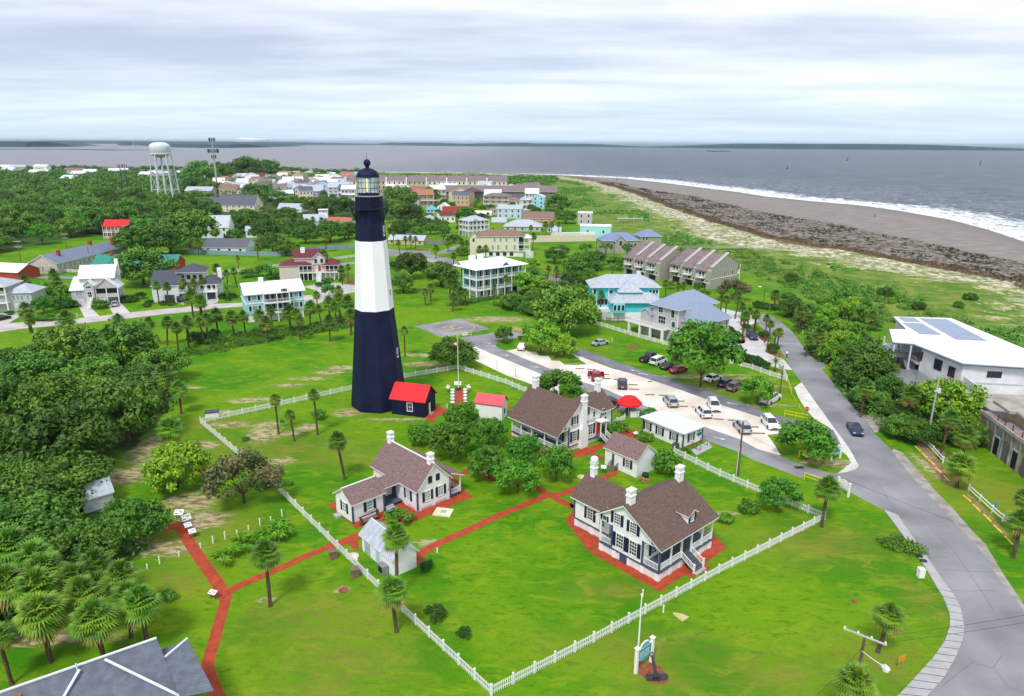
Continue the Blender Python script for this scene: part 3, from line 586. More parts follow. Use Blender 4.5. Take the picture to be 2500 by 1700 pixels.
class House:
    def __init__(s, name, label, cat, zn=None, O=None, X=None, z=0, pos=None, yaw=None, group=None):
        if pos is None:
            a = Q(zn, *O, z); b = Q(zn, *X, z); d = b - a; s.w = d.length; s.yaw = math.atan2(d.y, d.x); pos = Vector((a.x, a.y, 0))
        if yaw is not None: s.yaw = math.radians(yaw)
        s.pos = Vector(pos); s.root = thing(name, label, cat, s.pos, s.yaw, group); s.T = Matrix.Translation(s.pos) @ Matrix.Rotation(s.yaw, 4, 'Z')
    def W(s, x, y, z=0): return s.T @ Vector((x, y, z))
    def mb(s, m, name, par=None): return m.build(name, par or s.root)
    def box(s, name, x0, x1, y0, y1, z0, z1, mat, par=None): return MB().box(x0, x1, y0, y1, z0, z1, mat).build(name, par or s.root)
    def gable(s, x0, x1, y0, y1, z0, ze, zr, wm, rm, axis='x', o=.45, rp=None, ze2=None, t=.14, tm=None, ribs=0, wall=True, zb=None, name='roof'):
        tm = tm or trim; ze2 = ze if ze2 is None else ze2
        a0, a1, l0, l1 = (y0, y1, x0, x1) if axis == 'x' else (x0, x1, y0, y1)
        rp = (a0 + a1) / 2 if rp is None else rp
        wl = None
        if wall:
            zb = z0 if zb is None else zb
            wl = MB().prism([(a0, zb), (a1, zb), (a1, ze2 - .03), (rp, zr - .05), (a0, ze - .03)], axis, l0, l1, wm).build('wall', s.root)
        k0 = (zr - ze) / (rp - a0); k1 = (zr - ze2) / (a1 - rp); R_ = MB()
        e0 = (a0 - o, ze - k0 * o); e1 = (a1 + o, ze2 - k1 * o); lo, hi = l0 - o, l1 + o
        f = (lambda l, a, z: (l, a, z)) if axis == 'x' else (lambda l, a, z: (a, l, z))
        for e in (e0, e1):
            R_.face([f(lo, e[0], e[1] + t), f(hi, e[0], e[1] + t), f(hi, rp, zr + t), f(lo, rp, zr + t)], rm)
            R_.face([f(lo, e[0], e[1]), f(hi, e[0], e[1]), f(hi, rp, zr), f(lo, rp, zr)], tm)
            R_.face([f(lo, e[0], e[1]), f(hi, e[0], e[1]), f(hi, e[0], e[1] + t), f(lo, e[0], e[1] + t)], tm)
            for l in (lo, hi): R_.face([f(l, e[0], e[1]), f(l, rp, zr), f(l, rp, zr + t), f(l, e[0], e[1] + t)], tm)
            if ribs:
                n = int((hi - lo) / ribs)
                for i in range(n + 1):
                    l = lo + (hi - lo) * i / n
                    R_.poly([f(l - .025, e[0], e[1] + t), f(l + .025, e[0], e[1] + t), f(l + .025, e[0], e[1] + t + .05), f(l - .025, e[0], e[1] + t + .05), f(l - .025, rp, zr + t), f(l + .025, rp, zr + t), f(l + .025, rp, zr + t + .05), f(l - .025, rp, zr + t + .05)], [(0, 1, 2, 3), (4, 5, 6, 7), (0, 3, 7, 4), (1, 2, 6, 5), (2, 3, 7, 6)], rm)
        ro = R_.build(name, s.root, fix=False)
        return wl, ro
    def hip(s, x0, x1, y0, y1, ze, rise, rm, o=.5, t=.12, tm=None, rl=None, ribs=0, name='roof', gab=None):
        tm = tm or trim; X0, X1, Y0, Y1 = x0 - o, x1 + o, y0 - o, y1 + o; zr = ze + rise
        if (X1 - X0) >= (Y1 - Y0): h = (Y1 - Y0) / 2 if rl is None else ((X1 - X0) - rl) / 2; A, B = (X0 + h, (Y0 + Y1) / 2, zr), (X1 - h, (Y0 + Y1) / 2, zr)
        else: h = (X1 - X0) / 2 if rl is None else ((Y1 - Y0) - rl) / 2; A, B = ((X0 + X1) / 2, Y0 + h, zr), ((X0 + X1) / 2, Y1 - h, zr)
        c = [(X0, Y0, ze + t), (X1, Y0, ze + t), (X1, Y1, ze + t), (X0, Y1, ze + t)]; R_ = MB()
        if (X1 - X0) >= (Y1 - Y0): fs = [[c[0], c[1], B, A], [c[1], c[2], B], [c[2], c[3], A, B], [c[3], c[0], A]]
        else: fs = [[c[0], c[1], A], [c[1], c[2], B, A], [c[2], c[3], B], [c[3], c[0], A, B]]
        for f in fs: R_.face(f, rm)
        R_.box(X0, X1, Y0, Y1, ze, ze + t - .004, tm)
        if ribs:
            n = int((X1 - X0) / ribs); ym = (Y0 + Y1) / 2
            for i in range(1, n):
                x = X0 + (X1 - X0) * i / n; k = min(1, (x - X0) / max(.01, A[0] - X0), (X1 - x) / max(.01, X1 - B[0]))
                for ya in (Y0, Y1):
                    yb = ya + (ym - ya) * k; zb = ze + t + rise * k - t * k
                    R_.poly([(x - .025, ya, ze + t), (x + .025, ya, ze + t), (x, ya, ze + t + .06), (x - .025, yb, zb), (x + .025, yb, zb), (x, yb, zb + .06)], [(0, 1, 2), (3, 4, 5), (0, 2, 5, 3), (1, 2, 5, 4)], rm)
        return R_.build(name, s.root, fix=False)
    def win(s, f, a, z, w=.95, h=1.6, pos=0, nx=2, ny=3, sh=navy, fm=None, gm_=None, par=None, simple=False):
        fm = fm or trim; gm_ = gm_ or glass
        loc = {'F': (a, pos, z), 'B': (a, pos, z), 'L': (pos, a, z), 'R': (pos, a, z)}[f]
        if simple: return link('window', simple_win(w, h, fm, gm_), par or s.root, loc, FACE[f])
        m = win_mesh(w, h, nx, ny, fm, gm_, sh)
        o = link('window', m[0], par or s.root, loc, FACE[f])
        if par is None or par is s.root:
            link('pane', m[1], o)
            if sh:
                for sx in (-1, 1): link('shutter', m[2], o, (sx * (w / 2 + .1 + w * .24), 0, 0))
        return o
    def wins(s, f, As, z, w=.9, h=1.4, pos=0, **k):
        k.setdefault('sh', None); k.setdefault('simple', True)
        for a in As: s.win(f, a, z, w, h, pos, **k)
    def posts(s, pts, z0, z1, r=.09, mat=None, name='post'):
        for x, y in pts: MB().box(x - r, x + r, y - r, y + r, z0, z1, mat or trim).build(name, s.root)
    def rail(s, pts, z, h=.95, sp=.22, mat=None, bal=.02, name='railing', par=None):
        mat = mat or trim; R_ = MB()
        for (a, b) in zip(pts, pts[1:]):
            A_ = Vector((a[0], a[1], z if len(a) < 3 else a[2])); B_ = Vector((b[0], b[1], z if len(b) < 3 else b[2])); d = B_ - A_; ln = math.hypot(d.x, d.y)
            if ln < .05: continue
            R_.tube(A_ + Vector((0, 0, h)), B_ + Vector((0, 0, h)), .045, .045, mat, 4); R_.tube(A_ + Vector((0, 0, .12)), B_ + Vector((0, 0, .12)), .035, .035, mat, 4)
            n = max(1, int(ln / sp))
            for i in range(n + 1):
                p = A_ + d * (i / n); R_.box(p.x - bal, p.x + bal, p.y - bal, p.y + bal, p.z + .1, p.z + h, mat)
        return R_.build(name, par or s.root, fix=False)
    def steps(s, x0, x1, y0, y1, z0, z1, n=6, mat=None, axis='y', name='steps'):
        mat = mat or concrete; R_ = MB()   # rises from y0 to y1 (or x0 to x1)
        for i in range(n):
            z = z0 + (z1 - z0) * (i + 1) / n
            if axis == 'y': a, b = y0 + (y1 - y0) * i / n, y0 + (y1 - y0) * (i + 1) / n; R_.box(x0, x1, min(a, b), max(a, b), z - .18, z, mat)
            else: a, b = x0 + (x1 - x0) * i / n, x0 + (x1 - x0) * (i + 1) / n; R_.box(min(a, b), max(a, b), y0, y1, z - .18, z, mat)
        return R_.build(name, s.root)
    def chim(s, x, y, z0, z1, w=.45, d=.45, mat=None, par=None, cap=True):
        mat = mat or white; c = MB().box(x - w, x + w, y - d, y + d, z0, z1 - .25, mat)
        if cap: c.box(x - w - .08, x + w + .08, y - d - .08, y + d + .08, z1 - .9, z1 - .78, mat).box(x - w - .07, x + w + .07, y - d - .07, y + d + .07, z1 - .25, z1 - .06, mat).box(x - w * .6, x + w * .6, y - d * .6, y + d * .6, z1 - .06, z1 + .05, mat)
        return c.build('chimney', par or s.root)
    def brace(s, x, y, z, dx=0, dy=0, mat=None):
        m = mat or trim; R_ = MB(); R_.tube((x, y, z - .6), (x + dx, y + dy, z), .05, .05, m, 4); return R_.build('bracket', s.root)
def far_house(zn, X0, X1, Yb, Ye, Yr, yaw, dep, label, wm, rm, roof='x', rows=(1,), nw=3, porch=False, name='town_house', chim=None, ns=1, group='houses of the town beyond the lighthouse', pitch=None, cat='house', gm_=None, glz=None):
    s = ZF[zn][2]; xm = (X0 + X1) / 2; p = Q(zn, xm, Yb); D = (p - Vector((0, 0, CAMH))).length; pm = FPX / D
    w = (X1 - X0) / s / pm; h = (Yb - Ye) / s / pm / .985; r = max(.6, (Ye - Yr) / s / pm * 1.0)
    ya = math.radians(yaw); wd = max(3, (w - dep * abs(math.sin(ya))) / max(.4, math.cos(ya)))
    # rise seen from above: part of the roof height is depth
    dpx = dep * .5 * pm * (CAMH / D) * s
    r = max(.8, (Ye - Yr - dpx) / s / pm) if roof != 'flat' else .2
    if pitch: r = pitch
    H = House(name, label, cat, pos=Vector((p.x, p.y, 0)), yaw=yaw, group=group)
    x0, x1 = -wd / 2, wd / 2; y0, y1 = 0, dep
    if roof in ('x', 'y'): H.gable(x0, x1, y0, y1, 0, h, h + r, wm, rm, axis=roof, o=.35)
    elif roof == 'hip': H.box('wall', x0, x1, y0, y1, 0, h, wm); H.hip(x0, x1, y0, y1, h, r, rm)
    else: H.box('wall', x0, x1, y0, y1, 0, h, wm); H.box('roof', x0 - .2, x1 + .2, y0 - .2, y1 + .2, h, h + .35, rm)
    n = len(rows) if not isinstance(rows, int) else rows
    for k in range(n):
        z = h * (k + .55) / n; hh = min(1.5, h / n * .5)
        H.wins('F', [x0 + wd * (i + .5) / nw for i in range(nw)], z, min(1.0, wd / nw * .45), hh, y0, gm_=gm_)
        side = 'R' if yaw < 0 or (yaw == 0 and p.x < 0) else 'L'
        if ns: H.wins(side, [y0 + dep * (i + .5) / ns for i in range(ns)], z, .9, hh, x1 if side == 'R' else x0, gm_=gm_)
    if porch:
        for k in range(n):
            z = h * k / n + .1; H.box('porch_deck', x0, x1, y0 - 2, y0 - .01, z, z + .2, trim)
            if k or n == 1: H.rail([(x0, -1.95), (x1, -1.95)], z + .2, .9, .6, bal=.03)
        H.posts([(x0 + .15 + (wd - .3) * i / nw, -1.85) for i in range(nw + 1)], 0, h - .1, .1)
        H.box('porch_roof', x0 - .2, x1 + .2, -2.3, -.01, h - .1, h + .08, rm)
    if chim: H.chim(x0 + wd * chim, dep / 2, h, h + r + 1.0)
    return H
# ================================================================ LIGHTHOUSE
AX = at((926.5, 986)); ax_, ay_ = AX.x, AX.y
LH = thing('lighthouse', 'tall black and white lighthouse tower with a glazed lantern on top', 'lighthouse', (ax_, ay_, 0))
PH = math.radians(-90 + 11.5 + 3)
def zof(x, y, py):
    lo, hi = -5, 70
    for _ in range(40):
        m = (lo + hi) / 2; v = Vector((x, y, m - CAMH)); yy = 850 - FPX * (v.dot(up) / v.dot(_f))
        if yy > py: lo = m
        else: hi = m
    return lo
def rof(z, px): v = Vector((ax_, ay_, z - CAMH)); return px * v.dot(_f) / FPX
zw0, zw1, zn_, zg, zl, zd, zb = [zof(ax_, ay_, y) for y in (752, 586, 540, 508, 477, 431, 411)]
R0, Rw0, Rw1, Rn = rof(0, 67), rof(zw0, 46.9), rof(zw1, 38), rof(zn_, 34.5)
towblk = M('lighthouse_black_paint', (.007, .010, .042), .6, .35, .35, spec=.2, det=8)
towwht = M('lighthouse_white_paint', (.93, .93, .93), .55, .03, .4, det=8)
MB().lathe([(R0, -.3), (R0 * .985, 1.5), (R0 + (Rw0 - R0) * .5, zw0 * .5), (Rw0, zw0)], towblk, 8, PH).build('black_base_band', LH)
MB().lathe([(Rw0, zw0), (Rw1, zw1)], towwht, 8, PH).build('white_band', LH)
MB().lathe([(Rw1, zw1), (Rn, zn_), (Rn * .99, zg - .5)], towblk, 8, PH).build('black_top_band', LH)
Rg = rof(zg, 46); Rwt = rof(zl, 33); Rl = rof(zl, 26.5)
MB().lathe([(Rg, zg - .12), (Rg, zg + .12)], towblk, 16, PH).build('gallery_deck', LH)
for i in range(16):
    b = MB(); a = PH + 2 * PI * i / 16; ps = [(Rn * .97, zg - 2.6), (Rn + .1, zg - 1.6), (Rn + .5, zg - .8), (Rg * .97, zg - .12)]
    for (r1, z1), (r2, z2) in zip(ps, ps[1:]): b.tube((r1 * math.cos(a), r1 * math.sin(a), z1), (r2 * math.cos(a), r2 * math.sin(a), z2), .07, .07, towblk, 4)
    b.build('gallery_bracket', LH)
def ring_rail(R_, z, h, n, name, par=LH):
    m = MB(); nb = n * 3
    for i in range(nb):
        a, c = 2 * PI * i / nb, 2 * PI * (i + 1) / nb; A_ = Vector((R_ * math.cos(a), R_ * math.sin(a), z)); B_ = Vector((R_ * math.cos(c), R_ * math.sin(c), z))
        for hh in (h, h * .5): m.tube(A_ + Vector((0, 0, hh)), B_ + Vector((0, 0, hh)), .03, .03, towblk, 4)
        m.tube(A_, A_ + Vector((0, 0, h)), .022, .022, towblk, 4)
    return m.build(name, par)
ring_rail(Rg * .97, zg + .12, 1.15, 16, 'gallery_railing')
wr = MB().lathe([(Rwt * 1.03, zg + .1), (Rwt * 1.0, zl - .15), (Rwt * 1.0, zl - .02)], towblk, 8, PH).build('watch_room', LH)
MB().lathe([(Rwt * 1.07, zl - .15), (Rwt * 1.07, zl + .02)], M('gallery_grey', (.3, .32, .38), .6), 16, PH).build('lantern_deck', LH)
for i in (5, 6, 7):
    a = PH + 2 * PI * (i + .5) / 8 + PI / 4; rr_ = Rwt * .935; o = MB().lathe([(.14, -.03), (.14, .03)], darkin, 10).build('porthole', LH)
    o.location = (rr_ * math.cos(a), rr_ * math.sin(a), (zg + zl) / 2 + .3); o.rotation_euler = (0, PI / 2, a)
lant = M('lantern_glass', (.80, .95, .93), .08, .15, 1, spec=.6)
lb = lant.node_tree.nodes['Principled BSDF']; lb.inputs['Transmission Weight'].default_value = .55; lb.inputs['IOR'].default_value = 1.08
MB().lathe([(Rl, zl + .55), (Rl, zd)], lant, 16, 0, cap=False).build('lantern_glazing', LH)
MB().lathe([(Rl * 1.01, zl), (Rl * 1.01, zl + .3)], towblk, 16).build('lantern_sill', LH)
m = MB()
for i in range(16):
    a = 2 * PI * i / 16; m.tube((Rl * math.cos(a), Rl * math.sin(a), zl + .3), (Rl * math.cos(a), Rl * math.sin(a), zd), .04, .04, towblk, 4)
for k in (0, .33, .66, 1):
    z = zl + .3 + (zd - zl - .3) * k
    for i in range(16):
        a, c = 2 * PI * i / 16, 2 * PI * (i + 1) / 16; m.tube((Rl * math.cos(a), Rl * math.sin(a), z), (Rl * math.cos(c), Rl * math.sin(c), z), .04, .04, towblk, 4)
m.build('glazing_bars', LH)
lens = M('fresnel_lens', (.55, .66, .58), .15, .2, 3, spec=.9); lp = MB().lathe([(.35, zl + .3), (.9, zl + .9), (1.05, zl + 1.6), (.95, zl + 2.4), (.55, zl + 3.0), (.1, zl + 3.2)], lens, 16).build('lens', LH, smooth=True)
lamp = bpy.data.materials.new('lit_lamp'); lamp.use_nodes = True; lamp.node_tree.nodes['Principled BSDF'].inputs['Emission Color'].default_value = (1, .62, .12, 1); lamp.node_tree.nodes['Principled BSDF'].inputs['Emission Strength'].default_value = 1.3
MB().box(-.13, .13, -1.13, -1.05, zl + .7, zl + 2.9, lamp).build('lamp_glow', LH)
dome = MB(); dr = rof(zd, 27.5); hd = zb - zd; pr = [(dr * 1.05, zd - .12), (dr * 1.05, zd + .05)] + [(dr * math.cos(a), zd + .05 + hd * math.sin(a)) for a in [i * PI / 2 / 8 for i in range(8)]] + [(.35, zb + .05), (.35, zb + .35)]
dome.lathe(pr, towblk, 16).build('dome_roof', LH)
bl = [(max(.02, .62 * math.cos(a)), zb + .9 + .62 * math.sin(a)) for a in [(-80 + 20 * i) * PI / 180 for i in range(9)]]
MB().lathe(bl, towblk, 12).build('ball_vent', LH, smooth=True)
MB().tube((0, 0, zb + 1.4), (0, 0, zof(ax_, ay_, 374)), .05, .025, dsteel, 5).build('lightning_rod', LH)
# small windows on the right hand faces
for zz_, k in ((zof(ax_, ay_, 562), 0), (zof(ax_, ay_, 716), 0), (zof(ax_, ay_, 858), 0)):
    fr_ = zz_ / zw0 if zz_ < zw0 else 1; Rz = R0 + (Rw0 - R0) * fr_ if zz_ < zw0 else Rw0 + (Rw1 - Rw0) * min(1, (zz_ - zw0) / (zw1 - zw0))
    if zz_ > zw1: Rz = Rw1 + (Rn - Rw1) * (zz_ - zw1) / (zn_ - zw1)
    a = PH + PI / 8 + PI / 4; rf = Rz * math.cos(PI / 8)
    o = link('window', win_mesh(.6, 1.5, 2, 3, trim, glass, None)[0], LH, (rf * math.cos(a), rf * math.sin(a), zz_), a + PI / 2); link('pane', win_mesh(.6, 1.5, 2, 3, trim, glass, None)[1], o)
    MB().box(-.36, .36, -.14, .02, -.98, -.84, towwht).build('sill', o)
# ---- annex
H = House('lighthouse_annex', 'black brick entrance room with bright red roof at the foot of the lighthouse', 'annex', 'S7', (1170, 1385), (1285, 1290), yaw=73)
H.gable(0, 5.0, 0, 6.6, -.2, 3.1, 5.3, towblk, redmetal, axis='y', o=.28, tm=M('dark_red_trim', (.30, .01, .015)), ribs=.55)
H.win('L', 2.9, 1.75, .95, 1.5, 0, 2, 2, None); H.box('door', 1.9, 2.6, -.05, -.003, 0, 2.1, white)
H.box('step', 1.7, 2.9, -.6, -.06, 0, .15, concrete)
# ================================================================ KEEPERS' HOUSES
lattice = M('white_lattice', (.62, .62, .62), .8, .05, 2, pattern=('brick', 5, .9))
batten = M('white_board_and_batten', (.84, .84, .84), .6, .05, 1.5, pattern=('batten', 2.2, .25))
deckp = M('slate_deck_paint', (.085, .11, .15), .6, .15, 1)
def foundation(H, x0, x1, y0, y1, h):
    m = MB().box(x0 + .12, x1 - .12, y0 + .12, y1 - .12, -.1, h - .02, lattice); o = m.build('foundation_lattice', H.root)
    nx = max(2, round((x1 - x0) / 2.4)); ny = max(2, round((y1 - y0) / 2.4))
    for i in range(nx + 1):
        for j in range(ny + 1):
            if i in (0, nx) or j in (0, ny): x = x0 + .3 + (x1 - x0 - .6) * i / nx; y = y0 + .3 + (y1 - y0 - .6) * j / ny; MB().box(x - .28, x + .28, y - .28, y + .28, -.1, h - .02, white).build('brick_pier', H.root)
def corner(H, pts, z0, z1): H.posts(pts, z0, z1, .10, slate, 'corner_board')
# ---- the largest house, nearest the camera
H = House('keepers_house', 'large white clapboard house with brown roof, corner porch and dormer, nearest the camera', 'house', 'T6', (1022, 1410), (1610, 1025)); K1 = H
w = 10.8
foundation(H, 0, w, 0, 9, 1.05); foundation(H, 1.9, 7.4, 9.0, 14.9, 1.05)
H.box('floor_band', -.04, w + .04, -.04, 9.04, 1.05, 1.25, slate); H.box('floor_band', 1.86, 7.44, 9.05, 14.94, 1.05, 1.25, slate)
H.box('porch_floor', -.06, w + .06, -.06, 2.38, 1.25, 1.29, deckp); H.box('porch_floor', -.06, 2.5, 7.02, 9.06, 1.25, 1.29, deckp)
H.box('wall', 0, w, 2.4, 7.0, 1.25, 4.2, whitesid); H.box('wall', 2.5, w, 7.0, 9.0, 1.25, 4.2, whitesid)
H.gable(0, w, 0, 9, 4.2, 4.45, 7.6, batten, brownroof, 'x', .45, 5.2, 5.0, zb=4.2)
H.gable(1.9, 7.4, 9.0, 14.9, 1.25, 4.35, 6.55, whitesid, brownroof, 'y', .45)
# valley roof tying the wing into the main roof
H.gable(2.4, 6.9, 5.6, 9.2, 4.9, 5.0, 6.5, batten, brownroof, 'y', .4, wall=False, name='valley_roof')
corner(H, [(0.02, 2.42), (0.02, 6.98), (w - .02, 2.42), (1.92, 14.88), (0.02, .02)], 1.25, 4.25)
for a in (3.75, 5.75): H.win('L', a, 2.65, 1.0, 1.75, 0, 3, 4)
for a, z in ((3.9, 5.25), (6.3, 5.4)): H.win('L', a, z, .85, 1.35, 0, 3, 4)
H.win('L', 8.2, 4.7, .5, .6, 0, 1, 1, navy); H.win('L', 1.0, 4.55, .55, .35, 0, 1, 1, None)
H.win('L', 12.2, 2.75, .85, 1.5, 1.9, 2, 4); H.win('L', 10.2, 2.75, .8, 1.5, 1.9, 2, 4, None)
H.win('F', 4.0, 2.65, .9, 1.7, 2.4, 2, 4); H.win('F', 7.7, 2.65, .9, 1.7, 2.4, 2, 4); H.win('F', 2.2, 2.65, .9, 1.7, 2.4, 2, 4)
H.box('door', 5.3, 6.3, 2.36, 2.398, 1.3, 3.5, navy); H.box('basement_door', -.02, .1, 4.6, 5.7, 0, .98, slate)
px_ = [.12, 2.35, 4.4, 6.4, 8.6, 10.68]
H.posts([(x, .12) for x in px_], 1.29, 4.25); H.posts([(.12, 8.85), (2.4, 8.85)], 1.29, 4.2)
for x in px_:
    if x < 10: H.brace(x, .12, 4.2, .5, 0)
    if x > 1: H.brace(x, .12, 4.2, -.5, 0)
H.brace(.12, .12, 4.2, 0, .6); H.brace(.12, 2.3, 4.2, 0, -.6)
H.rail([(.12, .12), (4.4, .12)], 1.29, .85, .17, bal=.025); H.rail([(6.4, .12), (10.68, .12)], 1.29, .85, .17, bal=.025); H.rail([(.12, .12), (.12, 2.3)], 1.29, .85, .17, bal=.025); H.rail([(10.68, .12), (10.68, 2.3)], 1.29, .85, .17, bal=.025); H.rail([(.12, 7.1), (.12, 8.85)], 1.29, .85, .17, bal=.025)
H.steps(4.5, 6.3, -1.75, 0, 0, 1.29, 6, deckp); H.box('step_base', 4.4, 6.4, -2.2, -1.76, 0, .14, concrete)
for x in (4.45, 6.35): H.rail([(x, -1.75, .25), (x, .1, 1.29)], 0, .85, .17, bal=.025); H.posts([(x, -1.75)], .1, 1.3, .09)
for (x, y), n in (((.9, 5.2), 0), ((10.2, 5.0), 0)):
    H.chim(x, y, 6.9, 9.5, .48, .33)
H.chim(4.6, 14.2, 5.4, 8.5, .34, .34)
MB().lathe([(.36, 8.45), (.5, 8.6), (.5, 8.95), (.36, 9.15), (.1, 9.25)], white, 12, 0, (4.6, 14.2)).build('chimney_cap', H.root)
# dormer
dm = MB().prism([(6.0, 4.75), (7.5, 4.75), (7.5, 6.05), (6.75, 6.55), (6.0, 6.05)], 'y', .55, 3.2, white).build('dormer', H.root)
R_ = MB()
for sx in (-1, 1):
    R_.face([(6.75, .3, 6.68), (6.75, 4.1, 6.68), (6.75 + sx * 1.0, 2.9, 6.0), (6.75 + sx * 1.0, .3, 6.0)], brownroof)
    R_.face([(6.75, .3, 6.56), (6.75, 4.1, 6.56), (6.75 + sx * 1.0, 2.9, 5.9), (6.75 + sx * 1.0, .3, 5.9)], trim)
    R_.face([(6.75, .3, 6.68), (6.75, .3, 6.56), (6.75 + sx * 1.0, .3, 5.88), (6.75 + sx * 1.0, .3, 6.0)], trim)
R_.build('dormer_roof', dm, fix=False)
H.win('F', 6.75, 5.55, .6, .95, .55, 2, 3, navy)
# ---- second house, beyond the round trees
H = House('keepers_house', 'white house with brown roof, long side porch and tall outside chimney, by the parking lot', 'house', 'T5', (870, 945), (1060, 870), yaw=41.5); K2 = H
# local x to the right-back, y to the left-back; porch on x in -2.6..0
foundation(H, -2.6, 7.6, 0, 11, .7); H.box('floor_band', -2.64, 7.64, -.04, 11.04, .66, .86, slate); H.box('porch_floor', -2.66, 0, -.06, 11.06, .86, .9, deckp)
H.box('wall', 0, 7.6, 0, 11, .86, 4.2, white); H.gable(-2.6, 7.6, 0, 11, 4.0, 3.75, 7.9, white, brownroof, 'y', .5, 2.2, 5.0, zb=3.75)
H.box('wall', 7.6, 11.6, 1.0, 6.6, .86, 4.6, white)
H.gable(4.2, 11.6, 1.0, 6.6, 4.4, 4.7, 6.9, white, brownroof, 'x', .45, zb=4.4); foundation(H, 7.6, 11.6, 1.0, 6.6, .8); H.box('floor_band', 7.62, 11.64, .96, 6.64, .7, .9, slate)
pv = [.15, 3.0, 6.0, 8.6, 10.85]
H.posts([(-2.5, y) for y in pv], .9, 3.8)
for y in pv:
    if y < 10: H.brace(-2.5, y, 3.75, 0, .6)
    if y > 1: H.brace(-2.5, y, 3.75, 0, -.6)
H.brace(-2.5, .15, 3.75, .6, 0); H.brace(-.1, .15, 3.75, -.6, 0)
H.rail([(-2.5, .15), (-2.5, 4.4)], .9, .85, .17, bal=.025); H.rail([(-2.5, 6.2), (-2.5, 10.85)], .9, .85, .17, bal=.025); H.rail([(-2.5, .15), (-.1, .15)], .9, .85, .17, bal=.025); H.rail([(-2.5, 10.85), (-.1, 10.85)], .9, .85, .17, bal=.025)
corner(H, [(0, 0), (7.6, 0), (11.6, 1.0), (0, 11)], .86, 4.2)
H.win('F', 1.35, 2.4, .95, 1.75, 0, 3, 4); H.win('F', 5.2, 2.5, .95, 1.75, 0, 2, 4)
H.win('F', 1.3, 5.15, .7, 1.35, 0, 2, 4); H.win('F', 3.9, 6.1, .75, 1.5, 0, 2, 4); H.win('F', 5.9, 5.0, .5, 1.0, 0, 1, 2, None); H.win('F', -.9, 4.35, .4, .6, 0, 1, 2, None)
H.win('F', 9.3, 4.2, .6, 1.1, 1.0, 2, 3); H.win('F', 9.3, 2.4, .8, 1.4, 1.0, 2, 4)
for y in (2.0, 9.3): H.win('L', y, 2.4, .9, 1.75, 0, 2, 4)
H.box('door', -.04, -.003, 5.0, 6.0, .9, 3.0, navy)
c = MB(); c.prism([(2.35, 0), (4.0, 0), (4.0, 3.2), (3.55, 4.2), (3.55, 8.9), (2.65, 8.9), (2.65, 4.2), (2.35, 3.2)], 'y', -.62, -.003, white)
c.box(2.55, 3.65, -.7, .1, 8.0, 8.12, white).box(2.57, 3.63, -.68, .08, 8.9, 9.1, white).box(2.75, 3.45, -.5, -.1, 9.1, 9.25, white); c.build('outside_chimney', H.root)
H.chim(2.2, 10.2, 7.3, 10.0, .42, .42); H.chim(10.9, 3.8, 6.3, 9.2, .4, .4)
# side porch with steps
H.box('porch_floor', 6.4, 7.9, -1.2, -.01, .9, 1.1, deckp); H.posts([(6.5, -1.1), (7.8, -1.1)], 1.1, 3.7, .07); H.box('porch_roof', 6.3, 8.0, -1.35, -.01, 3.7, 3.85, trim)
for x in (6.5, 7.8): H.brace(x, -1.1, 3.65, .35 if x < 7 else -.35, 0)
H.steps(6.45, 7.85, -3.0, -1.2, 0, 1.1, 6, deckp)
for x in (6.45, 7.85): H.rail([(x, -3.0, .2), (x, -1.2, 1.1)], 0, .85, .17, bal=.025)
H.box('door', 6.6, 7.5, -.04, -.003, 1.12, 3.2, M('red_door', (.55, .03, .03), .5))
# rocking chairs on its porch
for k, y in enumerate((6.6, 7.6)):
    p = H.W(-1.9, y, .9); ch = thing('rocking_chair', ['grey rocking chair on the long porch, nearer the camera', 'grey rocking chair on the long porch, farther from the camera'][k], 'chair', p, H.yaw - PI / 2, 'rocking chairs on the porch')
    cm = M('grey_chair_paint', (.4, .42, .44), .7)
    MB().box(-.3, .3, -.3, .28, .42, .47, cm).build('seat', ch); MB().box(-.3, .3, .24, .29, .47, 1.15, cm).build('backrest', ch)
    for sx in (-1, 1): MB().tube((sx * .3, -.45, .05), (sx * .3, .5, .05), .03, .03, cm, 4).build('rocker', ch)
    for sx in (-1, 1):
        for yy in (-.28, .26): MB().tube((sx * .28, yy, .05), (sx * .28, yy, .66), .025, .025, cm, 4).build('leg', ch)
# ---- third house (small, left)
H = House('keepers_cottage', 'small white cottage with weathered shingle roof and two white chimneys, left of the round trees', 'house', 'T4', (870, 835), (1280, 655), yaw=44); K3 = H
foundation(H, 0, 5.6, 0, 10.6, .45)
H.gable(0, 5.6, 0, 10.6, .4, 3.4, 6.3, whitesid, woodroof, 'y', .35)
H.gable(5.6, 7.7, 0, 10.6, .4, 3.5, 3.9, whitesid, woodroof, 'y', .3, rp=5.65, ze2=2.95, wall=False, name='porch_roof')
H.box('porch_floor', 5.6, 7.6, 0, 10.6, .25, .45, slate); H.posts([(7.5, y) for y in (.1, 2.7, 5.3, 7.9, 10.5)], .45, 3.0, .08); H.rail([(7.5, .1), (7.5, 10.5)], .45, .8, .18, bal=.025); H.rail([(5.7, .1), (7.5, .1)], .45, .8, .18, bal=.025)
H.box('ridge_board', 2.72, 2.88, -.36, 10.96, 6.4, 6.53, trim)
corner(H, [(0, 0), (5.6, 0)], .2, 3.4)
H.win('F', 1.7, 1.9, .8, 1.35, 0, 2, 4, navy, gm_=glasst); H.win('F', 3.95, 1.9, .8, 1.35, 0, 2, 4, navy, gm_=glasst)
for x in (2.2, 3.5): H.box('shutter_blind', x - .32, x + .32, -.06, -.003, 3.6, 4.6, navy)
H.win('L', 2.1, 1.9, .8, 1.35, 0, 2, 4, navy, gm_=glasst); H.box('door', -.05, -.003, 5.0, 6.0, .5, 2.6, slate)
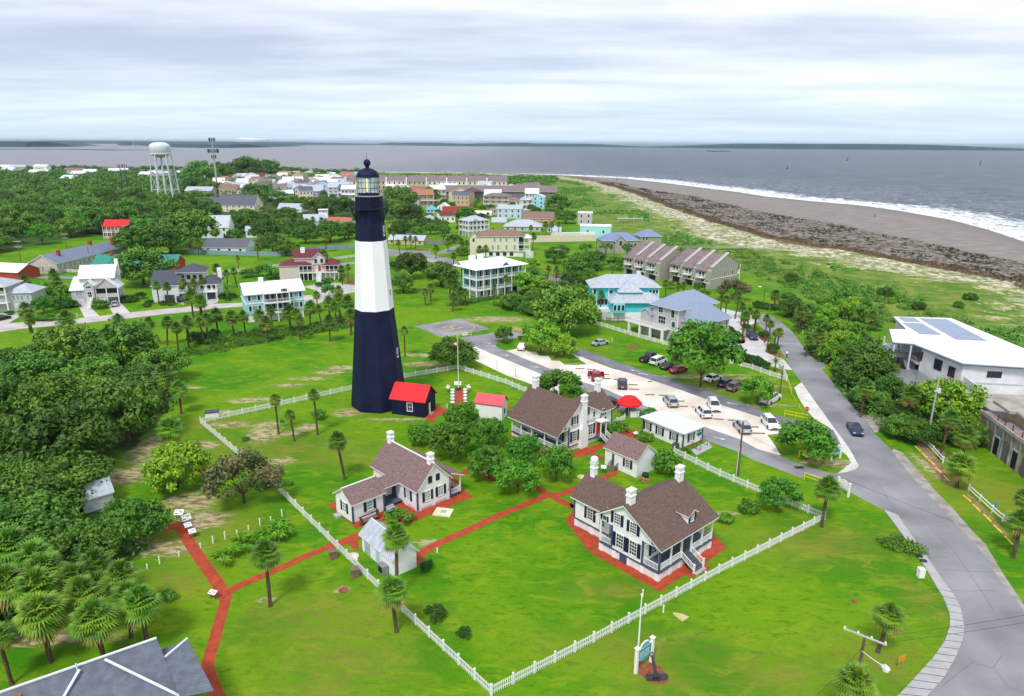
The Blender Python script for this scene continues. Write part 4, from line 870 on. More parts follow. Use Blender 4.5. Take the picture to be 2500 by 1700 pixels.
H.chim(2.8, .6, 5.6, 7.7, .36, .36); H.chim(2.8, 10.0, 5.6, 7.9, .36, .36)
# its wing, to the left
H.gable(-7.9, -3.1, 3.4, 7.6, .1, 2.9, 4.3, whitesid, woodroof, 'x', .3); H.box('ridge_board', -8.2, -3.0, 5.42, 5.58, 4.38, 4.5, trim)
H.gable(-3.1, -.02, 4.0, 6.8, .4, 3.1, 3.8, whitesid, woodroof, 'x', .25, wall=False, name='link_roof'); H.box('wall', -3.09, -.02, 6.0, 6.6, .4, 3.0, whitesid)
H.box('porch_floor', -3.08, -.02, 3.6, 6.0, .35, .5, deckp); H.steps(-2.9, -1.6, 2.5, 3.58, 0, .5, 3, M('grey_step', (.42, .42, .45))); H.box('door', -2.0, -1.2, 5.96, 5.998, .5, 2.4, slate)
corner(H, [(-7.9, 3.4), (-3.1, 3.4)], .1, 2.9)
H.win('F', -5.3, 1.75, .85, 1.25, 3.4, 2, 3, navy, gm_=glasst); H.win('L', 5.4, 1.7, .8, 1.3, -7.9, 2, 3, navy, gm_=glasst)
H.box('step', -8.8, -7.95, 6.0, 7.0, 0, .3, concrete)
# bench with railing
b = H.W(-5.9, 2.4); bn = thing('bench', 'low wooden bench frame beside the wall of the small cottage', 'bench', b, H.yaw)
MB().box(-1.5, 1.2, -.3, .3, .42, .5, wood).build('seat', bn); MB().box(-1.5, 1.2, .28, .34, .9, 1.05, dwood).build('backrest', bn)
for x in (-1.4, 1.1): MB().box(x - .05, x + .05, -.28, .32, 0, 1.05 if x < 0 else 1.4, dwood).build('leg', bn)
# ---- sheds
H = House('garden_shed', 'white shed with grey metal roof beside the white fence, partly behind a palm', 'shed', 'T4', (640, 1460), (875, 1375), yaw=41)
H.gable(0, 3.1, 0, 7.2, 0, 2.35, 3.6, white, metalroof, 'y', .3, ribs=.8); H.box('door', -.05, -.003, 5.3, 6.6, .1, 2.05, M('striped_door', (.35, .42, .45), .6, .5, 9)); H.box('door', -.05, -.003, 3.0, 3.9, .1, 2.0, M('pale_blue_door', (.45, .6, .66), .6))
H.box('ridge_cap', 1.5, 1.6, -.3, 7.5, 3.76, 3.8, trim)
u_ = H.W(-.5, 1.6); ac = thing('air_conditioner', 'grey air conditioning unit against the white shed behind the palm', 'air conditioner', u_, H.yaw); MB().box(-.35, .35, -.6, .6, 0, 1.1, M('ac_grey', (.25, .26, .27))).build('casing', ac); MB().box(-.37, -.351, -.45, .45, .2, .95, darkin).build('grille', ac)
H = House('oil_house', 'small white store house with faded red metal roof beside the walkway of panels', 'shed', 'S5', (350, 1060), (385, 1000), yaw=72); H.gable(0, 3.0, 0, 5.1, 0, 2.9, 4.2, white, pinkmetal, 'y', .16, ribs=.5, tm=M('red_trim', (.5, .04, .05), .6)); H.box('vent_panel', 1.2, 1.8, -.04, -.003, .9, 1.9, slate)
H = House('summer_kitchen', 'white outbuilding with weathered wood shingle roof and navy shutters beside the brick path', 'outbuilding', 'T5', (1640, 1240), (1850, 1140), yaw=41.5)
H.gable(0, 4.4, 0, 6.2, -.1, 2.9, 4.7, white, woodroof, 'y', .25); H.win('L', 1.7, 1.7, .8, 1.2, 0, 3, 3); H.box('door', -.05, -.003, 3.6, 4.3, .4, 2.3, white); H.box('door_shutter', -.08, -.051, 4.3, 4.75, .4, 2.3, slate)
H.steps(-.9, -.05, 3.5, 4.8, 0, .4, 3, wood, 'x')
for y in (3.5, 4.8): H.rail([(-.9, y, .05), (-.1, y, .4)], 0, .8, .15, slate)
kp = H.W(.9, -1.0); kt = thing('kettle', 'black iron kettle on the grass by the corner of the outbuilding', 'kettle', kp, 0); MB().lathe([(.2, .15), (.45, .3), (.55, .6), (.45, .85), (.4, .85)], M('cast_iron', (.02, .025, .045), .6), 14).build('bowl', kt, smooth=True)
for a in (0, 2.1, 4.2): MB().tube((.3 * math.cos(a), .3 * math.sin(a), 0), (.3 * math.cos(a), .3 * math.sin(a), .35), .04, .04, dsteel, 5).build('leg', kt)
lp_ = H.W(.2, -1.3); wp_ = thing('wood_pile', 'pile of brown split firewood beside the outbuilding', 'firewood', lp_, .6); rnd = random.Random(3)
m = MB()
for i in range(46): a = rnd.random() * 6.28; r = .75 * rnd.random() ** .6; z = .06 + (.45 * (1 - r / .8)) * rnd.random(); b2 = rnd.random() * 3.14; m.tube((r * math.cos(a) - .25 * math.cos(b2), r * math.sin(a) - .25 * math.sin(b2), z), (r * math.cos(a) + .25 * math.cos(b2), r * math.sin(a) + .25 * math.sin(b2), z + .08), .055, .055, M('cut_wood', (.38, .19, .07), .9, .4, 5), 5)
m.build('logs', wp_)
for k, (x, y) in enumerate(((-.2, 3.1), (2.6, 2.4))): pass
# office
H = House('ticket_office', 'low white building with pale metal hip roof and navy shutters beside the parking lot', 'office', 'S6', (540, 1140), (780, 1075), yaw=38)
H.box('wall', 0, 5.0, 0, 8.6, 0, 2.75, white); H.hip(0, 5.0, 0, 8.6, 2.7, 1.5, lmetal, .45)
R_ = MB()
for i in range(20):
    y = -.3 + 9.2 * i / 19; k = min(1, (y + .45) / 2.95, (9.05 - y) / 2.95)
    for xa in (-.45, 5.45): xb = xa + (2.5 - xa) * k; R_.poly([(xa, y - .025, 2.82), (xa, y + .025, 2.82), (xa, y, 2.9), (xb, y - .025, 2.82 + 1.38 * k), (xb, y + .025, 2.82 + 1.38 * k), (xb, y, 2.9 + 1.38 * k)], [(0, 1, 2), (3, 4, 5), (0, 2, 5, 3), (1, 2, 5, 4)], lmetal)
for i in range(10):
    x = -.3 + 5.6 * i / 9; k = min(1, (x + .45) / 2.95, (5.45 - x) / 2.95)
    ya = -.45; yb = ya + 2.95 * k; R_.poly([(x - .025, ya, 2.82), (x + .025, ya, 2.82), (x, ya, 2.9), (x - .025, yb, 2.82 + 1.38 * k), (x + .025, yb, 2.82 + 1.38 * k), (x, yb, 2.9 + 1.38 * k)], [(0, 1, 2), (3, 4, 5), (0, 2, 5, 3), (1, 2, 5, 4)], lmetal)
R_.build('roof_seams', H.root, fix=False)
for y in (1.9, 4.9, 7.6): H.win('L', y, 1.45, .8, 1.3, 0, 3, 4)
H.win('F', 2.0, 1.55, .8, 1.3, 0, 3, 4); corner(H, [(0, 0), (5, 0), (0, 8.6)], 0, 2.7); H.box('base_trim', .1, 4.9, -.12, -.003, 0, .22, M('red_step', (.36, .09, .07)))
H.rail([(1.6, -2.4), (1.6, -.6)], 0, .9, .9, dwood, .03); H.rail([(4.2, -1.8), (4.2, -.3)], 0, .9, .9, dwood, .03)
tealm = M('teal_sign', (.03, .32, .33), .5, .1)
sg = MB().box(3.55, 4.75, -.06, -.003, 1.35, 1.75, M('dark_teal_sign', (.02, .11, .13))).box(3.6, 4.7, -.05, -.004, 1.95, 2.2, tealm).box(3.9, 4.6, -.05, -.004, 1.1, 1.25, tealm).build('wall_sign', H.root)
u_ = H.W(-.9, .7); ac = thing('air_conditioner', 'dark grey air conditioning unit beside the office corner', 'air conditioner', u_, H.yaw); MB().box(-.4, .4, -.4, .4, 0, .95, M('ac_dark', (.09, .10, .11))).build('casing', ac); MB().lathe([(.33, .951), (.33, .97)], dsteel, 16).build('fan_grille', ac)
# grey roofed hut in the left trees
H = House('storage_hut', 'small grey-roofed storage hut half hidden by the trees at left', 'hut', 'T2', (655, 175), (870, 90), yaw=42); H.gable(0, 3.6, 0, 3.2, 0, 2.1, 3.5, M('pale_grey_wall', (.5, .52, .55)), metalroof, 'x', .2, ribs=.5)
# big building at the bottom left corner: grey shingle roof with white ridge caps
H = House('museum_shop', 'building with broad grey shingle roof and white ridge caps in the bottom left corner', 'building', 'T2', (1370, 1560), (1500, 1560), pos=Q('T2', 1200, 1140, 6.5), yaw=18)
H.pos.z = 0; H.root.location.z = 0; H.T = Matrix.Translation(H.pos) @ Matrix.Rotation(H.yaw, 4, 'Z')
def loc(zn, X, Y, z): v = H.T.inverted() @ Q(zn, X, Y, z); return v.x, v.y
zr = 6.5
def onroof(X, Y):
    n_ = (A1w - A0w).cross(E1w - A0w); o_ = Vector((0, 0, CAMH)); d_ = Q('T2', X, Y) - o_; return H.T.inverted() @ (o_ + d_ * ((A0w - o_).dot(n_) / d_.dot(n_)))
A1w, A0w, E1w = Q('T2', 1208, 1138, zr), Q('T2', -300, 1660, zr), Q('T2', 1400, 1590, 3.6)
a1 = loc('T2', 1208, 1138, zr); a0 = loc('T2', -300, 1660, zr); h1 = loc('T2', 810, 1300, zr); h2 = loc('T2', 615, 1378, zr)
e1 = loc('T2', 1400, 1590, 3.6); v1 = loc('T2', 440, 1700, 3.6)
vs = {'a0': (*a0, zr), 'a1': (*a1, zr), 'e1': (*e1, 3.6), 'h1': (*h1, zr), 'h2': (*h2, zr), 'v1': tuple(onroof(455, 1660))}
e0 = (a0[0] + (e1[0] - a1[0]), a0[1] + (e1[1] - a1[1]), 3.6)
R_ = MB(); greyroof_ = greyroof; greyroof = M('blue_grey_slate_shingles', (.125, .14, .18), .85, .18, 1.5, pattern=('shingle', 2.2, .35), det=8); R_.face([vs['a0'], vs['a1'], vs['e1'], e0], greyroof)
_d = Vector((a1[0] - a0[0], a1[1] - a0[1], 0)).normalized(); _n = Vector((-_d.y, _d.x, 0)) * 4; bk = (a1[0] + _n.x, a1[1] + _n.y, 3.6); bk0 = (a0[0] + _n.x, a0[1] + _n.y, 3.6); R_.face([vs['a0'], vs['a1'], bk, bk0], greyroof)
R_.build('roof', H.root, fix=False)
cap = MB()
for A_, B_ in ((vs['a0'], vs['a1']), (vs['h1'], vs['e1']), (vs['h2'], vs['v1'])): cap.tube(Vector(A_) + Vector((0, 0, .06)), Vector(B_) + Vector((0, 0, .10)), .12, .12, lmetal, 6)
s1 = loc('T2', 1445, 1138, 5.4); s2 = loc('T2', 1270, 1285, 5.4); s3 = loc('T2', 1660, 1600, 3.4); s4 = loc('T2', 1240, 1215, 5.0)
cap.tube((*s1, 5.46), (*s2, 5.46), .11, .11, lmetal, 6); cap.build('ridge_caps', H.root)
lw = MB(); lw.face([(*s1, 5.4), (*s2, 5.4), (*loc('T2', 1390, 1590, 4.2), 4.2), (*s3, 4.2)], greyroof); lw.face([(*s1, 5.4), (*s2, 5.4), (*s4, 4.9), ], greyroof); lw.build('side_roof', H.root, fix=False)
xs_ = [a0[0], a1[0] - .5, e1[0] - .6, e0[0]]; H.mb(MB().poly([(a0[0], a0[1] + 1, 0), (a1[0] - .3, a1[1] + 1, 0), (e1[0] - .5, e1[1] - 2, 0), (e0[0], e0[1] - 2, 0), (a0[0], a0[1] + 1, 3.3), (a1[0] - .3, a1[1] + 1, 3.3), (e1[0] - .5, e1[1] - 2, 3.3), (e0[0], e0[1] - 2, 3.3)], [(0, 1, 2, 3), (4, 5, 6, 7), (0, 1, 5, 4), (1, 2, 6, 5), (2, 3, 7, 6), (3, 0, 4, 7)], M('grey_wall', (.35, .36, .38))), 'wall')
greyroof = greyroof_; cb = loc('T2', 120, 1560, 7.5); H.chim(cb[0], cb[1], 5, 7.5, .3, .3, brick, cap=False); vp = loc('T2', 592, 1360, 6.6); MB().tube((*vp, 6.3), (*vp, 7.0), .06, .06, lmetal).build('vent_pipe', H.root)
# ================================================================ NEIGHBOUR HOUSES
greyw = M('grey_siding', (.50, .48, .49), .7, .05, 1.2, pattern=('siding', 1.5, .12)); cyan = M('turquoise_siding', (.07, .66, .76), .6, .04, 1); ltblue = M('light_blue_siding', (.34, .66, .78), .6, .05, 1)
cream = M('cream_siding', (.72, .66, .52), .7, .05, 1); pale = M('pale_siding', (.68, .72, .76), .7, .05, 1); greige = M('greige_siding', (.36, .33, .29), .75, .08, 1); tan = M('tan_siding', (.55, .42, .27), .75, .08); lilac = M('pale_blue_siding', (.50, .60, .78), .7, .05)
whiteroof = M('white_metal_roof', (.86, .86, .87), .5, .03, 1); tealw = M('teal_siding', (.02, .24, .24), .6, .1); redb = M('red_brick_wall', (.36, .06, .03), .9, .2, 2); brownr2 = M('brown_roof', (.24, .15, .12), .9, .15, 1); mauve = M('mauve_brown_roof', (.21, .16, .17), .9, .15, .8); rust = M('rust_roof', (.40, .16, .10), .9, .15, 1)
G1 = 'houses beyond the lawn'
# left street: grey and white house with carport
H = House('beach_house', 'pale grey house with gabled screen porch and a car in its carport', 'house', 'R6', (880, 875), (1370, 850), yaw=14, group=G1)
H.gable(.8, 10.2, 2.6, 10.2, 0, 8.2, 11.3, greyw, lmetal, 'x'); H.gable(-1.2, 3.0, .2, 11, 0, 5.0, 8.0, greyw, lmetal, 'x', .4)
H.gable(2.7, 5.3, -.6, 5, 2.4, 6.4, 7.7, greyw, lmetal, 'y', .3); H.gable(5.5, 11.7, -.2, 6, 5.2, 5.4, 8.2, greyw, lmetal, 'y', .35, zb=5.2)
H.box('wall', 5.5, 11.7, -.15, 6, 2.4, 2.65, greyw); H.box('wall', 5.6, 8.2, 0, 6, 0, 2.4, white); H.box('carport_back', 8.2, 11.5, 4.5, 6, 0, 2.4, greyw)
H.box('garage_door', -.8, 2.2, .14, .198, .1, 2.1, M('garage_grey', (.62, .64, .68))); H.posts([(5.6, -.05), (8.5, -.05), (11.6, -.05)], 0, 5.2, .12); H.posts([(11.6, 5.9)], 0, 5.2)
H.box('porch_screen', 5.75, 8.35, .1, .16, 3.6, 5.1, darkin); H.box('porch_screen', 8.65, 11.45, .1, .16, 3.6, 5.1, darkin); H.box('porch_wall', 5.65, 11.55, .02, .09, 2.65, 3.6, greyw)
H.win('F', .9, 3.9, 1.7, 1.4, .19, 2, 2, None, gm_=glasst); H.win('F', 4.0, 5.8, 1.4, .7, -.6, 3, 1, None); H.win('F', 4.0, 3.6, 1.1, 1.6, -.6, 2, 2, None); H.steps(3.6, 4.8, -4.2, -.7, 0, 2.5, 10, white); H.rail([(3.6, -4.2, 0), (3.6, -.7, 2.5)], 0, .9, .3, bal=.03); H.rail([(4.85, -4.2, 0), (4.85, -.7, 2.5)], 0, .9, .3, bal=.03)
H.chim(10.4, 7, 8, 13.2, .5, .45, white, cap=False); H.wins('L', [3.5, 6.5], 3.8, pos=-1.2)
# far left, cut by the frame
H = House('beach_house', 'blue-grey roofed house with stacked porches cut by the left edge of the photo', 'house', 'R6', (130, 940), (300, 945), yaw=8, group=G1)
H.box('wall', -9, 5.4, 1.5, 10, 0, 5.6, greyw); H.hip(-1, 5.6, 1.5, 9, 5.3, 2.2, metalroof); H.hip(-10, -.5, 0, 9, 7.4, 2.4, metalroof); H.box('wall', -9, -.8, 2.2, 9, 5.6, 7.4, greyw)
H.box('porch_deck', -9, -.6, 0, 2.2, 2.5, 2.7, trim); H.box('porch_deck', -9, -.6, 0, 2.2, 5.0, 5.2, trim); H.posts([(-4.8, .1), (-.7, .1), (-9, .1)], 0, 7.4, .14); H.rail([(-9, .05), (-.7, .05)], 2.7, .95, .4, bal=.03); H.rail([(-9, .05), (-.7, .05)], 5.2, .95, .4, bal=.03)
H.box('garage_door', .4, 4.8, 1.44, 1.498, 0, 2.2, M('garage_grey', (.6, .6, .6))); H.wins('F', [.6, 1.7, 2.8, 4.4], 3.9, .8, 1.3, 1.5, gm_=glasst); H.wins('F', [-7, -5.5, -2.5], 3.9, 1.0, 1.6, 2.2); H.wins('F', [-7, -5.5, -2.5], 6.2, 1.0, 1.4, 2.2)
# dark roofed house
H = House('beach_house', 'white house with charcoal hip roofs and arched garage bays behind street palms', 'house', 'R6', (1830, 825), (2060, 805), yaw=13, group=G1)
H.gable(-2.2, 5.6, 0, 12, 0, 5.2, 8.8, pale, darkroof, 'x', .4); H.box('wall', 4.8, 16.5, 1.5, 11, 0, 4.9, pale); H.hip(4.8, 12.5, 4, 12, 8.2, 2.4, darkroof); H.box('wall', 5.0, 12.2, 5, 11.6, 4.9, 8.2, pale); H.hip(11, 17, 1.2, 11, 4.7, 2.2, darkroof); H.box('porch_roof', 4.6, 12.5, 1.0, 5.2, 4.9, 5.1, darkroof)
H.box('porch_deck', 5.2, 16.6, -.4, 1.48, 2.5, 2.7, trim); H.posts([(x, -.3) for x in (5.3, 8, 10.7, 13.4, 16.4)], 0, 4.9, .1); H.rail([(5.3, -.35), (16.4, -.35)], 2.7, .9, .4, bal=.03); H.wins('F', [6.3, 8.2, 10.2, 12, 14, 15.6], 3.7, 1.0, 1.5, 1.5); H.wins('F', [5.9, 7.7, 9.5, 11.3], 6.6, 1.1, 1.4, 5.0); H.box('garage_door', 1.2, 4.0, -.06, -.003, 0, 2.1, darkroof); H.box('garage_door', 13.2, 15.6, 1.44, 1.49, 0, 2.1, darkroof); H.wins('L', [3, 6, 9], 3.7, pos=-2.2); H.chim(16.3, 9, 5, 8.6, .6, .5, white)
# light blue house with roof deck
H = House('beach_house', 'light blue house with white metal roof and recessed double balcony behind a row of palms', 'house', 'R7', (690, 740), (1360, 680), z=8.0, yaw=27, group=G1)
H.box('wall', 0, 15.5, 0, 11.5, 2.4, 8.0, ltblue); H.box('wall', .3, 15.2, .3, 11.2, 0, 2.4, white); H.gable(0, 15.5, 0, 11.5, 7.9, 7.9, 10.0, ltblue, whiteroof, 'x', .5, zb=7.9)
H.box('belt', -.12, 15.62, -.12, -.003, 5.1, 5.4, trim); H.box('belt', -.12, -.003, 0, 11.5, 5.1, 5.4, trim)
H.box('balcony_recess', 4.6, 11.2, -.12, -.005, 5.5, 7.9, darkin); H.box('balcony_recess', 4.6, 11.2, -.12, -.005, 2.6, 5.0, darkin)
for z in (2.45, 5.25, 7.95): H.box('balcony_deck', 4.3, 11.4, -2.2, -.125, z, z + .2, trim); H.rail([(4.4, -2.1), (11.3, -2.1)], z + .2, 1.0, .8, bal=.035)
H.posts([(4.4, -2.1), (7.9, -2.1), (11.3, -2.1)], 0, 8.9, .13); H.rail([(4.4, -2.1), (4.4, -.2)], 8.15, 1.0, .5); H.rail([(11.3, -2.1), (11.3, -.2)], 8.15, 1.0, .5)
for x in (2.2, 13.3):
    for z in (3.9, 6.8): H.win('F', x, z, 1.3, 1.4, -.003, 1, 1, None, gm_=glasst); H.wins('F', [x - 1.25, x + 1.25], z, .7, 1.4, -.003, gm_=glass)
for z in (3.9, 6.7): H.wins('F', [5.6, 7.1, 8.8, 10.3], z, 1.1, 1.9, -.125, gm_=glass); H.wins('L', [2.5, 6, 9], z, .7, 1.2, 0)
H.chim(5.0, 5.2, 8.8, 11.4, .6, .5, white); bt = H.box('deck_hot_tub', 9.4, 10.9, -1.2, -.4, 8.16, 8.9, dsteel)
# maroon roofed house
H = House('beach_house', 'pale pink house with maroon hip roofs, screened porches and a white front stair', 'house', 'R7', (1300, 590), (1600, 600), yaw=10, group=G1)
pk = M('pale_pink_siding', (.62, .53, .52), .7)
H.box('wall', -6.5, 12.5, 2, 11, 0, 5.6, pk); H.hip(-6.5, 4.5, 1.4, 11, 5.3, 2.4, marroon); H.hip(8.5, 14, 1.0, 10, 5.3, 1.8, marroon); H.gable(-1.5, 9, 3.5, 10, 5.6, 8.0, 10.4, pk, marroon, 'x', .5); H.gable(5.2, 9.4, 1.6, 7, 5.6, 8.0, 9.9, pk, marroon, 'y', .5)
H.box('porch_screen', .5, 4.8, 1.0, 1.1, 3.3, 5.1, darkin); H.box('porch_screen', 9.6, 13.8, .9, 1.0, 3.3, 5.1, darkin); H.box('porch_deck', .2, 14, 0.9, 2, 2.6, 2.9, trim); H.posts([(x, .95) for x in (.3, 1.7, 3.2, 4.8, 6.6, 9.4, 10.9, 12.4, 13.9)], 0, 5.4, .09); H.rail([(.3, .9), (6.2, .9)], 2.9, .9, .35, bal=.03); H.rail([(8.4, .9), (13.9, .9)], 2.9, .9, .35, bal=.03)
H.wins('F', [6.2, 8.3], 6.9, 1.0, 1.6, 1.6); H.wins('F', [7.3], 4.2, 1.0, 2.0, 1.9, gm_=redb); H.steps(6.4, 8.0, -3.5, .9, 0, 2.9, 10, white); H.rail([(6.4, -3.5, .1), (6.4, .9, 2.9)], 0, .9, .3, bal=.03); H.rail([(8.0, -3.5, .1), (8.0, .9, 2.9)], 0, .9, .3, bal=.03); H.box('garage_door', .8, 4.4, 1.92, 1.98, 0, 2.3, darkin); H.chim(1.5, 5.6, 8.5, 11.2, .75, .45, white); H.box('garage', -6.6, .2, 1.2, 2, 0, 4.9, pk)
# long barrack with slate roof, and green roofed building behind it
H = House('barrack', 'long low cream building with slate blue roof and brick chimneys among the trees at left', 'building', 'R6', (640, 387), (1190, 250), z=4)
H.gable(0, 29.5, 0, 10.5, 0, 4.0, 6.9, M('cream_stucco', (.50, .45, .38), .85), M('slate_roof', (.19, .22, .31), .85, .1), 'x', .5); H.wins('F', [1.8, 4.2, 7.5, 10, 13.5, 16, 19, 22, 25, 28], 2.3, 1.2, 1.9, gm_=glasst); H.wins('L', [2.5, 5.5, 8.5], 2.0, .9, 1.9, 0, gm_=glasst); H.chim(6.5, 3.2, 4.5, 8.2, .5, .5, redb, cap=False); H.chim(29, 5.2, 6, 8.6, .6, .6, redb, cap=False); H.chim(-3, 9, 0, 4, .4, .4, redb, cap=False)
H.gable(29.6, 48, 1, 10, 0, 3.8, 6.3, M('cream_stucco', (.5, .45, .38)), M('slate_roof', (.16, .18, .25)), 'x', .5); H.chim(41, 3, 5, 8.5, .6, .6, redb, cap=False)
H = House('barrack', 'red brick building with green roof partly hidden by a round oak', 'building', 'R6', (1045, 390), (1230, 390), z=3.5); H.gable(0, 30.5, .5, 9.5, 0, 3.3, 6.1, redb, greenroof, 'x', .5); H.wins('F', [2, 6, 10, 22, 27], 1.8, 1.1, 1.3, .5); H.chim(5.3, 4.6, 5, 7.4, .6, .5, redb, cap=False)
H = House('garage_building', 'red walled building with white roof at the left edge', 'building', pos=Q('R6', 60, 575), yaw=-12); H.gable(-10, 6, 0, 9, 0, 3.0, 5.2, redb, whiteroof, 'x', .4)
H = House('pink_house', 'pink two-storey house with red roof and white porches among dark trees', 'house', pos=Q('R6', 1180, 110), yaw=8); pkh = M('pink_siding', (.72, .30, .32), .7)
H.gable(0, 11, 2.2, 9, 0, 6.4, 9.0, pkh, redmetal, 'x', .5); H.box('porch_deck', 0, 7.5, 0, 2.2, 3.1, 3.3, white); H.box('porch_roof', -.3, 7.8, -.3, 2.2, 6.1, 6.3, redmetal); H.posts([(x, .1) for x in (0.1, 2, 4, 6, 7.4)], 0, 6.1, .12); H.rail([(.1, .05), (7.4, .05)], 3.3, .9, .5, bal=.04); H.rail([(.1, .05), (7.4, .05)], .3, .9, .5, bal=.04); H.wins('F', [1.2, 3.2, 5.4, 9], 4.7, 1.0, 1.6, 2.2); H.wins('F', [1.2, 3.2, 5.4, 9], 1.6, 1.0, 1.8, 2.2); H.wins('R', [4, 7], 4.7, pos=11)
# teal house with white roof and double verandas
H = House('beach_house', 'teal three-storey house with wide white roof and two full verandas', 'house', 'S1', (290, 275), (845, 185), z=9.6, yaw=38, group=G1)
w = 20; H.box('wall', 2.2, w, 2.2, 11.5, 2.6, 9.4, tealw); H.box('wall', 2.0, w - .2, 2.0, 11.3, 0, 2.6, white); H.hip(0, w + .4, 0, 12, 9.4, 2.4, whiteroof, .6); H.gable(9.8, 13.6, .2, 6, 9.4, 9.5, 11.0, tealw, whiteroof, 'y', .4, zb=9.4); H.gable(.2, 6, 7.4, 11.4, 9.3, 9.4, 10.9, tealw, whiteroof, 'x', .4, zb=9.3)
for z in (2.6, 6.0): H.box('veranda_deck', 0, w, 0, 2.19, z, z + .22, trim); H.box('veranda_deck', 0, 2.19, 2.2, 7.5, z, z + .22, trim); H.rail([(0.1, 7.4), (.1, .1), (w - .1, .1)], z + .22, 1.0, .4, bal=.035)
H.posts([(.1 + i * (w - .2) / 7, .1) for i in range(8)] + [(.1, 3.8), (.1, 7.4)], 0, 9.4, .14)
for z in (4.5, 7.9): H.wins('F', [3.2, 4.4, 5.6, 7.4, 9.6, 11.4, 13.4, 14.6, 16.6, 18.6], z, .9, 2.0, 2.2); H.wins('L', [3.6, 5.6], z, .9, 1.8, 2.2); H.wins('L', [8.6, 10.2], z, .9, 1.7, 2.2)
H.wins('F', [4, 7, 13, 17], 1.2, 1.8, 1.6, 2.0); H.chim(4, 8, 10, 13, .9, .7, whiteroof, cap=False); H.chim(8, 9, 10, 13, .8, .6, whiteroof, cap=False); H.rail([(6, 1.5), (17, 1.5)], 9.9, .8, .6, bal=.05, name='roof_railing'); H.box('wall', 1.9, 2.2, 7.5, 11.4, 2.6, 9.4, tealw)
# turquoise house
H = House('beach_house', 'bright turquoise house with ribbed grey metal roofs and white trim', 'house', 'S2', (210, 280), (1010, 295), z=8.6, yaw=2, group=G1)
H.box('wall', .3, 19.5, .6, 9.5, 2.4, 8.4, cyan); H.hip(0, 19.6, .2, 10, 8.3, 3.0, metalroof, .5, ribs=.7)
H.box('wall', 5.0, 18.8, -5.5, .59, 2.4, 5.3, cyan); H.hip(4.8, 19.2, -6, 3.0, 5.2, 2.0, metalroof, .5, ribs=.7, rl=9); H.box('wall', 7.8, 13.6, -2.2, .6, 5.6, 7.6, cyan); H.hip(7.6, 13.8, -2.5, 5, 7.5, 2.8, metalroof, .45, ribs=.7, rl=1.5)
H.box('wall', .8, 19, -4.9, 9, 0, 2.4, M('concrete_skirt', (.55, .55, .57))); H.box('skirt', 4.98, 18.82, -5.55, -5.501, 0, 2.36, white)
H.box('bay', 5.2, 8.4, -6.6, -5.51, 2.4, 5.2, cyan); H.wins('F', [5.7, 6.8, 7.9], 3.9, .75, 1.6, -6.6); H.wins('F', [18.1], 3.9, 1.2, 1.6, -5.5); H.wins('F', [1.0], 7.0, .7, 1.5, .6); H.wins('F', [5.6], 7.0, 1.2, 1.1, .6); H.wins('F', [17.1, 18.1, 19.0], 7.0, .7, 1.1, .6); H.wins('F', [1.0, 2.2, 3.3, 4.3], 4.0, .9, 1.7, .6); H.box('porch_deck', 0, 4.9, -1.4, .58, 2.4, 2.6, trim); H.posts([(.1, -1.3), (4.8, -1.3)], 0, 2.4); H.posts([(x, .5) for x in (.35, 5, 19.4)], 2.4, 8.3, .12); H.chim(14.4, 5.5, 9.5, 12.3, .6, .5, lmetal, cap=False)
H.rail([(9.4, -7.0), (15, -7.0)], 0, 2.2, .3, white, .06, 'yard_fence')
# grey house with raised deck
H = House('beach_house', 'light grey house with blue-grey shingle roof and raised white deck on tall posts', 'house', 'S2', (1425, 705), (1780, 625), z=5.5, group=G1)
deckg = M('grey_decking', (.50, .50, .52), .8)
H.box('wall', 0, 11.8, 0, 5.8, 0, 5.4, greyw); H.hip(-.1, 12.2, -.1, 9.0, 5.3, 4.2, blueroof, .5, rl=3.4)
H.box('wall', -1.6, 13.2, 5.3, 13.5, 0, 8.3, greyw); H.hip(-1.8, 13.4, 5.1, 13.8, 8.2, 3.4, blueroof, .55); H.box('wall', .6, 8, 4.5, 8, 5.4, 8.25, greyw)
H.gable(-2.6, 3.5, 13.4, 16.8, 0, 5.8, 7.0, greyw, blueroof, 'x', .3)
H.box('deck', -4.4, -1.61, 7.6, 13.4, 2.9, 3.1, deckg); H.box('deck', -4.4, 2.0, 13.4, 20.6, 2.9, 3.1, deckg); H.box('deck_fascia', -4.5, -4.41, 7.5, 20.7, 2.75, 3.15, trim); H.box('deck_fascia', -4.41, -1.62, 7.5, 7.59, 2.75, 3.15, trim)
H.posts([(-4.2, y) for y in (7.8, 11.8, 15.4, 19.2)] + [(-2.0, 9.8), (1.8, 20.3)], 0, 2.88, .26); H.rail([(-1.7, 7.6), (-4.4, 7.6), (-4.4, 20.6), (2.0, 20.6), (2.0, 17)], 3.1, 1.05, .4, bal=.035)
H.posts([(-.02, -.02), (-1.62, 5.28), (11.82, -.02)], 0, 5.3, .09, None, 'corner_trim'); H.posts([(-1.62, 5.28), (13.2, 5.28)], 5.3, 8.2, .09, None, 'corner_trim'); H.box('belt', -1.66, -1.61, 5.3, 13.4, 2.6, 2.85, trim)
sg_ = M('screen_glass', (.03, .08, .07), .3)
H.win('L', 10.4, 4.7, 2.4, 1.9, -1.6, 3, 2, None); H.win('L', 11.0, 7.2, 1.4, 1.4, -1.6, 2, 2, None); H.win('L', 7.0, 6.9, 1.1, 1.9, -1.6, 1, 1, None, gm_=sg_); H.win('L', 6.6, 4.2, 1.1, 1.5, -1.6, 1, 1, None, gm_=sg_); H.win('L', 2.8, 4.0, 1.6, 1.4, 0, 2, 2, None); H.wins('F', [8.2, 10.9], 4.0, .6, 1.7, 0); H.wins('R', [8, 11], 6.8, pos=13.2)
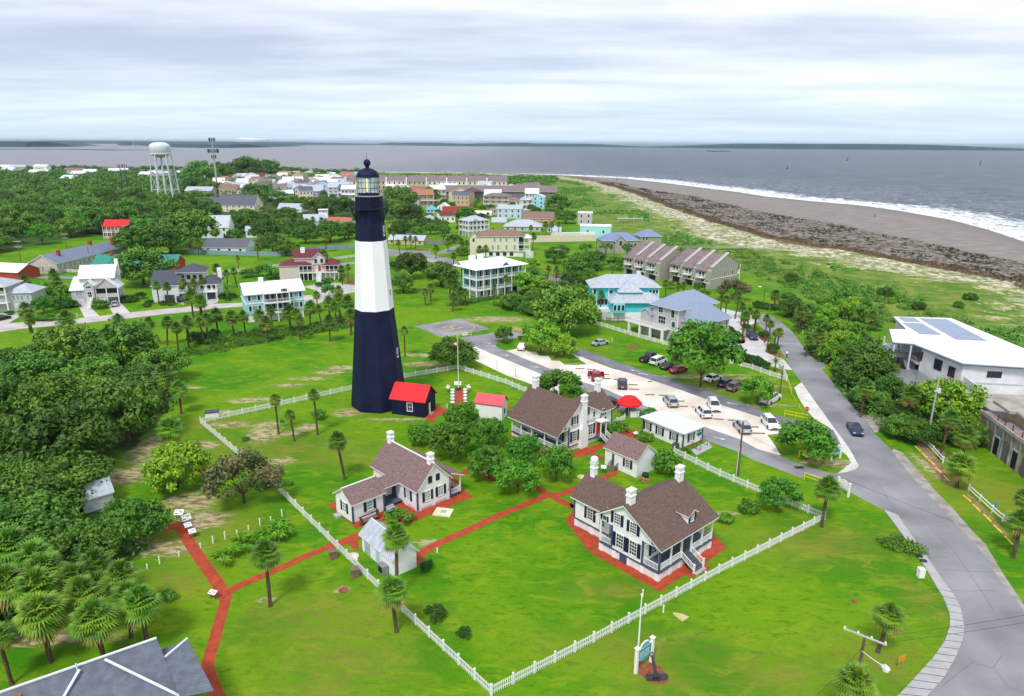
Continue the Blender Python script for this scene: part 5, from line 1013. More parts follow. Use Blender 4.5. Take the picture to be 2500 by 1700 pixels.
H.box('garage_door', 7.6, 11.2, -.06, -.003, .1, 2.2, M('pale_teal_door', (.45, .70, .72))); H.wins('F', [8.2, 9.0, 9.8, 10.6], 1.75, .4, .3, -.062); H.box('garden_wall', -1.4, 0, -.4, 5.2, 0, 1.6, white)
# greige townhouses
H = House('townhouses', 'row of greige townhouses with steep brown roofs, parapets and white balconies', 'townhouse', 'R4', (1780, 1430), (2190, 1350), yaw=40)
gr2 = M('greige_stucco', (.37, .34, .30), .8, .06)
for k, (y0, dx) in enumerate([(0, 0), (6.4, 1.2), (12.8, 2.4), (20.5, -1.6), (27, -.4), (33.4, .8)]):
    x0 = dx; H.gable(x0, x0 + 16, y0, y0 + 6.3, 0, 6.6, 6.6, gr2, mauve, 'y', 0, rp=x0 + 8, wall=False) if 0 else None
    # each unit: wall prism with ridge near the back; roof falls to the street side (x0)
    MB().prism([(x0, -.1), (x0 + 16, -.1), (x0 + 16, 7.6), (x0 + 9, 10.8), (x0, 6.3)], 'y', y0 + .02, y0 + 6.3, gr2).build('wall', H.root)
    r = MB().poly([(x0 - .7, y0 + 1.9, 6.05), (x0 + 9, y0 + 1.9, 10.95), (x0 + 9, y0 + 6.2, 10.95), (x0 - .7, y0 + 6.2, 6.05), (x0 - .7, y0 + 1.9, 6.25), (x0 + 9, y0 + 1.9, 11.15), (x0 + 9, y0 + 6.2, 11.15), (x0 - .7, y0 + 6.2, 6.25)], [(0, 1, 2, 3), (4, 5, 6, 7), (0, 1, 5, 4), (1, 2, 6, 5), (2, 3, 7, 6), (3, 0, 4, 7)], mauve).poly([(x0 + 9.01, y0, 10.9), (x0 + 16.5, y0, 7.5), (x0 + 16.5, y0 + 6.2, 7.5), (x0 + 9.01, y0 + 6.2, 10.9)], [(0, 1, 2, 3)], mauve).build('roof', H.root)
    MB().prism([(x0 + .5, 6.6), (x0 + 9.5, 11.1), (x0 + 9.5, 11.9), (x0 + .5, 7.7)], 'y', y0 - .05, y0 + 1.2, gr2).build('parapet', H.root); MB().prism([(x0 + .4, 7.7), (x0 + 9.6, 11.9), (x0 + 9.6, 11.98), (x0 + .4, 7.78)], 'y', y0 - .08, y0 + .12, trim).build('parapet_cap', H.root)
    H.box('balcony', x0 - 1.4, x0 - .003, y0 + 2.2, y0 + 5.4, 3.7, 3.9, trim); H.rail([(x0 - .05, y0 + 2.2), (x0 - 1.35, y0 + 2.2), (x0 - 1.35, y0 + 5.4), (x0 - .05, y0 + 5.4)], 3.9, .95, .35, bal=.03)
    H.wins('L', [y0 + 3.1, y0 + 4.4], 4.9, .9, 1.7, x0); H.wins('L', [y0 + 3.2], 2.9, 1.3, .9, x0); H.wins('L', [y0 + 1.4], 2.8, .5, 1.0, x0); H.box('garage_door', x0 - .06, x0 - .003, y0 + 1.8, y0 + 4.8, 0, 1.9, darkin); H.box('belt', x0 - .08, x0 - .004, y0 + .1, y0 + 6.2, 2.05, 2.25, trim)
H.wins('F', [8, 12.5], 4.9, .6, 1.8, 0); H.wins('F', [8, 12.5], 2.4, .6, 1.2, 0); H.box('belt', 0, 16, -.08, -.003, 3.4, 3.6, trim); H.box('end_balcony', 16.01, 17.6, 0, 3.5, 3.7, 3.9, trim); H.rail([(16, .05), (17.5, .05), (17.5, 3.4)], 3.9, .95, .35, bal=.03); H.posts([(17.5, .1), (17.5, 3.3)], 0, 7, .08)
H = House('blue_roof_house', 'tan house with slate blue hip roofs and arched windows behind the townhouses', 'house', pos=Q('R4', 760, 1010), yaw=8, group=G1)
bl = M('slate_blue_roof', (.20, .25, .42), .8, .1); H.box('wall', -8, 9, 0, 10, 0, 5.5, greige); H.hip(-8, 9, 0, 10, 5.4, 3.2, bl); H.gable(-3, 2, -2, 5, 0, 5.6, 8.0, greige, bl, 'y', .4); H.wins('F', [-.5], 4.6, 1.3, 2.2, -2); H.box('wall', 10, 20, 2, 11, 0, 7.0, greige); H.hip(10, 20, 2, 11, 6.9, 3.0, bl); H.wins('F', [11.5, 13], 6.0, .8, 1.6, 2); H.wins('F', [-6, 4, 7], 3.6, 1.0, 1.5, 0)
# cream two storey house
H = House('beach_house', 'long cream two-storey house with brown roof and white corner porches', 'house', 'R3', (1230, 915), (1790, 915), z=9.0, yaw=1, group=G1)
H.box('wall', 0, 20.5, 0, 9, 2.4, 8.9, cream); H.box('wall', .5, 20, .5, 8.5, 0, 2.4, white); H.hip(0, 20.5, 0, 9, 8.8, 2.6, brownr2); H.wins('F', [7.6, 10.2, 12.8, 16.4], 7.4, .9, 1.5, 0, gm_=glasst); H.wins('F', [6.8, 9.2, 12.8, 16.4], 4.2, .9, 1.9, 0, gm_=glasst); H.wins('F', [6, 9, 12, 15], 1.2, 1.6, 1.6, .5)
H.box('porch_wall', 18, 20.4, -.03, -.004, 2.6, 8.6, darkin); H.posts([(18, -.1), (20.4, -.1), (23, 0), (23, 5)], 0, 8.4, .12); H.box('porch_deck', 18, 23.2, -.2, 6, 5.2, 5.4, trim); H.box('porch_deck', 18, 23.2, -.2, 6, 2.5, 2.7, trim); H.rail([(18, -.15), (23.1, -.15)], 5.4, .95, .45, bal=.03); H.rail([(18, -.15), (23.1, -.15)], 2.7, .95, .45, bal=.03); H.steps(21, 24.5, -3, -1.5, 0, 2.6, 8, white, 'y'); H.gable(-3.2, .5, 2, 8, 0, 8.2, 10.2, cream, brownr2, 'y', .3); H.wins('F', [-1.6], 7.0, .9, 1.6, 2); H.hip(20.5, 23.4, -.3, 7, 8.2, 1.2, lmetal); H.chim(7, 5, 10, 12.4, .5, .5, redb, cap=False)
# double gallery house
H = House('beach_house', 'grey roofed house with two tiers of white galleries', 'house', 'R3', (1130, 745), (1360, 730), z=8.4, yaw=34, group=G1)
H.box('wall', 1.8, 12.6, 1.8, 9.6, 0, 8.2, pale); H.hip(0, 13, 0, 10.5, 8.2, 2.4, metalroof, .3); H.gable(2.2, 6, -.2, 4, 8.2, 8.2, 9.4, pale, metalroof, 'y', .3, zb=8.2)
for z in (2.8, 5.6): H.box('gallery_deck', 0, 13, 0, 1.79, z, z + .2, trim); H.box('gallery_deck', 0, 1.79, 1.8, 10, z, z + .2, trim); H.rail([(0.1, 9.9), (.1, .1), (12.9, .1)], z + .2, .95, .5, bal=.04); H.wins('F', [3, 5.2, 7.4, 9.8, 11.8], z + 1.5, 1.0, 1.8, 1.8); H.wins('L', [3, 5, 7, 9], z + 1.5, 1.0, 1.8, 1.8)
H.posts([(.1 + i * 12.8 / 5, .1) for i in range(6)] + [(.1, 3.3), (.1, 6.6), (.1, 9.9)], 0, 8.2, .14); H.box('brick_base', 2, 10, 2, 9, 0, 2.6, redb)
# modern white flat roofed house by the dunes
H = House('flat_roof_building', 'white two-storey building with broad white flat roof, solar panels and an open stair court', 'building', 'S4', (985, 560), (1481, 582), z=9.0, yaw=-8)
ro = MB().poly([(x, y, z) for z in (8.9, 9.3) for x, y in ((0, 0), (-3.7, 12.7), (-7.4, 13.3), (-4.3, 24.0), (-.6, 24.4), (1.0, 36.5), (13.8, 37), (17, 10), (24, -2))], [tuple(range(9))[::-1], tuple(range(9, 18))] + [(i, (i + 1) % 9, 9 + (i + 1) % 9, 9 + i) for i in range(9)], M('white_membrane_roof', (.80, .81, .83), .7, .08, .25, det=8)).build('roof', H.root)
re_ = [(0, 0), (-3.7, 12.7), (-7.4, 13.3), (-4.3, 24.0), (-.6, 24.4), (1.0, 36.5), (13.8, 37), (17, 10), (24, -2)]; m = MB()
for (xa, ya), (xb, yb) in zip(re_, re_[1:] + re_[:1]): m.tube((xa, ya, 9.0), (xb, yb, 9.0), .17, .17, M('roof_edge_blue_grey', (.12, .16, .20), .6), 4)
m.build('roof_edge', H.root)
pv = M('solar_panel', (.20, .26, .38), .25, .1, 1, spec=.6)
for a in ((.6, 4.9, 20.5, 30.5), (1.6, 5.2, 31.6, 35.8), (6.2, 12.2, 17, 35.6)):
    MB().poly([(a[0] + (37 - a[2]) * .0, a[2], 9.36), (a[1], a[2], 9.36), (a[1] + 0, a[3], 9.36), (a[0], a[3], 9.36), (a[0], a[2], 9.31), (a[1], a[2], 9.31), (a[1], a[3], 9.31), (a[0], a[3], 9.31)], [(0, 1, 2, 3), (4, 5, 6, 7), (0, 1, 5, 4), (1, 2, 6, 5), (2, 3, 7, 6), (3, 0, 4, 7)], pv).build('solar_panel', ro)
MB().poly([(x, y, z) for z in (0, 8.88) for x, y in ((.5, .6), (-2.6, 11.0), (1.0, 13.0), (1.0, 19), (-3.2, 19.3), (-3.4, 23.4), (0, 24), (1.6, 36), (13, 36.4), (16.4, 10), (23, 0))], [tuple(range(11))[::-1], tuple(range(11, 22))] + [(i, (i + 1) % 11, 11 + (i + 1) % 11, 11 + i) for i in range(11)], M('weathered_white_stucco', (.70, .71, .72), .8, .12, .5, det=8)).build('wall', H.root)
e = Vector((-3.1, 10.4)); en = math.atan2(10.4, -3.1)
for t_, z, ww, hh in ((.22, 6.6, 1.5, 1.9), (.55, 6.9, 1.9, 2.0), (.97, 7.2, .3, 1.8), (.12, 3.6, 1.6, 2.4)):
    x, y = .5 + e.x * t_, .6 + e.y * t_; link('window', simple_win(ww, hh, M('rusty_frame', (.28, .05, .04)), glass), H.root, (x - .03, y, z), en + PI)
H.wins('F', [6.0], 7.2, 2.6, 1.3, .44); H.wins('F', [12.5], 7.2, 2.6, 1.3, .26); H.wins('F', [18], 7.2, 1.6, 1.3, .11); pr_ = H.box('terrace_parapet', 1.2, 24, -4.2, -4.0, 0, 6.5, M('weathered_white_stucco', (.7, .71, .72))); H.box('terrace_floor', 1.2, 24, -4.0, .5, 5.3, 5.5, concrete); H.box('terrace_parapet', 1.0, 1.2, -4.2, .5, 0, 6.5, M('weathered_white_stucco', (.7, .71, .72)))
H.box('court_slab', -7.4, 0.9, 12.2, 19.2, 0, 2.6, M('court_concrete', (.38, .35, .34), .9, .2)); H.box('gallery', -5.6, .9, 15.6, 19.2, 5.4, 5.6, concrete); H.rail([(-7.2, 12.3), (-7.2, 19)], 2.6, 1.0, .9, steel); H.rail([(-7.2, 12.3), (-2.5, 11.6)], 2.6, 1.0, .9, steel); H.posts([(-7.0, 13.4), (-4.0, 12.7), (-7.0, 18.8)], 0, 8.9, .14, M('pale_steel', (.6, .63, .68)))
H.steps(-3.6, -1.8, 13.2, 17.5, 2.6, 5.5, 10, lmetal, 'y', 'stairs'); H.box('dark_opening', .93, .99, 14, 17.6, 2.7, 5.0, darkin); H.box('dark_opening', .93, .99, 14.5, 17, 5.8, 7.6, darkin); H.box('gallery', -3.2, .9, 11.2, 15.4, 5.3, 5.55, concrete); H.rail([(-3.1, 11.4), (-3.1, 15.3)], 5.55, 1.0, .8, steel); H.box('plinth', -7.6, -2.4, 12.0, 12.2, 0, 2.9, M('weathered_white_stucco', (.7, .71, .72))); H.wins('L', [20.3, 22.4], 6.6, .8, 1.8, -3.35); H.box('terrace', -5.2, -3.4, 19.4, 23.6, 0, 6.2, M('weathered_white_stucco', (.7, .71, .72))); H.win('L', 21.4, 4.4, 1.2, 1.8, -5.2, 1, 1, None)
pg_ = MB()
for i in range(16): pg_.box(-8.9 + i * .42, -8.8 + i * .42, 4.4, 11.4, 4.0, 4.12, steel)
pg_.box(-9, -2.2, 4.3, 4.4, 3.85, 4.0, steel).box(-9, -2.2, 11.4, 11.5, 3.85, 4.0, steel).build('pergola', H.root)
for x, y in ((-8.9, 4.4), (-8.9, 11.4), (-2.4, 4.4)): MB().box(x - .08, x + .08, y - .08, y + .08, 0, 3.9, steel).build('post', H.root)
# old concrete battery at the right edge
H = House('concrete_battery', 'stained old concrete battery with flat roof slabs and framed doorways at the right edge', 'battery', 'S4', (1190, 1240), (1481, 1475))
H.box('wall', -4, 30, 0, 16, 0, 4.9, oldconc); H.box('terrace', -4.3, 30, -.35, 16.2, 4.9, 5.1, M('battery_deck', (.27, .24, .24), .95, .3, .4, det=8)); H.box('upper_wall', -1.8, 30, 2.6, 14, 5.1, 7.0, M('yellowed_concrete', (.42, .33, .20), .95, .35, .5, det=8)); slab = M('battery_slab', (.36, .33, .29), .95, .25, .5, det=8)
H.box('roof_slab', -3.2, 1.9, 1.0, 15, 7.0, 7.45, slab); H.box('roof_slab', 1.91, 30, 2.0, 15, 7.0, 7.4, slab); H.box('roof_slab', -15, -4.4, 2, 13, 4.6, 5.0, slab); H.box('wall', -14.5, -4.6, 2.5, 12.5, 0, 4.6, oldconc); H.box('parapet', -4, 30, -.3, -.02, 5.1, 5.45, oldconc)
bd = M('blue_grey_door_frame', (.45, .55, .66), .7)
for i, x in enumerate((2.2, 4.6, 7.4, 10.0, 12.6, 15.4, 18.4, 21.5)):
    if i % 2 == 0: H.box('door_frame', x - .95, x + .95, -.12, -.003, 0, 3.2, bd); H.box('door_opening', x - .65, x + .65, -.16, -.121, .1, 2.9, darkin)
    else: H.box('doorway', x - .8, x + .8, -.06, -.003, 0, 2.9, M('grey_door', (.14, .15, .16)))
for i in range(14): H.box('pilaster', i * 2.4 - 3.6, i * 2.4 - 3.35, -.3, -.004, 0, 4.9, oldconc)
H.posts([(x, .3) for x in (.5, 2.6, 4.8, 7.4, 10, 13)], 5.1, 6.2, .06, M('rusty_post', (.14, .03, .03))); pip = M('white_pipe', (.7, .7, .7))
for x in (3.3, 5.9, 9.5): H.box('stain', x, x + .3, -.08, -.004, .2, 4.2, M('rust_stain', (.22, .10, .05), .95, .4, 2))
m = MB()
for a, b in (((-1, 9), (3, 11)), ((3, 11), (8, 8)), ((8, 8), (5, 5)), ((5, 5), (1, 6)), ((1, 6), (3, 11))): m.tube((a[0], a[1], 7.5), (b[0], b[1], 7.5), .06, .06, pip, 4)
m.build('roof_pipe', H.root)
# ---- long condos at the back of town
H = House('condominium', 'long low grey-brown condominium block with a brown roof facing the beach', 'building', pos=Q('R3', 1480, 520), yaw=-3); gs = M('grey_shingle_wall', (.20, .18, .18), .85)
H.gable(-48, 48, 0, 18, 0, 8.5, 12.5, gs, mauve, 'x', 1.0); H.wins('F', [-44 + i * 8 for i in range(12)], 6.8, 2.0, 1.3); H.gable(-30, -14, -4, 5, 8.4, 8.6, 12, gs, mauve, 'y', .6); H.wins('F', [-44 + i * 8 for i in range(12)], 3.8, 2.0, 1.3)
H = House('condominium', 'long three-storey cream condominium with a brown roof and white end fins', 'building', pos=Q('R3', 520, 445), yaw=1)
for i in range(8):
    x = -64 + i * 19; H.gable(x, x + 18.9, 0, 14, 0, 13, 17.5, tan if i in (1, 3) else cream, mauve, 'x', .6); H.box('fin', x - .5, x + .5, -2.2, 3, 0, 16, white)
    H.wins('F', [x + 3, x + 7.5, x + 12, x + 16], 10.8, 1.4, 2.0); H.wins('F', [x + 3, x + 7.5, x + 12, x + 16], 6.8, 1.4, 2.0); H.wins('F', [x + 3, x + 7.5, x + 12, x + 16], 2.8, 1.4, 2.0)
# ---- the town, small with distance
fh = far_house
T_ = [
 ('R2',205,500,1215,1105,985,4,9,'pale blue house with grey metal gable roof and open ground floor among the oaks',pale,metalroof,'x',2,3),
 ('R2',230,680,1380,1330,1235,0,14,'low house with wide grey roof behind the blue-grey fence',pale,greyroof,'x',1,4),
 ('R2',690,830,1210,1140,1090,15,8,'white cottage with grey roof at the edge of the oaks',white,metalroof,'x',1,2),
 ('R2',1350,1600,1100,1030,955,12,10,'turquoise gabled house with grey roof and a glazed white cupola',ltblue,metalroof,'x',1,3),
 ('R2',1600,1890,1085,1050,985,-8,9,'brick-coloured roofed ranch house with yellow chimney beside the cupola house',cream,rust,'x',1,3),
 ('R2',1830,1990,1130,1060,1040,10,8,'low white house just left of the tower with flat roofs',white,metalroof,'x',1,2),
 ('R2',390,800,920,850,745,-6,14,'large grey-roofed inn with gabled front beside the round trees',cream,greyroof,'x',2,6),
 ('R2',90,400,900,850,770,6,12,'low wing of the grey-roofed inn with a small front gable',greyw,greyroof,'x',1,4),
 ('R2',1050,1340,920,890,830,-8,10,'low white house with grey roof and dormer behind the palms',white,metalroof,'x',1,3),
 ('R2',970,1240,770,695,665,5,10,'mint green two-storey house with grey roof in the middle of town',ltblue,greyroof,'x',2,5),
 ('R2',1240,1570,745,690,625,8,10,'pale blue house with long porches and grey roof in the middle of town',lilac,metalroof,'x',2,5),
 ('R2',1640,1870,745,650,590,4,10,'white three-storey house with stacked porches nearest the tower top',white,metalroof,'x',3,4),
 ('R2',1870,1990,700,600,560,0,10,'pale house half hidden by the tower top',cream,rust,'x',2,3),
 ('R2',560,740,590,535,495,6,14,'cream apartment house with a pale roof at the back of town',cream,lmetal,'x',2,4),
 ('R2',735,910,590,535,490,-6,14,'cream apartment house with a maroon roof at the back of town',cream,marroon,'x',2,4),
 ('R2',970,1240,570,515,485,0,14,'long white flat-topped block at the back of town',white,whiteroof,'flat',2,6),
 ('R2',380,480,620,580,550,5,10,'small white house by the radio mast',white,whiteroof,'x',1,2),
 ('R2',460,580,640,575,540,-5,10,'cream house with grey roof right of the radio mast',cream,greyroof,'x',2,3),
 ('R2',640,790,660,620,585,0,10,'white house with pale green roof in the second row of town',white,lmetal,'x',1,3),
 ('R2',800,940,665,600,560,8,10,'white gabled house in the second row of town',white,whiteroof,'y',2,2),
 ('R2',920,1020,665,590,560,0,9,'pale green house with white trim between two gabled ones',pale,metalroof,'x',2,3),
 ('R2',1020,1120,650,600,575,6,9,'cream gabled house with dark dormers, left of its twin',cream,greyroof,'x',2,2),
 ('R2',1120,1230,650,600,575,6,9,'cream gabled house with dark dormers, right of its twin',cream,greyroof,'x',2,2),
 ('R2',1260,1390,590,560,525,0,10,'white house with dark blue roof at the back of town',white,darkroof,'x',1,3),
 ('R2',1300,1490,555,535,515,0,12,'long white low block below the river line',white,whiteroof,'flat',1,5),
 ('R2',1490,1640,600,540,505,5,12,'white villa with dark blue lower roof at the back of town',white,whiteroof,'x',2,3),
 ('R2',1640,1790,600,545,520,-5,12,'white villa with pale roof left of the tower lantern',white,whiteroof,'x',2,3),
 ('R2',1760,1870,620,580,550,0,10,'pale house with brown roof left of the tower lantern',cream,brownr2,'x',1,3),
 ('R2',1870,1970,590,540,520,0,10,'white block directly beside the tower lantern',white,whiteroof,'flat',2,3),
 ('R3',205,340,880,810,750,-20,8,'cream house with orange-brown roof right behind the tower',cream,rust,'x',2,2),
 ('R3',205,640,1010,960,905,-10,9,'long ranch house with grey roof behind the palms right of the tower',tan,metalroof,'x',1,5),
 ('R3',430,520,910,885,868,0,5,'small grey shed roof behind the ranch house',greyw,metalroof,'x',1,1),
 ('R3',550,740,770,735,685,-10,10,'grey bungalow with large front gable right of the tower',greyw,metalroof,'y',1,3),
 ('R3',500,580,660,630,605,0,8,'small grey roof showing between the oaks',greyw,metalroof,'x',1,2),
 ('R3',580,770,555,545,520,-5,14,'low dark-roofed building in the middle of town',greyw,darkroof,'x',1,4),
 ('R3',650,790,650,615,565,10,10,'bright blue metal roofed house in the middle of town',ltblue,M('blue_metal_roof',(.10,.42,.72),.5),'hip',1,3),
 ('R3',770,900,620,580,540,-8,9,'white gabled house beside the bright blue roof',white,lmetal,'y',1,2),
 ('R3',840,1200,660,640,580,8,10,'low house with long bright red roof in the middle of town',white,redroof,'x',1,4),
 ('R3',790,1010,760,690,640,20,10,'brick-red roofed house with white gable ends',white,marroon,'x',1,3),
 ('R3',1000,1185,550,475,420,-3,10,'white two-storey house with scarlet roof in front of the condominiums',white,redmetal,'x',2,3),
 ('R3',1300,1600,600,470,430,-5,12,'orange-tan three-storey house with brown hip roof and white balconies',tan,mauve,'hip',3,4),
 ('R3',1510,1740,560,525,475,-8,10,'low cream house with brown hip roof beside the tan one',cream,mauve,'hip',1,3),
 ('R3',1730,1870,620,510,470,10,9,'white house with balcony gable in the row nearest the dunes',white,metalroof,'y',2,2),
 ('R3',1850,2000,605,480,445,-8,10,'pale blue three-storey house with pale roof nearest the dunes',ltblue,lmetal,'y',3,2),
 ('R3',1990,2175,510,490,455,-5,9,'low house with white roof and red cap nearest the dunes',white,whiteroof,'x',1,3),
 ('R3',1445,1745,715,610,565,-8,12,'pale blue two-storey house with broad grey gable roof',lilac,metalroof,'x',2,4),
 ('R3',1190,1390,700,680,630,-5,10,'long white roofed low building behind the gallery house',white,whiteroof,'x',1,3),
 ('R3',1370,1450,670,620,595,0,8,'small peach house with brown roof',M('peach_siding',(.66,.42,.33)),brownr2,'hip',1,2),
 ('R3',1530,1960,860,810,725,-4,14,'wide low house with grey hip roof above the sea wall',greyw,metalroof,'hip',1,5),
 ('R3',1400,1560,760,755,705,0,9,'low grey metal roof behind the wide hip-roofed house',greyw,metalroof,'x',1,2),
 ('R3',1745,2100,745,715,640,-10,11,'pink house with grey and rust roofs behind the palms',M('pink_siding',(.72,.3,.32)),brownr2,'x',1,4),
 ('R3',2000,2190,870,830,790,-6,10,'low grey house at the right end of the cream garden wall',greyw,greyroof,'x',1,2),
 ('R4',300,660,840,720,655,-6,9,'aqua flat-roofed house with white parapet by the dunes',M('aqua_siding',(.36,.74,.75)),whiteroof,'flat',1,2),
 ('R4',270,450,690,570,540,-8,9,'tall grey flat-roofed house with dark corner behind the aqua one',greyw,whiteroof,'flat',2,2),
 ('R4',-20,90,800,770,710,0,9,'grey roofed low house left of the white balustrade',greyw,metalroof,'x',1,2),
 ('R4',-10,85,405,400,375,0,9,'small white gable just before the dune grass',white,whiteroof,'y',1,2),
 ('R6',2110,2200,1220,1110,1090,0,8,'small white outbuilding with red-framed doorway at the wood edge',white,rust,'flat',1,1),
]
for r in T_:
    if r[0] == 'R6' and r[1] == 2110: continue
    fh(*r[:9], r[9], r[10], r[11], r[12], r[13], porch=('porch' in r[8] or 'balcon' in r[8]), ns=1)
# the crowded small houses between the mast and the tower
rnd = random.Random(21); ex = [(o.location.x, o.location.y) for o in COL.objects if o.parent is None and o.get('category') in ('house', 'building')]; k = 0
for _ in range(1600):
    X, Y = rnd.uniform(400, 1950), rnd.uniform(565, 800); p = Q('R2', X, Y)
    if rnd.random() < .25: p = Q('R3', rnd.uniform(250, 2000), rnd.uniform(430, 620))
    if any((p.x - a) ** 2 + (p.y - b) ** 2 < 290 for a, b in ex): continue
    ex.append((p.x, p.y)); k += 1; H = House('town_house', 'small pale house in the crowded middle of the town', 'house', pos=Vector((p.x, p.y, 0)), yaw=rnd.uniform(-25, 25), group='small pale houses of the crowded town'); ws, dp, hh = rnd.uniform(10, 17), rnd.uniform(8, 11), rnd.choice((6, 8.5, 8.5, 10))
    wmat, rmat = rnd.choice((white, white, white, cream, pale, ltblue, lilac, tan, cream)), rnd.choice((whiteroof, lmetal, lmetal, metalroof, greyroof, mauve, whiteroof, brownr2, metalroof, rust))
    H.gable(-ws / 2, ws / 2, 0, dp, 0, hh, hh + rnd.uniform(2, 3.4), wmat, rmat, rnd.choice('xxy'), .4)
    for z in [hh * .75] + ([hh * .35] if hh > 7 else []): H.wins('F', [ws * (i / 4 - .375) for i in range(4)], z, 1.1, 1.5, 0)
    if rnd.random() < .5: H.box('porch_deck', -ws / 2, ws / 2, -2, -.01, hh * .5, hh * .5 + .2, trim); H.posts([(-ws / 2 + .1 + (ws - .2) * i / 3, -1.9) for i in range(4)], 0, hh * .95, .12); H.box('porch_roof', -ws / 2 - .2, ws / 2 + .2, -2.2, -.01, hh * .95, hh * .95 + .15, rmat)
    if k >= 84: break
# roofs peeping out of the far left woods
rnd = random.Random(11)
for k, (X, Y, c_) in enumerate([(70, 455, 'white'), (210, 455, 'grey'), (460, 450, 'white'), (85, 495, 'white'), (440, 525, 'blue-grey'), (770, 610, 'white'), (880, 545, 'pale'), (1020, 520, 'cream'), (1350, 505, 'white'), (1260, 490, 'brown'), (1640, 555, 'cream'), (1760, 540, 'pale blue'), (1850, 545, 'grey'), (2060, 540, 'white'), (2270, 585, 'white'), (850, 500, 'tan'), (2260, 780, 'grey')]):
    p = Q('R6' if 0 else 'R1', X, Y + 18); H = House('wood_edge_house', '', 'house', pos=Vector((p.x, p.y, 0)), yaw=rnd.uniform(-20, 20), group='roofs showing above the far woods')
    ws = 16 + rnd.random() * 8; H.gable(-ws / 2, ws / 2, 0, 11, 0, 8.5, 11.5, {'white': white, 'grey': greyw, 'cream': cream}.get(c_, pale), {'brown': brownr2, 'tan': brownr2, 'grey': metalroof}.get(c_, lmetal), 'x'); H.wins('F', [-4, 0, 4], 6.4, 1.2, 1.4)
    H.root['label'] = c_ + ' house roof showing above the far woods ' + ['at the left edge', 'near the left edge', 'below the river, left part', 'under the one at the left edge', 'beneath the dark tall pine', 'in the middle of the woods', 'above the bright green crowns', 'left of the twin poles', 'just left of the twin poles', 'behind the twin poles', 'left of the water tower', 'behind the water tower legs', 'between the water tower legs', 'right of the water tower', 'far right of the water tower', 'beside the pale one near the river', 'at the foot of the water tower'][k]
# cupola on the turquoise house
p = Q('R2', 1520, 1075); c_ = House('glazed_cupola', 'white glazed cupola on the turquoise gabled house', 'cupola', pos=Vector((p.x + 2.5, p.y + 4, 0)), yaw=10)
c_.box('wall', -2.6, 2.6, -2, 2, 4, 9.0, white); c_.wins('F', [-2, -1.2, -.4, .4, 1.2, 2], 8.2, .5, 1.2, -2); c_.box('roof', -2.9, 2.9, -2.3, 2.3, 9.0, 9.3, whiteroof)
# cream garden wall with balustrade
a = Q('R3', 1810, 985); b = Q('R3', 2580, 970); W_ = thing('garden_wall', 'long cream garden wall with white balustrade above the far lawn', 'wall')
d = (b - a).normalized(); n_ = Vector((-d.y, d.x, 0)) * .2; MB().poly([(*(v.xy), z) for z in (0, 3.2) for v in (a - n_, b - n_, b + n_, a + n_)], [(0, 1, 2, 3), (4, 5, 6, 7), (0, 1, 5, 4), (1, 2, 6, 5), (2, 3, 7, 6), (3, 0, 4, 7)], M('cream_stucco_wall', (.70, .60, .47), .85)).build('wall', W_)
bm_ = MB()
for i in range(60): p = a.lerp(b, .35 + .65 * i / 60) + n_ * 8; bm_.box(p.x - .12, p.x + .12, p.y - .12, p.y + .12, 3.0, 4.2, white)
A_, B_ = a.lerp(b, .35) + n_ * 8, b + n_ * 8; bm_.tube(Vector((A_.x, A_.y, 4.25)), Vector((B_.x, B_.y, 4.25)), .2, .2, white, 4); bm_.build('balustrade', W_)
# ================================================================ WATER TOWER, MASTS
p = Q('R1', 1905, 890); WT = thing('water_tower', 'white water tower with domed tank on braced legs above the woods', 'water tower', (p.x, p.y, 0)); D_ = (p - Vector((0, 0, CAMH))).length
def zpx(p, py): return zof(p.x, p.y, py)
zt, zc, zs, zb_ = zpx(p, 347), zpx(p, 358), zpx(p, 375), zpx(p, 386); Rt = 20.5 / (FPX / D_); wpale = M('water_tower_paint', (.62, .68, .68), .5, .12, .4, det=8)
MB().lathe([(.3, zb_), (Rt * .55, zb_ + (zs - zb_) * .25), (Rt * .95, zs - .3), (Rt, zs), (Rt, zc), (Rt * .92, zc + (zt - zc) * .45), (Rt * .6, zc + (zt - zc) * .85), (.2, zt)], wpale, 28).build('tank', WT, smooth=True)
MB().lathe([(Rt * 1.05, zs - .5), (Rt * 1.05, zs + .15)], wpale, 28).build('walkway', WT)
for i in range(6):
    a = 2 * PI * i / 6 + .4; c0, s0 = math.cos(a), math.sin(a); MB().tube((Rt * 1.45 * c0, Rt * 1.45 * s0, 0), (Rt * .98 * c0, Rt * .98 * s0, zs), .42, .34, wpale, 8).build('leg', WT)
MB().tube((0, 0, 0), (0, 0, zb_ + 1), .7, .7, wpale, 10).build('riser_pipe', WT); m = MB()
for zf0, zf1 in ((.12, .36), (.36, .62)):
    for i in range(6):
        a, b2 = 2 * PI * i / 6 + .4, 2 * PI * (i + 1) / 6 + .4; f = lambda g, k: Vector((Rt * (1.45 - .47 * k) * math.cos(g), Rt * (1.45 - .47 * k) * math.sin(g), zs * k))
        m.tube(f(a, zf0), f(b2, zf1), .09, .09, wpale, 4); m.tube(f(b2, zf0), f(a, zf1), .09, .09, wpale, 4); m.tube(f(a, zf1), f(b2, zf1), .16, .16, wpale, 4)
m.build('bracing', WT)
p = Q('R2', 385, 745); CT = thing('cell_mast', 'tall grey mast with rings of dark antennas beyond the woods', 'mast', (p.x, p.y, 0)); z1 = zpx(p, 337)
MB().tube((0, 0, 0), (0, 0, z1), 1.1, .5, steel, 8).build('pole', CT)
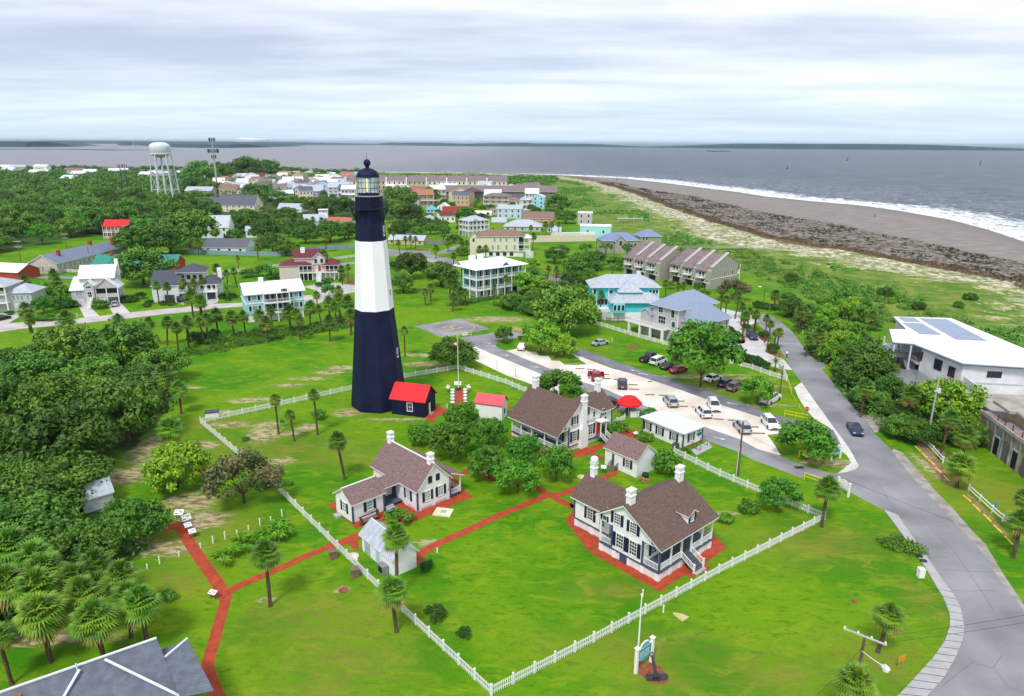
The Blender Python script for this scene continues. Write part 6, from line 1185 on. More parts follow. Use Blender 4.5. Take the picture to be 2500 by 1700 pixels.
for py, n, r in ((341, 9, 2.4), (369, 12, 4.4), (383, 6, 1.8)):
    z = zpx(p, py); m = MB()
    for i in range(n): a = 2 * PI * i / n; x, y = r * math.cos(a), r * math.sin(a); m.box(x - .25, x + .25, y - .25, y + .25, z - 1.6, z + 1.6, dsteel); m.tube((0, 0, z), (x, y, z), .12, .12, dsteel, 4)
    m.build('antenna_ring', CT)
for k, X in enumerate((1410, 1465)):
    p = Q('R1', X, 760); z1 = zpx(p, q('R1', 0, 385)[1]); t_ = thing('antenna_pole', 'dark pole with antennas standing in the woods, the %s of the pair' % ('left' if k == 0 else 'right'), 'pole', (p.x, p.y, 0), group='twin antenna poles in the woods')
    MB().tube((0, 0, 0), (0, 0, z1), .4, .25, dsteel, 6).build('pole', t_); m = MB()
    for a in range(3): m.box(math.cos(a * 2.1) * 1.6 - .2, math.cos(a * 2.1) * 1.6 + .2, math.sin(a * 2.1) * 1.6 - .2, math.sin(a * 2.1) * 1.6 + .2, z1 - 2.5, z1 + .5, dsteel); m.tube((0, 0, z1 - 1), (math.cos(a * 2.1) * 1.6, math.sin(a * 2.1) * 1.6, z1 - 1), .1, .1, dsteel, 4)
    m.build('antennas', t_)
# ================================================================ VEGETATION
ZF['V'] = (0, 0, 0.9296)
def leaf_mesh(name, C_, Rc, nl, ls, mat, rs, up=.35, flat=1.0, cols=None):
    # C_: clump centres (n,3), Rc radius of each clump, nl leaves per clump, ls leaf size
    n = len(C_); d = rs.normal(size=(n * nl, 3)); d /= np.linalg.norm(d, axis=1)[:, None]
    rad = (rs.rand(n * nl, 1) ** .4) * np.repeat(Rc, nl)[:, None]; p = np.repeat(C_, nl, 0) + d * rad * [1, 1, flat]
    nrm = d + rs.normal(size=d.shape) * .55 + [0, 0, up]; nrm /= np.linalg.norm(nrm, axis=1)[:, None]
    a = np.cross(nrm, rs.normal(size=d.shape)); a /= np.linalg.norm(a, axis=1)[:, None] + 1e-9; b = np.cross(nrm, a)
    s = ls * (.6 + .8 * rs.rand(n * nl, 1)); a *= s; b *= s * .55
    v = np.stack([p - a, p - b * 1.0 + a * .1, p + a, p + b + a * .1], 1).reshape(-1, 3).astype('f4'); N_ = len(p)
    me = bpy.data.meshes.new(name); me.vertices.add(N_ * 4); me.vertices.foreach_set('co', v.ravel()); me.loops.add(N_ * 4); me.loops.foreach_set('vertex_index', np.arange(N_ * 4, dtype='i4'))
    me.polygons.add(N_); me.polygons.foreach_set('loop_start', np.arange(0, N_ * 4, 4, dtype='i4')); me.materials.append(mat); me.update(calc_edges=True); return me
def crown_pts(R, zc, H_, n, rs, lo=-.45):
    out = []
    while len(out) < n:
        d = rs.normal(size=3); d /= np.linalg.norm(d)
        if d[2] < lo: continue
        k = .42 + .55 * rs.rand() ** .5; bump = 1 + .12 * math.sin(3 * math.atan2(d[1], d[0]) + n)
        out.append((d[0] * R * k * bump, d[1] * R * k * bump, zc + d[2] * H_ * k))
    return np.array(out)
def trunk_mesh(name, h, r, mat, limbs, rs, spread):
    m = MB(); m.tube((0, 0, -.2), (0, 0, h * .55), r, r * .75, mat, 7)
    for i in range(limbs):
        a = 2 * PI * i / limbs + rs.rand(); q_ = spread * (.5 + .5 * rs.rand()); mid = (q_ * .4 * math.cos(a), q_ * .4 * math.sin(a), h * .8); m.tube((0, 0, h * (.35 + .15 * rs.rand())), mid, r * .5, r * .33, mat, 5); m.tube(mid, (q_ * math.cos(a), q_ * math.sin(a), h * (1.1 + .3 * rs.rand())), r * .33, r * .1, mat, 5)
    return m.mesh(name)
RS = np.random.RandomState(4); PROTO = {}
def mk(kind, n, R, zc, H_, nc, nl, ls, mat, cr, th, tr, limbs=5, lo=-.45, up=.35, flat=.8):
    PROTO[kind] = []
    for i in range(n):
        C_ = crown_pts(R, zc, H_, nc, RS, lo); Rc = R * cr * (.7 + .6 * RS.rand(nc)); PROTO[kind].append((leaf_mesh('crown', C_, Rc, nl, ls, mat, RS, up, flat), trunk_mesh('trunk', th, tr, bark, limbs, RS, R * .6)))
    PROTO[kind + '_'] = (R, zc)
mk('oak', 5, 6.0, 4.6, 3.9, 85, 90, .34, leaf_d, .24, 3.2, .38)
mk('lite', 4, 4.0, 4.0, 2.9, 60, 85, .26, leaf_m, .25, 2.9, .16, 6)
mk('brit', 3, 4.0, 3.6, 3.0, 60, 85, .26, leaf_b, .24, 2.6, .16)
mk('dry', 2, 4.5, 3.6, 2.7, 80, 60, .24, leaf_t, .22, 2.8, .2, 9)
mk('bush', 4, 1.5, .8, 1.0, 26, 60, .15, leaf_m, .32, .5, .06, 4, -.2)
mk('hedge', 3, 1.5, .75, .95, 34, 80, .13, leaf_h, .30, .5, .06, 4, -.2, .5)
mk('round', 1, 3.2, 2.5, 2.6, 110, 95, .17, leaf_b, .17, 1.0, .15, 6, -.5, .5, 1)
mk('pine', 2, 3.6, 8.0, 2.2, 26, 70, .26, leaf_m, .24, 8.5, .16, 8)
LBL = {'oak': ('oak_tree', 'tree', 'dark green spreading oak'), 'lite': ('shade_tree', 'tree', 'round leafy green tree'), 'brit': ('shade_tree', 'tree', 'bright green leafy tree'), 'dry': ('sparse_tree', 'tree', 'sparse brownish tree'), 'bush': ('shrub', 'shrub', 'green shrub'), 'hedge': ('clipped_shrub', 'shrub', 'dark clipped shrub'), 'round': ('round_shrub', 'shrub', 'big round yellow-green shrub'), 'pine': ('pine_tree', 'tree', 'thin pine tree with open crown')}
rndv = random.Random(8)
def plant(kind, p, s, label, group=None, sc=None):
    nm, cat, _ = LBL[kind]; me = rndv.choice(PROTO[kind]); r = thing(nm, label, cat, (p.x, p.y, 0), rndv.uniform(0, 6.28), group, sc or (s * rndv.uniform(.9, 1.12), s * rndv.uniform(.9, 1.12), s * rndv.uniform(.85, 1.15)))
    link('crown', me[0], r)
    if kind not in ('bush', 'hedge'): link('trunk', me[1], r)
    return r
def trees(spec, where, group, kinds=None):
    z = kind = None
    for tk in spec.split():
        if ',' in tk:
            v = [float(x) for x in tk.split(',')]; px = q(z, v[0], v[1]); R, zc = PROTO[kind + '_']; s = 1.0
            for _ in range(3):
                p = at(px, zc * s); pm = FPX / (p - Vector((0, 0, CAMH))).length; s = v[2] / ZF[z][2] / 2 / pm / (R * 1.08)
            plant(kind, p, s, LBL[kind][2] + ' ' + where, group)
        elif tk in LBL: kind = tk
        else: z = tk
def one(kind, z, X, Y, wd, label): trees('%s %s %s,%s,%s' % (z, kind, X, Y, wd), '', None); SC.collection.objects[-1]; LASTP(label)
def LASTP(label):
    o = [x for x in COL.objects if x.parent is None][-1]; o['label'] = label
    if 'group' in o: del o['group']
# singled-out trees
for a in [('lite','V',955,978,72,'round green tree at the far left of the round-tree cluster, below the annex path'),('lite','V',1022,998,100,'large round green tree in the left half of the cluster right of the tower'),('lite','V',1045,950,84,'round green tree at the back of the cluster, just below the sign panels'),('lite','V',1110,975,92,'round green tree beside the faded red roofed store house'),
 ('lite','V',1185,1018,80,'round green tree touching the long porch of the house by the lot'),('lite','V',1108,1045,98,'round green tree in the middle of the front row of the cluster'),('lite','V',1175,1078,98,'round green tree nearest the crossing of the brick paths'),('lite','V',1263,1052,92,'round green tree in front of the chimney house, rightmost of the cluster'),
 ('oak','V',1028,800,102,'dark tree behind the flagpole at the back corner of the white fence'),('lite','V',1270,868,108,'leafy tree between the brown roofed house and the gravel lot'),('lite','V',1143,757,46,'small tree on the green island at the left end of the lot'),('brit','V',1228,762,98,'bright green tree on the lot island beside the white car, the larger of two'),('brit','V',1281,786,62,'small bright green tree at the right end of the lot island'),
 ('oak','V',1290,702,165,'huge dark oak at the edge of the lawn left of the turquoise house'),('lite','V',1596,802,172,'broad leafy tree over the parked cars below the grey deck house'),('lite','V',1722,884,76,'small leafy tree beside the white pickup truck'),('lite','V',1838,986,122,'leafy tree on the island beside the lot exit'),('lite','V',1768,1112,92,'bright leafy tree just inside the right corner of the white fence'),
 ('bush','V',1700,1150,52,'dark shrub left of the tree in the right fence corner'),('bush','V',1508,1050,78,'loose green bush between the office and the wood-shingled outbuilding'),('dry','V',548,1088,150,'wide sparse brownish tree leaning over the left run of the white fence'),('round','V',397,1062,126,'big round yellow-green shrub on the lawn left of the white fence'),
 ('bush','T4',700,870,250,'flowering shrub beside the bench of the small cottage'),('hedge','T4',955,1360,135,'small dark shrub by the corner of the white shed'),('hedge','V',990,1390,50,'dark shrub on the lawn inside the near fence corner, the larger of two'),('hedge','V',1053,1436,34,'small narrow dark shrub on the lawn inside the near fence corner'),('bush','V',722,942,34,'greyish shrub behind the leaning palm near the tower'),
 ('bush','V',384,1352,34,'thin small shrub on the grass right of the palm clump'),('bush','S8',690,800,90,'tiny yellow-green sapling inside the left fence corner'),('bush','S8',1110,600,60,'tiny dark shrub between two palms near the tower'),('bush','S8',1190,1300,90,'tiny yellowish sapling on the worn lawn left of the small cottage'),('bush','T6',1770,700,170,'small yellowish bush beyond the big house at the right'),('bush','S1',800,1050,80,'small dark shrub at the left foot of the island trees'),
 ('bush','S5',1570,1180,230,'reddish-green bush between the chimney house and the outbuilding'),('bush','S5',1700,1130,200,'green bush in the garden beside the small picket fence'),('bush','S5',1810,940,110,'narrow green shrub by the red umbrella'),('bush','S5',2010,970,190,'round green shrub at the left corner of the office'),('bush','S5',1980,1250,170,'low pale shrub beside the office wall'),('bush','S6',575,1165,110,'green shrub in front of the office corner'),('bush','S6',520,1190,90,'small shrub at the start of the white fence by the office'),('dry','R4',2050,1400,380,'sparse brownish tree in front of the greige townhouses')]:
    one(a[0], *a[1:])
trees('T1 oak 130,330,400 620,170,520 1150,190,560 1540,340,480 330,440,470 900,440,520 1330,500,470 100,700,420 480,680,500 860,620,430 1200,830,720 600,1060,880 60,960,340 620,1420,640 150,1420,430 330,1600,520 T2 150,260,640 640,420,420 1010,250,430 330,80,460 50,60,430 40,1010,270 T1 1600,480,200 1480,640,200', 'in the dense grove at the left', 'trees of the grove at the left')
trees('V oak 320,600,118 325,543,105 425,520,112 385,545,80 R2 620,1050,280 900,1120,330 720,990,270 1150,930,270 1500,830,330 1750,860,330 1370,1170,280 1650,1140,330 1860,1130,260 1000,1270,330 1150,1310,280 560,1200,200 100,1100,250 60,980,250 280,880,300 800,680,300 1230,790,160 1590,620,140 130,640,320 320,660,280 600,650,130 200,500,330 450,480,280 700,460,330 950,450,280', 'among the town houses left of the tower', 'oaks among the town houses left of the tower')
trees('R3 oak 350,490,380 450,680,330 300,600,260 400,790,300 700,830,180 850,820,160 1100,650,220 690,465,240 560,820,150 2150,540,280 2240,680,250 2060,630,160 480,1250,400 820,1340,400 390,1450,280 1060,1080,160 1580,1060,90 2110,1130,250 2190,1080,200 1300,1530,130 R3 brit 1850,1220,180', 'among the houses right of the tower', 'trees among the houses right of the tower')
trees('S1 brit 860,420,330 1010,400,220 S1 oak 700,620,300 980,560,300 1120,480,260 1540,640,280 1600,780,230 1440,220,300 1560,340,260 1440,500,240 1250,560,260 900,700,240 S1 lite 930,340,180 1330,600,200', 'in the thicket between the teal and turquoise houses', 'trees of the thicket by the turquoise house')
trees('R4 pine 380,930,180 600,920,170 850,950,160 R4 oak 350,1170,380 200,1290,220 700,1110,250 470,1050,260 R4 lite 1650,1380,120 1330,1370,110 1720,1450,140', 'in front of the greige townhouses', 'trees before the townhouses')
trees('R6 lite 560,680,250 480,830,240 680,720,190 R6 oak 1330,480,180 R6 bush 450,1000,120 560,1000,130 1130,860,150', 'around the houses of the left street', 'trees around the left street')
trees('R6 hedge 700,860,140 760,850,150 830,850,120 1430,800,120 1500,790,130 1600,760,110 1660,860,90 1690,830,90 1850,840,80 1940,845,80 R7 430,760,90 550,760,90 500,795,60 1530,630,90 1620,620,90 1780,575,60 R6 110,950,70 R7 120,1240,180 230,1250,190 330,1200,160', 'beside the houses of the left street', 'clipped shrubs along the left street')
trees('R7 bush 900,480,200 1000,510,200 780,500,150 1060,510,160 1640,580,110 R7 lite 1640,690,160 R7 oak 700,490,150', 'in the garden between the charcoal and maroon roofed houses', 'shrubs behind the light blue house')
trees('S3 hedge 300,610,150 380,640,170 460,680,180 540,720,140 190,360,170 150,300,110 540,350,130 640,530,150 330,260,100 R5 170,1400,90 230,1410,90 300,1415,90 S2 1830,820,120 2240,960,110', 'around the driveway of the grey deck house', 'clipped shrubs around the right driveway')
trees('S3 brit 1500,60,260 1250,110,220 1420,250,220 1150,200,200 1600,290,160 1330,400,260 1300,560,280 1500,420,220 S3 oak 850,40,300 1700,690,520 1900,680,320 1560,560,260 1560,850,300 1800,1080,320 1640,1040,240 1980,1190,260 2050,1380,280 2150,1280,240 S3 lite 1680,130,240 1800,230,160 1000,190,200 1080,520,150 1420,700,240', 'in the thicket right of the main road', 'trees of the thicket right of the road')
trees('S4 brit 870,850,440 1110,860,220 980,1000,260 S4 oak 240,590,380 400,740,220 500,1060,240 640,1100,240 980,1100,260 1120,1120,200 S4 hedge 780,1130,110 840,1140,110 S4 bush 1240,1070,110', 'in front of the white flat-roofed building', 'trees below the flat-roofed building')
trees('R5 oak 650,1150,80 1870,1330,100 1460,1410,90 1780,1400,80 1190,1300,100 440,1180,110 R5 lite 850,1330,150 700,1380,140 1000,1400,150 420,1330,120 560,1420,160', 'on the green dunes behind the beach', 'bushes on the green dunes')
# ---- palms
def palm_protos():
    out = []
    for k in range(3):
        rs = random.Random(30 + k); g = MB(); y = MB()
        for i in range(62):
            a = i * 2.4 + rs.uniform(-.2, .2); f = i / 61; el = math.radians(88 - 146 * f ** .85 + rs.uniform(-8, 8)); m, mat = (y, palm_y) if i >= 50 else (g, palm_g)
            h = Vector((math.cos(a), math.sin(a), 0)); dr = h * math.cos(el) + Vector((0, 0, math.sin(el))); L_ = rs.uniform(.8, 1.1)
            b0 = Vector((0, 0, .15)) + dr * L_ * .72 + Vector((0, 0, -.05)); m.tube((0, 0, 0), b0, .03, .018, mat, 3, False)
            side = h.cross(Vector((0, 0, 1))); nb = 11
            for j in range(nb):
                t_ = (j / (nb - 1) - .5) * 2.5; bl = L_ * (1.12 - .25 * abs(t_)); bd = (dr * math.cos(t_) + side * math.sin(t_)).normalized()
                p1 = b0 + bd * bl * .55; p2 = b0 + bd * bl + Vector((0, 0, -.26 * bl)); wv = bd.cross(Vector((0, 0, 1))).normalized() * .075
                m.poly([b0, p1 - wv, p2, p1 + wv], [(0, 1, 2, 3)], mat)
        out.append((g.mesh('crown'), y.mesh('old_fronds')))
    return out
PP = palm_protos(); PT = MB().lathe([(.27, -.02), (.22, .03), (.19, .12), (.185, .3), (.20, .45), (.18, .6), (.19, .8), (.21, .93), (.16, 1.0)], pbark, 9)
PT = PT.mesh('trunk')
def dpalm():
    g = MB(); rs = random.Random(5)
    for i in range(26):
        a = i * 2.4; el = math.radians(75 - 95 * (i / 25)); h = Vector((math.cos(a), math.sin(a), 0)); p = Vector((0, 0, 0)); d = h * math.cos(el) + Vector((0, 0, math.sin(el))); sd_ = h.cross(Vector((0, 0, 1)))
        for k in range(7):
            q_ = p + d * .4; g.tube(p, q_, .025, .02, palm_g, 3, False)
            for s_ in (-1, 1):
                for e_ in (0, .2): b0 = p + d * e_; tp = b0 + sd_ * s_ * (.55 - .05 * k) + d * .3 + Vector((0, 0, -.15)); g.poly([b0, b0 + d * .1, tp], [(0, 1, 2)], palm_g)
            p = q_; d = (d + Vector((0, 0, -.17))).normalized()
    return g.mesh('crown')
DP = dpalm()
def palm(zn, X, Y, wpx, h, label, group, date=False):
    p = at(q(zn, X, Y), h); pm = FPX / (p - Vector((0, 0, CAMH))).length; s = wpx / ZF[zn][2] / 2 / pm / (2.5 if date else 1.8)
    r = thing('date_palm' if date else 'palm_tree', label, 'palm', (p.x, p.y, 0), rndv.uniform(0, 6.28), group, s)
    hz_ = (h + .3 * s) / s; lean = rndv.uniform(-.12, .12)
    if date: link('crown', DP, r, (0, 0, hz_))
    else:
        m = rndv.choice(PP); c = link('crown', m[0], r, (lean * hz_, 0, hz_)); link('old_fronds', m[1], r, (lean * hz_, 0, hz_))
    t_ = link('trunk', PT, r, (0, 0, 0), 0, (1 / s ** .5, 1 / s ** .5, hz_)); t_.rotation_euler = (0, math.atan(lean), 0)
def palms(spec, where, group):
    z = None; h = 6
    for tk in spec.split():
        if tk[0] == 'h': h = float(tk[1:])
        elif ',' in tk: v = [float(x) for x in tk.split(',')]; palm(z, v[0], v[1], v[2], h, 'palm ' + where, group)
        else: z = tk
for a in [('T3',465,510,262,6,'tall palm on the lawn in front of the brick path, left of the white fence'),('T4',645,1140,320,7,'tall palm rising in front of the white shed'),('T3',1465,785,270,4.6,'palm standing at the bottom of the white shed, crossing the white fence'),('S8',1035,370,175,6,'tall palm crossing the back fence, leftmost of three near the tower'),('S8',1225,535,160,4.5,'shorter leaning palm, middle one of three near the tower'),('S8',1480,315,175,7,'tall palm nearest the tower, rightmost of three by the back fence'),
 ('S8',1790,835,275,6,'palm with full round crown standing alone between the tower and the small cottage'),('S7',920,345,150,6,'palm beside the right edge of the tower'),('T8',310,270,190,5,'palm just outside the right corner of the white fence'),('T8',680,1075,200,4,'palm with yellow fronds on the lawn by the street lamp'),('T8',480,1520,260,5,'palm at the bottom edge below the street lamp pole'),('T1',1640,1010,280,3.6,'short palm right of the round shrub at the grove edge'),('T1',1720,610,190,4.5,'palm with pale fronds at the right edge of the grove, lower of two'),('T1',1580,490,240,6,'palm at the right edge of the grove, upper of two')]:
    palm(*a[:5], a[5], None)
palms('T2 h4.5 120,450,300 230,560,290 340,650,300 60,760,300 290,790,330 600,690,240 600,860,300 730,590,250 940,670,270 960,830,240 1090,900,310 h4.8 760,1030,330 320,990,350 10,1150,200', 'in the dense clump above the grey shingle roof', 'palms of the clump at bottom left')
palms('R7 h4.8 35,1070,183 235,1045,183 360,1000,207 545,1015,195 675,1000,158 850,1010,195 930,1080,183 985,930,134 1190,970,231 1410,910,195 1545,915,122 1640,850,183 1760,820,207 1870,850,207 1500,760,122 1770,710,146 1640,1065,195 1880,1000,207 1290,980,170 1720,900,158 1300,1050,146', 'in the row behind the light blue house', 'palms in the row behind the light blue house')
palms('R6 h5.5 1690,1080,160 1865,1070,160 1990,1140,160 2110,1090,150 2300,1070,150 300,940,190 345,1030,150 h4 750,1040,210 1335,1045,160 h5.5 605,540,150 660,610,130 270,600,140 1780,650,120 1890,665,120 2080,610,110 2180,620,120 2280,600,110 2160,770,190 2260,830,190 R7 75,790,190 185,840,180 h7 370,455,130 h5 480,510,100 580,490,110 h8 1570,310,150 h5 1785,470,120 1850,440,90', 'along the left street', 'palms along the left street')
palms('R2 h5 150,1280,110 825,1330,110 h7 1590,1200,120 h5 1180,970,90 1320,1010,110 1390,1040,90 1470,1020,90 1570,1030,100 600,1445,70 1730,950,100 1920,980,80 1290,1330,90 R3 260,820,60 h6 275,890,70 355,1000,90 h5 420,950,80 480,945,80 530,955,80 770,740,90 h7 1040,750,90 h4 850,900,100 h5 1350,690,90 h6 1860,930,110 h4 1190,1010,90 760,1060,110 900,990,130 1060,990,110 h6 2020,790,90 2080,790,90 2160,790,80 1840,830,80 1240,510,80 650,370,60 550,390,60 250,410,70 h4 1260,1080,120 1330,1070,110 960,1150,100 1110,1000,80', 'among the town houses', 'palms among the town houses')
palms('S1 h6 245,320,120 625,385,110 490,470,80 1100,265,90 1200,280,100 1290,210,100 1700,570,110 h4 60,460,150 110,540,150 20,600,140 170,540,110 R3 700,1520,150 920,1480,160 1000,1520,130 640,1560,120', 'around the teal house', 'palms around the teal house')
palms('S2 h5 1060,250,110 1740,440,120 1850,450,130 1920,520,120 1990,570,110 2080,600,120 1680,420,90 1940,630,140 h3.5 1190,280,100 1250,270,100 2290,810,110 S3 h6 310,160,150 570,190,110 600,250,110 h4 700,345,130 440,150,130', 'by the driveway of the grey deck house', 'palms by the right driveway')
palms('S3 h5.5 1160,380,190 960,120,150 1720,480,150 S4 205,755,160 575,820,170 h6.5 860,1010,150 h4.5 1015,1160,190 h3 970,1400,230 T8 h5.5 1580,320,130 h4.5 1560,480,170 S3 h4 1030,430,120 R5 h4 310,1330,110 540,1480,130 1080,1490,90', 'in the strip right of the main road', 'palms right of the main road')
palm('R7', 480, 680, 200, 3, 'arching feather palm beside the garage of the charcoal roofed house', None, True); palm('S2', 430, 80, 150, 5, 'arching feather palm left of the greige townhouses', None, True); palm('S3', 670, 670, 180, 2.2, 'small feather palm behind the end of the right picket fence', None, True); palm('R6', 1130, 850, 150, 1.2, 'low feather palm in front of the stairs of the grey house', None, True)
# ---- banana plants
bn_ = MB(); rs = random.Random(2); blf = M('banana_leaf', (.10, .30, .02), .5, .3, 2, rnd=.2, col2=(.22, .48, .04))
for i in range(9):
    a = i * 2.4; h = Vector((math.cos(a), math.sin(a), 0)); s_ = h.cross(Vector((0, 0, 1))) * .17; p0 = Vector((0, 0, .7)); p1 = p0 + h * .45 + Vector((0, 0, .6)); p2 = p0 + h * 1.1 + Vector((0, 0, .35)); bn_.poly([p0, p1 - s_, p2, p1 + s_], [(0, 1, 2), (0, 2, 3)], blf)
BM_ = bn_.mesh('leaves'); BT = MB().tube((0, 0, 0), (0, 0, .8), .09, .06, M('banana_stem', (.25, .28, .08)), 6).mesh('stem')
for k, (X, Y) in enumerate([(110, 505), (165, 480), (215, 470), (240, 440), (150, 540), (270, 380), (330, 375), (320, 430), (400, 350), (455, 330), (470, 370), (520, 330), (545, 290), (570, 350), (600, 290), (630, 320), (610, 260), (560, 260)]):
    p = at(q('T3', X, Y), .8); r = thing('banana_plant', 'young banana plant in the ' + ('yellowish patch nearer the brick path' if X < 250 else 'green patch behind the lone lawn palm'), 'plant', (p.x, p.y, 0), rndv.uniform(0, 6), 'banana plants in the bed left of the fence', rndv.uniform(.8, 1.2)); link('leaves', BM_, r); link('stem', BT, r)
# ---- masses nobody could count
def mass(name, label, cat, P_, Rr, nl, ls, mat, zf=lambda x, y: 0, flat=.7):
    C_ = np.array([(p[0], p[1], zf(p[0], p[1]) + r * .35) for p, r in zip(P_, Rr)]); me = leaf_mesh(name, C_, np.array(Rr), nl, ls, mat, RS, .5, flat); return tag(link(name, me), label, cat, kind='stuff')
def zone(poly, n, seed, mask=None):
    rs = np.random.RandomState(seed); P_ = np.array([(p.x, p.y) for p in poly]); lo, hi = P_.min(0), P_.max(0); out = np.zeros((0, 2))
    while len(out) < n:
        c = lo + rs.rand(n * 2, 2) * (hi - lo); c = c[inpoly(c[:, 0], c[:, 1], [tuple(p) for p in P_])]
        if mask is not None: c = c[mask(c[:, 0], c[:, 1])]
        out = np.vstack([out, c])
    return out[:n]
gz = lambda x, y: float(f_z(np.array([x]), np.array([y]))[0])
c_ = zone([Vector(v) for v in ((75, 110, 0), (150, 110, 0), (150, 260, 0), (125, 320, 0), (100, 420, 0), (100, 700, 0), (90, 950, 0), (0, 1050, 0), (-150, 1130, 0), (-260, 1130, 0), (-50, 900, 0), (20, 700, 0), (45, 480, 0), (60, 330, 0), (95, 230, 0), (103, 180, 0))], 2100, 3, lambda X, Y: (gnoise(X, Y, .06, 33) + gnoise(X, Y, .17, 34) * .6 > .25) & (X > X_D(Y) - 6) & (X < X_S(Y) - 10))
mass('dune_scrub', 'scrubby green bushes spread over the grassy dunes', 'dune scrub', c_, .7 + 2.2 * RS.rand(len(c_)) ** 2.5, 50, .32, leaf_m, gz)
c_ = zone([Vector(v) for v in ((100, 140, 0), (125, 140, 0), (128, 200, 0), (112, 320, 0), (80, 320, 0), (100, 225, 0))], 330, 7)
mass('dune_scrub', 'thick bright green brush behind the thicket right of the road', 'brush', c_, .7 + 1.7 * RS.rand(len(c_)), 85, .24, leaf_m, gz)
ys_ = 90 + RS.rand(5200) ** 1.1 * 800; xv, xb_ = X_V(ys_), X_B(ys_); k_ = RS.rand(5200); xt = xb_ + (xv - xb_) * k_; keep = gnoise(xt * 1.6, ys_ * .8, .12, 40) + gnoise(xt, ys_ * .3, .5, 41) * .7 + np.abs(k_ - .5) * 1.3 > .42
c_ = np.stack([xt, ys_], 1)[keep]; mass('beach_tufts', 'dark low plants scattered over the grey sand behind the beach', 'beach plants', c_, .4 + 1.1 * RS.rand(len(c_)) ** 1.5, 17, .28, M('dark_beach_plants', (.022, .030, .010), .9, .4, .5, col2=(.07, .06, .025)), gz, .4)
ys_ = 90 + RS.rand(3600) ** 1.1 * 800; xt = X_B(ys_) + (RS.rand(3600) - .6) * 9; c_ = np.stack([xt, ys_], 1); mass('dead_reed_line', 'brown band of dead reeds along the foot of the dunes', 'dead reeds', c_, .5 + .9 * RS.rand(len(c_)), 14, .24, M('dead_reeds', (.09, .06, .035), .95, .4, .6, col2=(.22, .15, .08)), gz, .5)
def along(spec, n, wd, seed):
    P_ = PL(spec); rs = np.random.RandomState(seed); L_ = [(b - a).length for a, b in zip(P_, P_[1:])]; out = []
    for _ in range(n): i = rs.choice(len(L_), p=np.array(L_) / sum(L_)); v = P_[i].lerp(P_[i + 1], rs.rand()); out.append((v.x + rs.normal() * wd, v.y + rs.normal() * wd))
    return np.array(out)
c_ = np.vstack([along('R7 -100,1420 150,1400 400,1360 700,1290 1000,1240 1300,1190 1600,1140 1950,1080', 200, 1.1, 1), along('R7 300,1300 600,1230 900,1180 1250,1150 1600,1080 1950,1030', 170, 1.6, 2), along('S1 0,690 150,660 300,630 430,610 540,600', 70, .9, 3), along('S1 540,690 640,720 800,745 980,780 1050,790', 60, .8, 4), along('T8 700,610 800,620 860,650', 30, .6, 5), along('R3 600,1530 500,1560 300,1560', 20, 1, 6)])
mass('creeping_vines', 'low leafy vines along the edges of the mown lawn', 'ground cover', c_, .45 + .8 * RS.rand(len(c_)), 90, .18, leaf_m)
# undergrowth of the left grove and thickets
c_ = np.vstack([zone(WP[0], 130, 5), zone(WP[3], 200, 6), zone(WP[2], 60, 9)]); mass('undergrowth', 'dark undergrowth filling the groves between the tree crowns', 'undergrowth', c_, 1.2 + 1.5 * RS.rand(len(c_)), 80, .3, leaf_d)
# far woods: individual crowns for the nearest, one mass beyond
HP = [(o.location.x, o.location.y) for o in COL.objects if o.parent is None and o.get('category') in ('house', 'building', 'townhouse', 'cupola')]
HPa = np.array(HP)
def clear(c, d): return np.array([np.min((HPa[:, 0] - x) ** 2 + (HPa[:, 1] + 4 - y) ** 2) > d * d for x, y in c])
P_ = [Q('R6', *v) for v in ((-1400, 520), (-100, 330), (350, 230), (720, 180), (1000, 60), (1180, 70), (1700, 170), (2320, 190))] + [Q('R2', 300, 1000), Q('R2', 100, 900), Q('R1', 2300, 800), Q('R1', 2320, 560), Q('R1', 1200, 500), Q('R1', -1400, 500)]
c_ = zone(P_, 900, 12); c_ = c_[clear(c_, 15)]; c_ = c_[np.argsort(c_[:, 1])]; sel = []
for x, y in c_:
    if all((x - a) ** 2 + (y - b) ** 2 > 90 for a, b in sel): sel.append((x, y))
    if len(sel) >= 150: break
for x, y in sel: plant('oak' if rndv.random() < .85 else 'lite', Vector((x, y, 0)), rndv.uniform(1.1, 1.6) * (1 if rndv.random() < .85 else 1), 'dark green rounded tree in the woods behind the long barrack', 'trees of the woods behind the barrack')
ym = sel[-1][1]; Pf = [Vector((-900, ym - 20, 0)), Vector((-150, ym - 60, 0)), Vector((-190, 640, 0)), Vector((-330, 1040, 0)), Vector((-900, 1010, 0))]
c_ = zone(Pf, 2300, 13); c_ = c_[clear(c_, 13) & (c_[:, 1] > ym - 25)]
def woodmass(name, label, c_, nl, ls, hr=(5.5, 9)):
    n = len(c_); r = hr[0] + (hr[1] - hr[0]) * RS.rand(n); C_ = []; Rc = []
    for (x, y), rr_ in zip(c_, r):
        for k in range(5):
            a = RS.rand() * 6.28; d = rr_ * .5 * RS.rand() ** .5; C_.append((x + d * math.cos(a), y + d * math.sin(a), rr_ * (.75 + .35 * RS.rand()))); Rc.append(rr_ * .42)
    tag(link(name, leaf_mesh(name, np.array(C_), np.array(Rc), nl, ls, leaf_d, RS, .5, .75)), label, 'woods', kind='stuff')
woodmass('far_woods', 'dense far woods stretching to the river at the left', c_, 26, .9)
c_ = zone([Vector((-330, 1010, 0)), Vector((60, 1000, 0)), Vector((60, 880, 0)), Vector((10, 780, 0)), Vector((-60, 800, 0)), Vector((-100, 940, 0)), Vector((-330, 960, 0))], 520, 15); woodmass('far_thicket', 'band of dark green thicket behind the condominiums', c_, 26, .7, (2.5, 4.5))
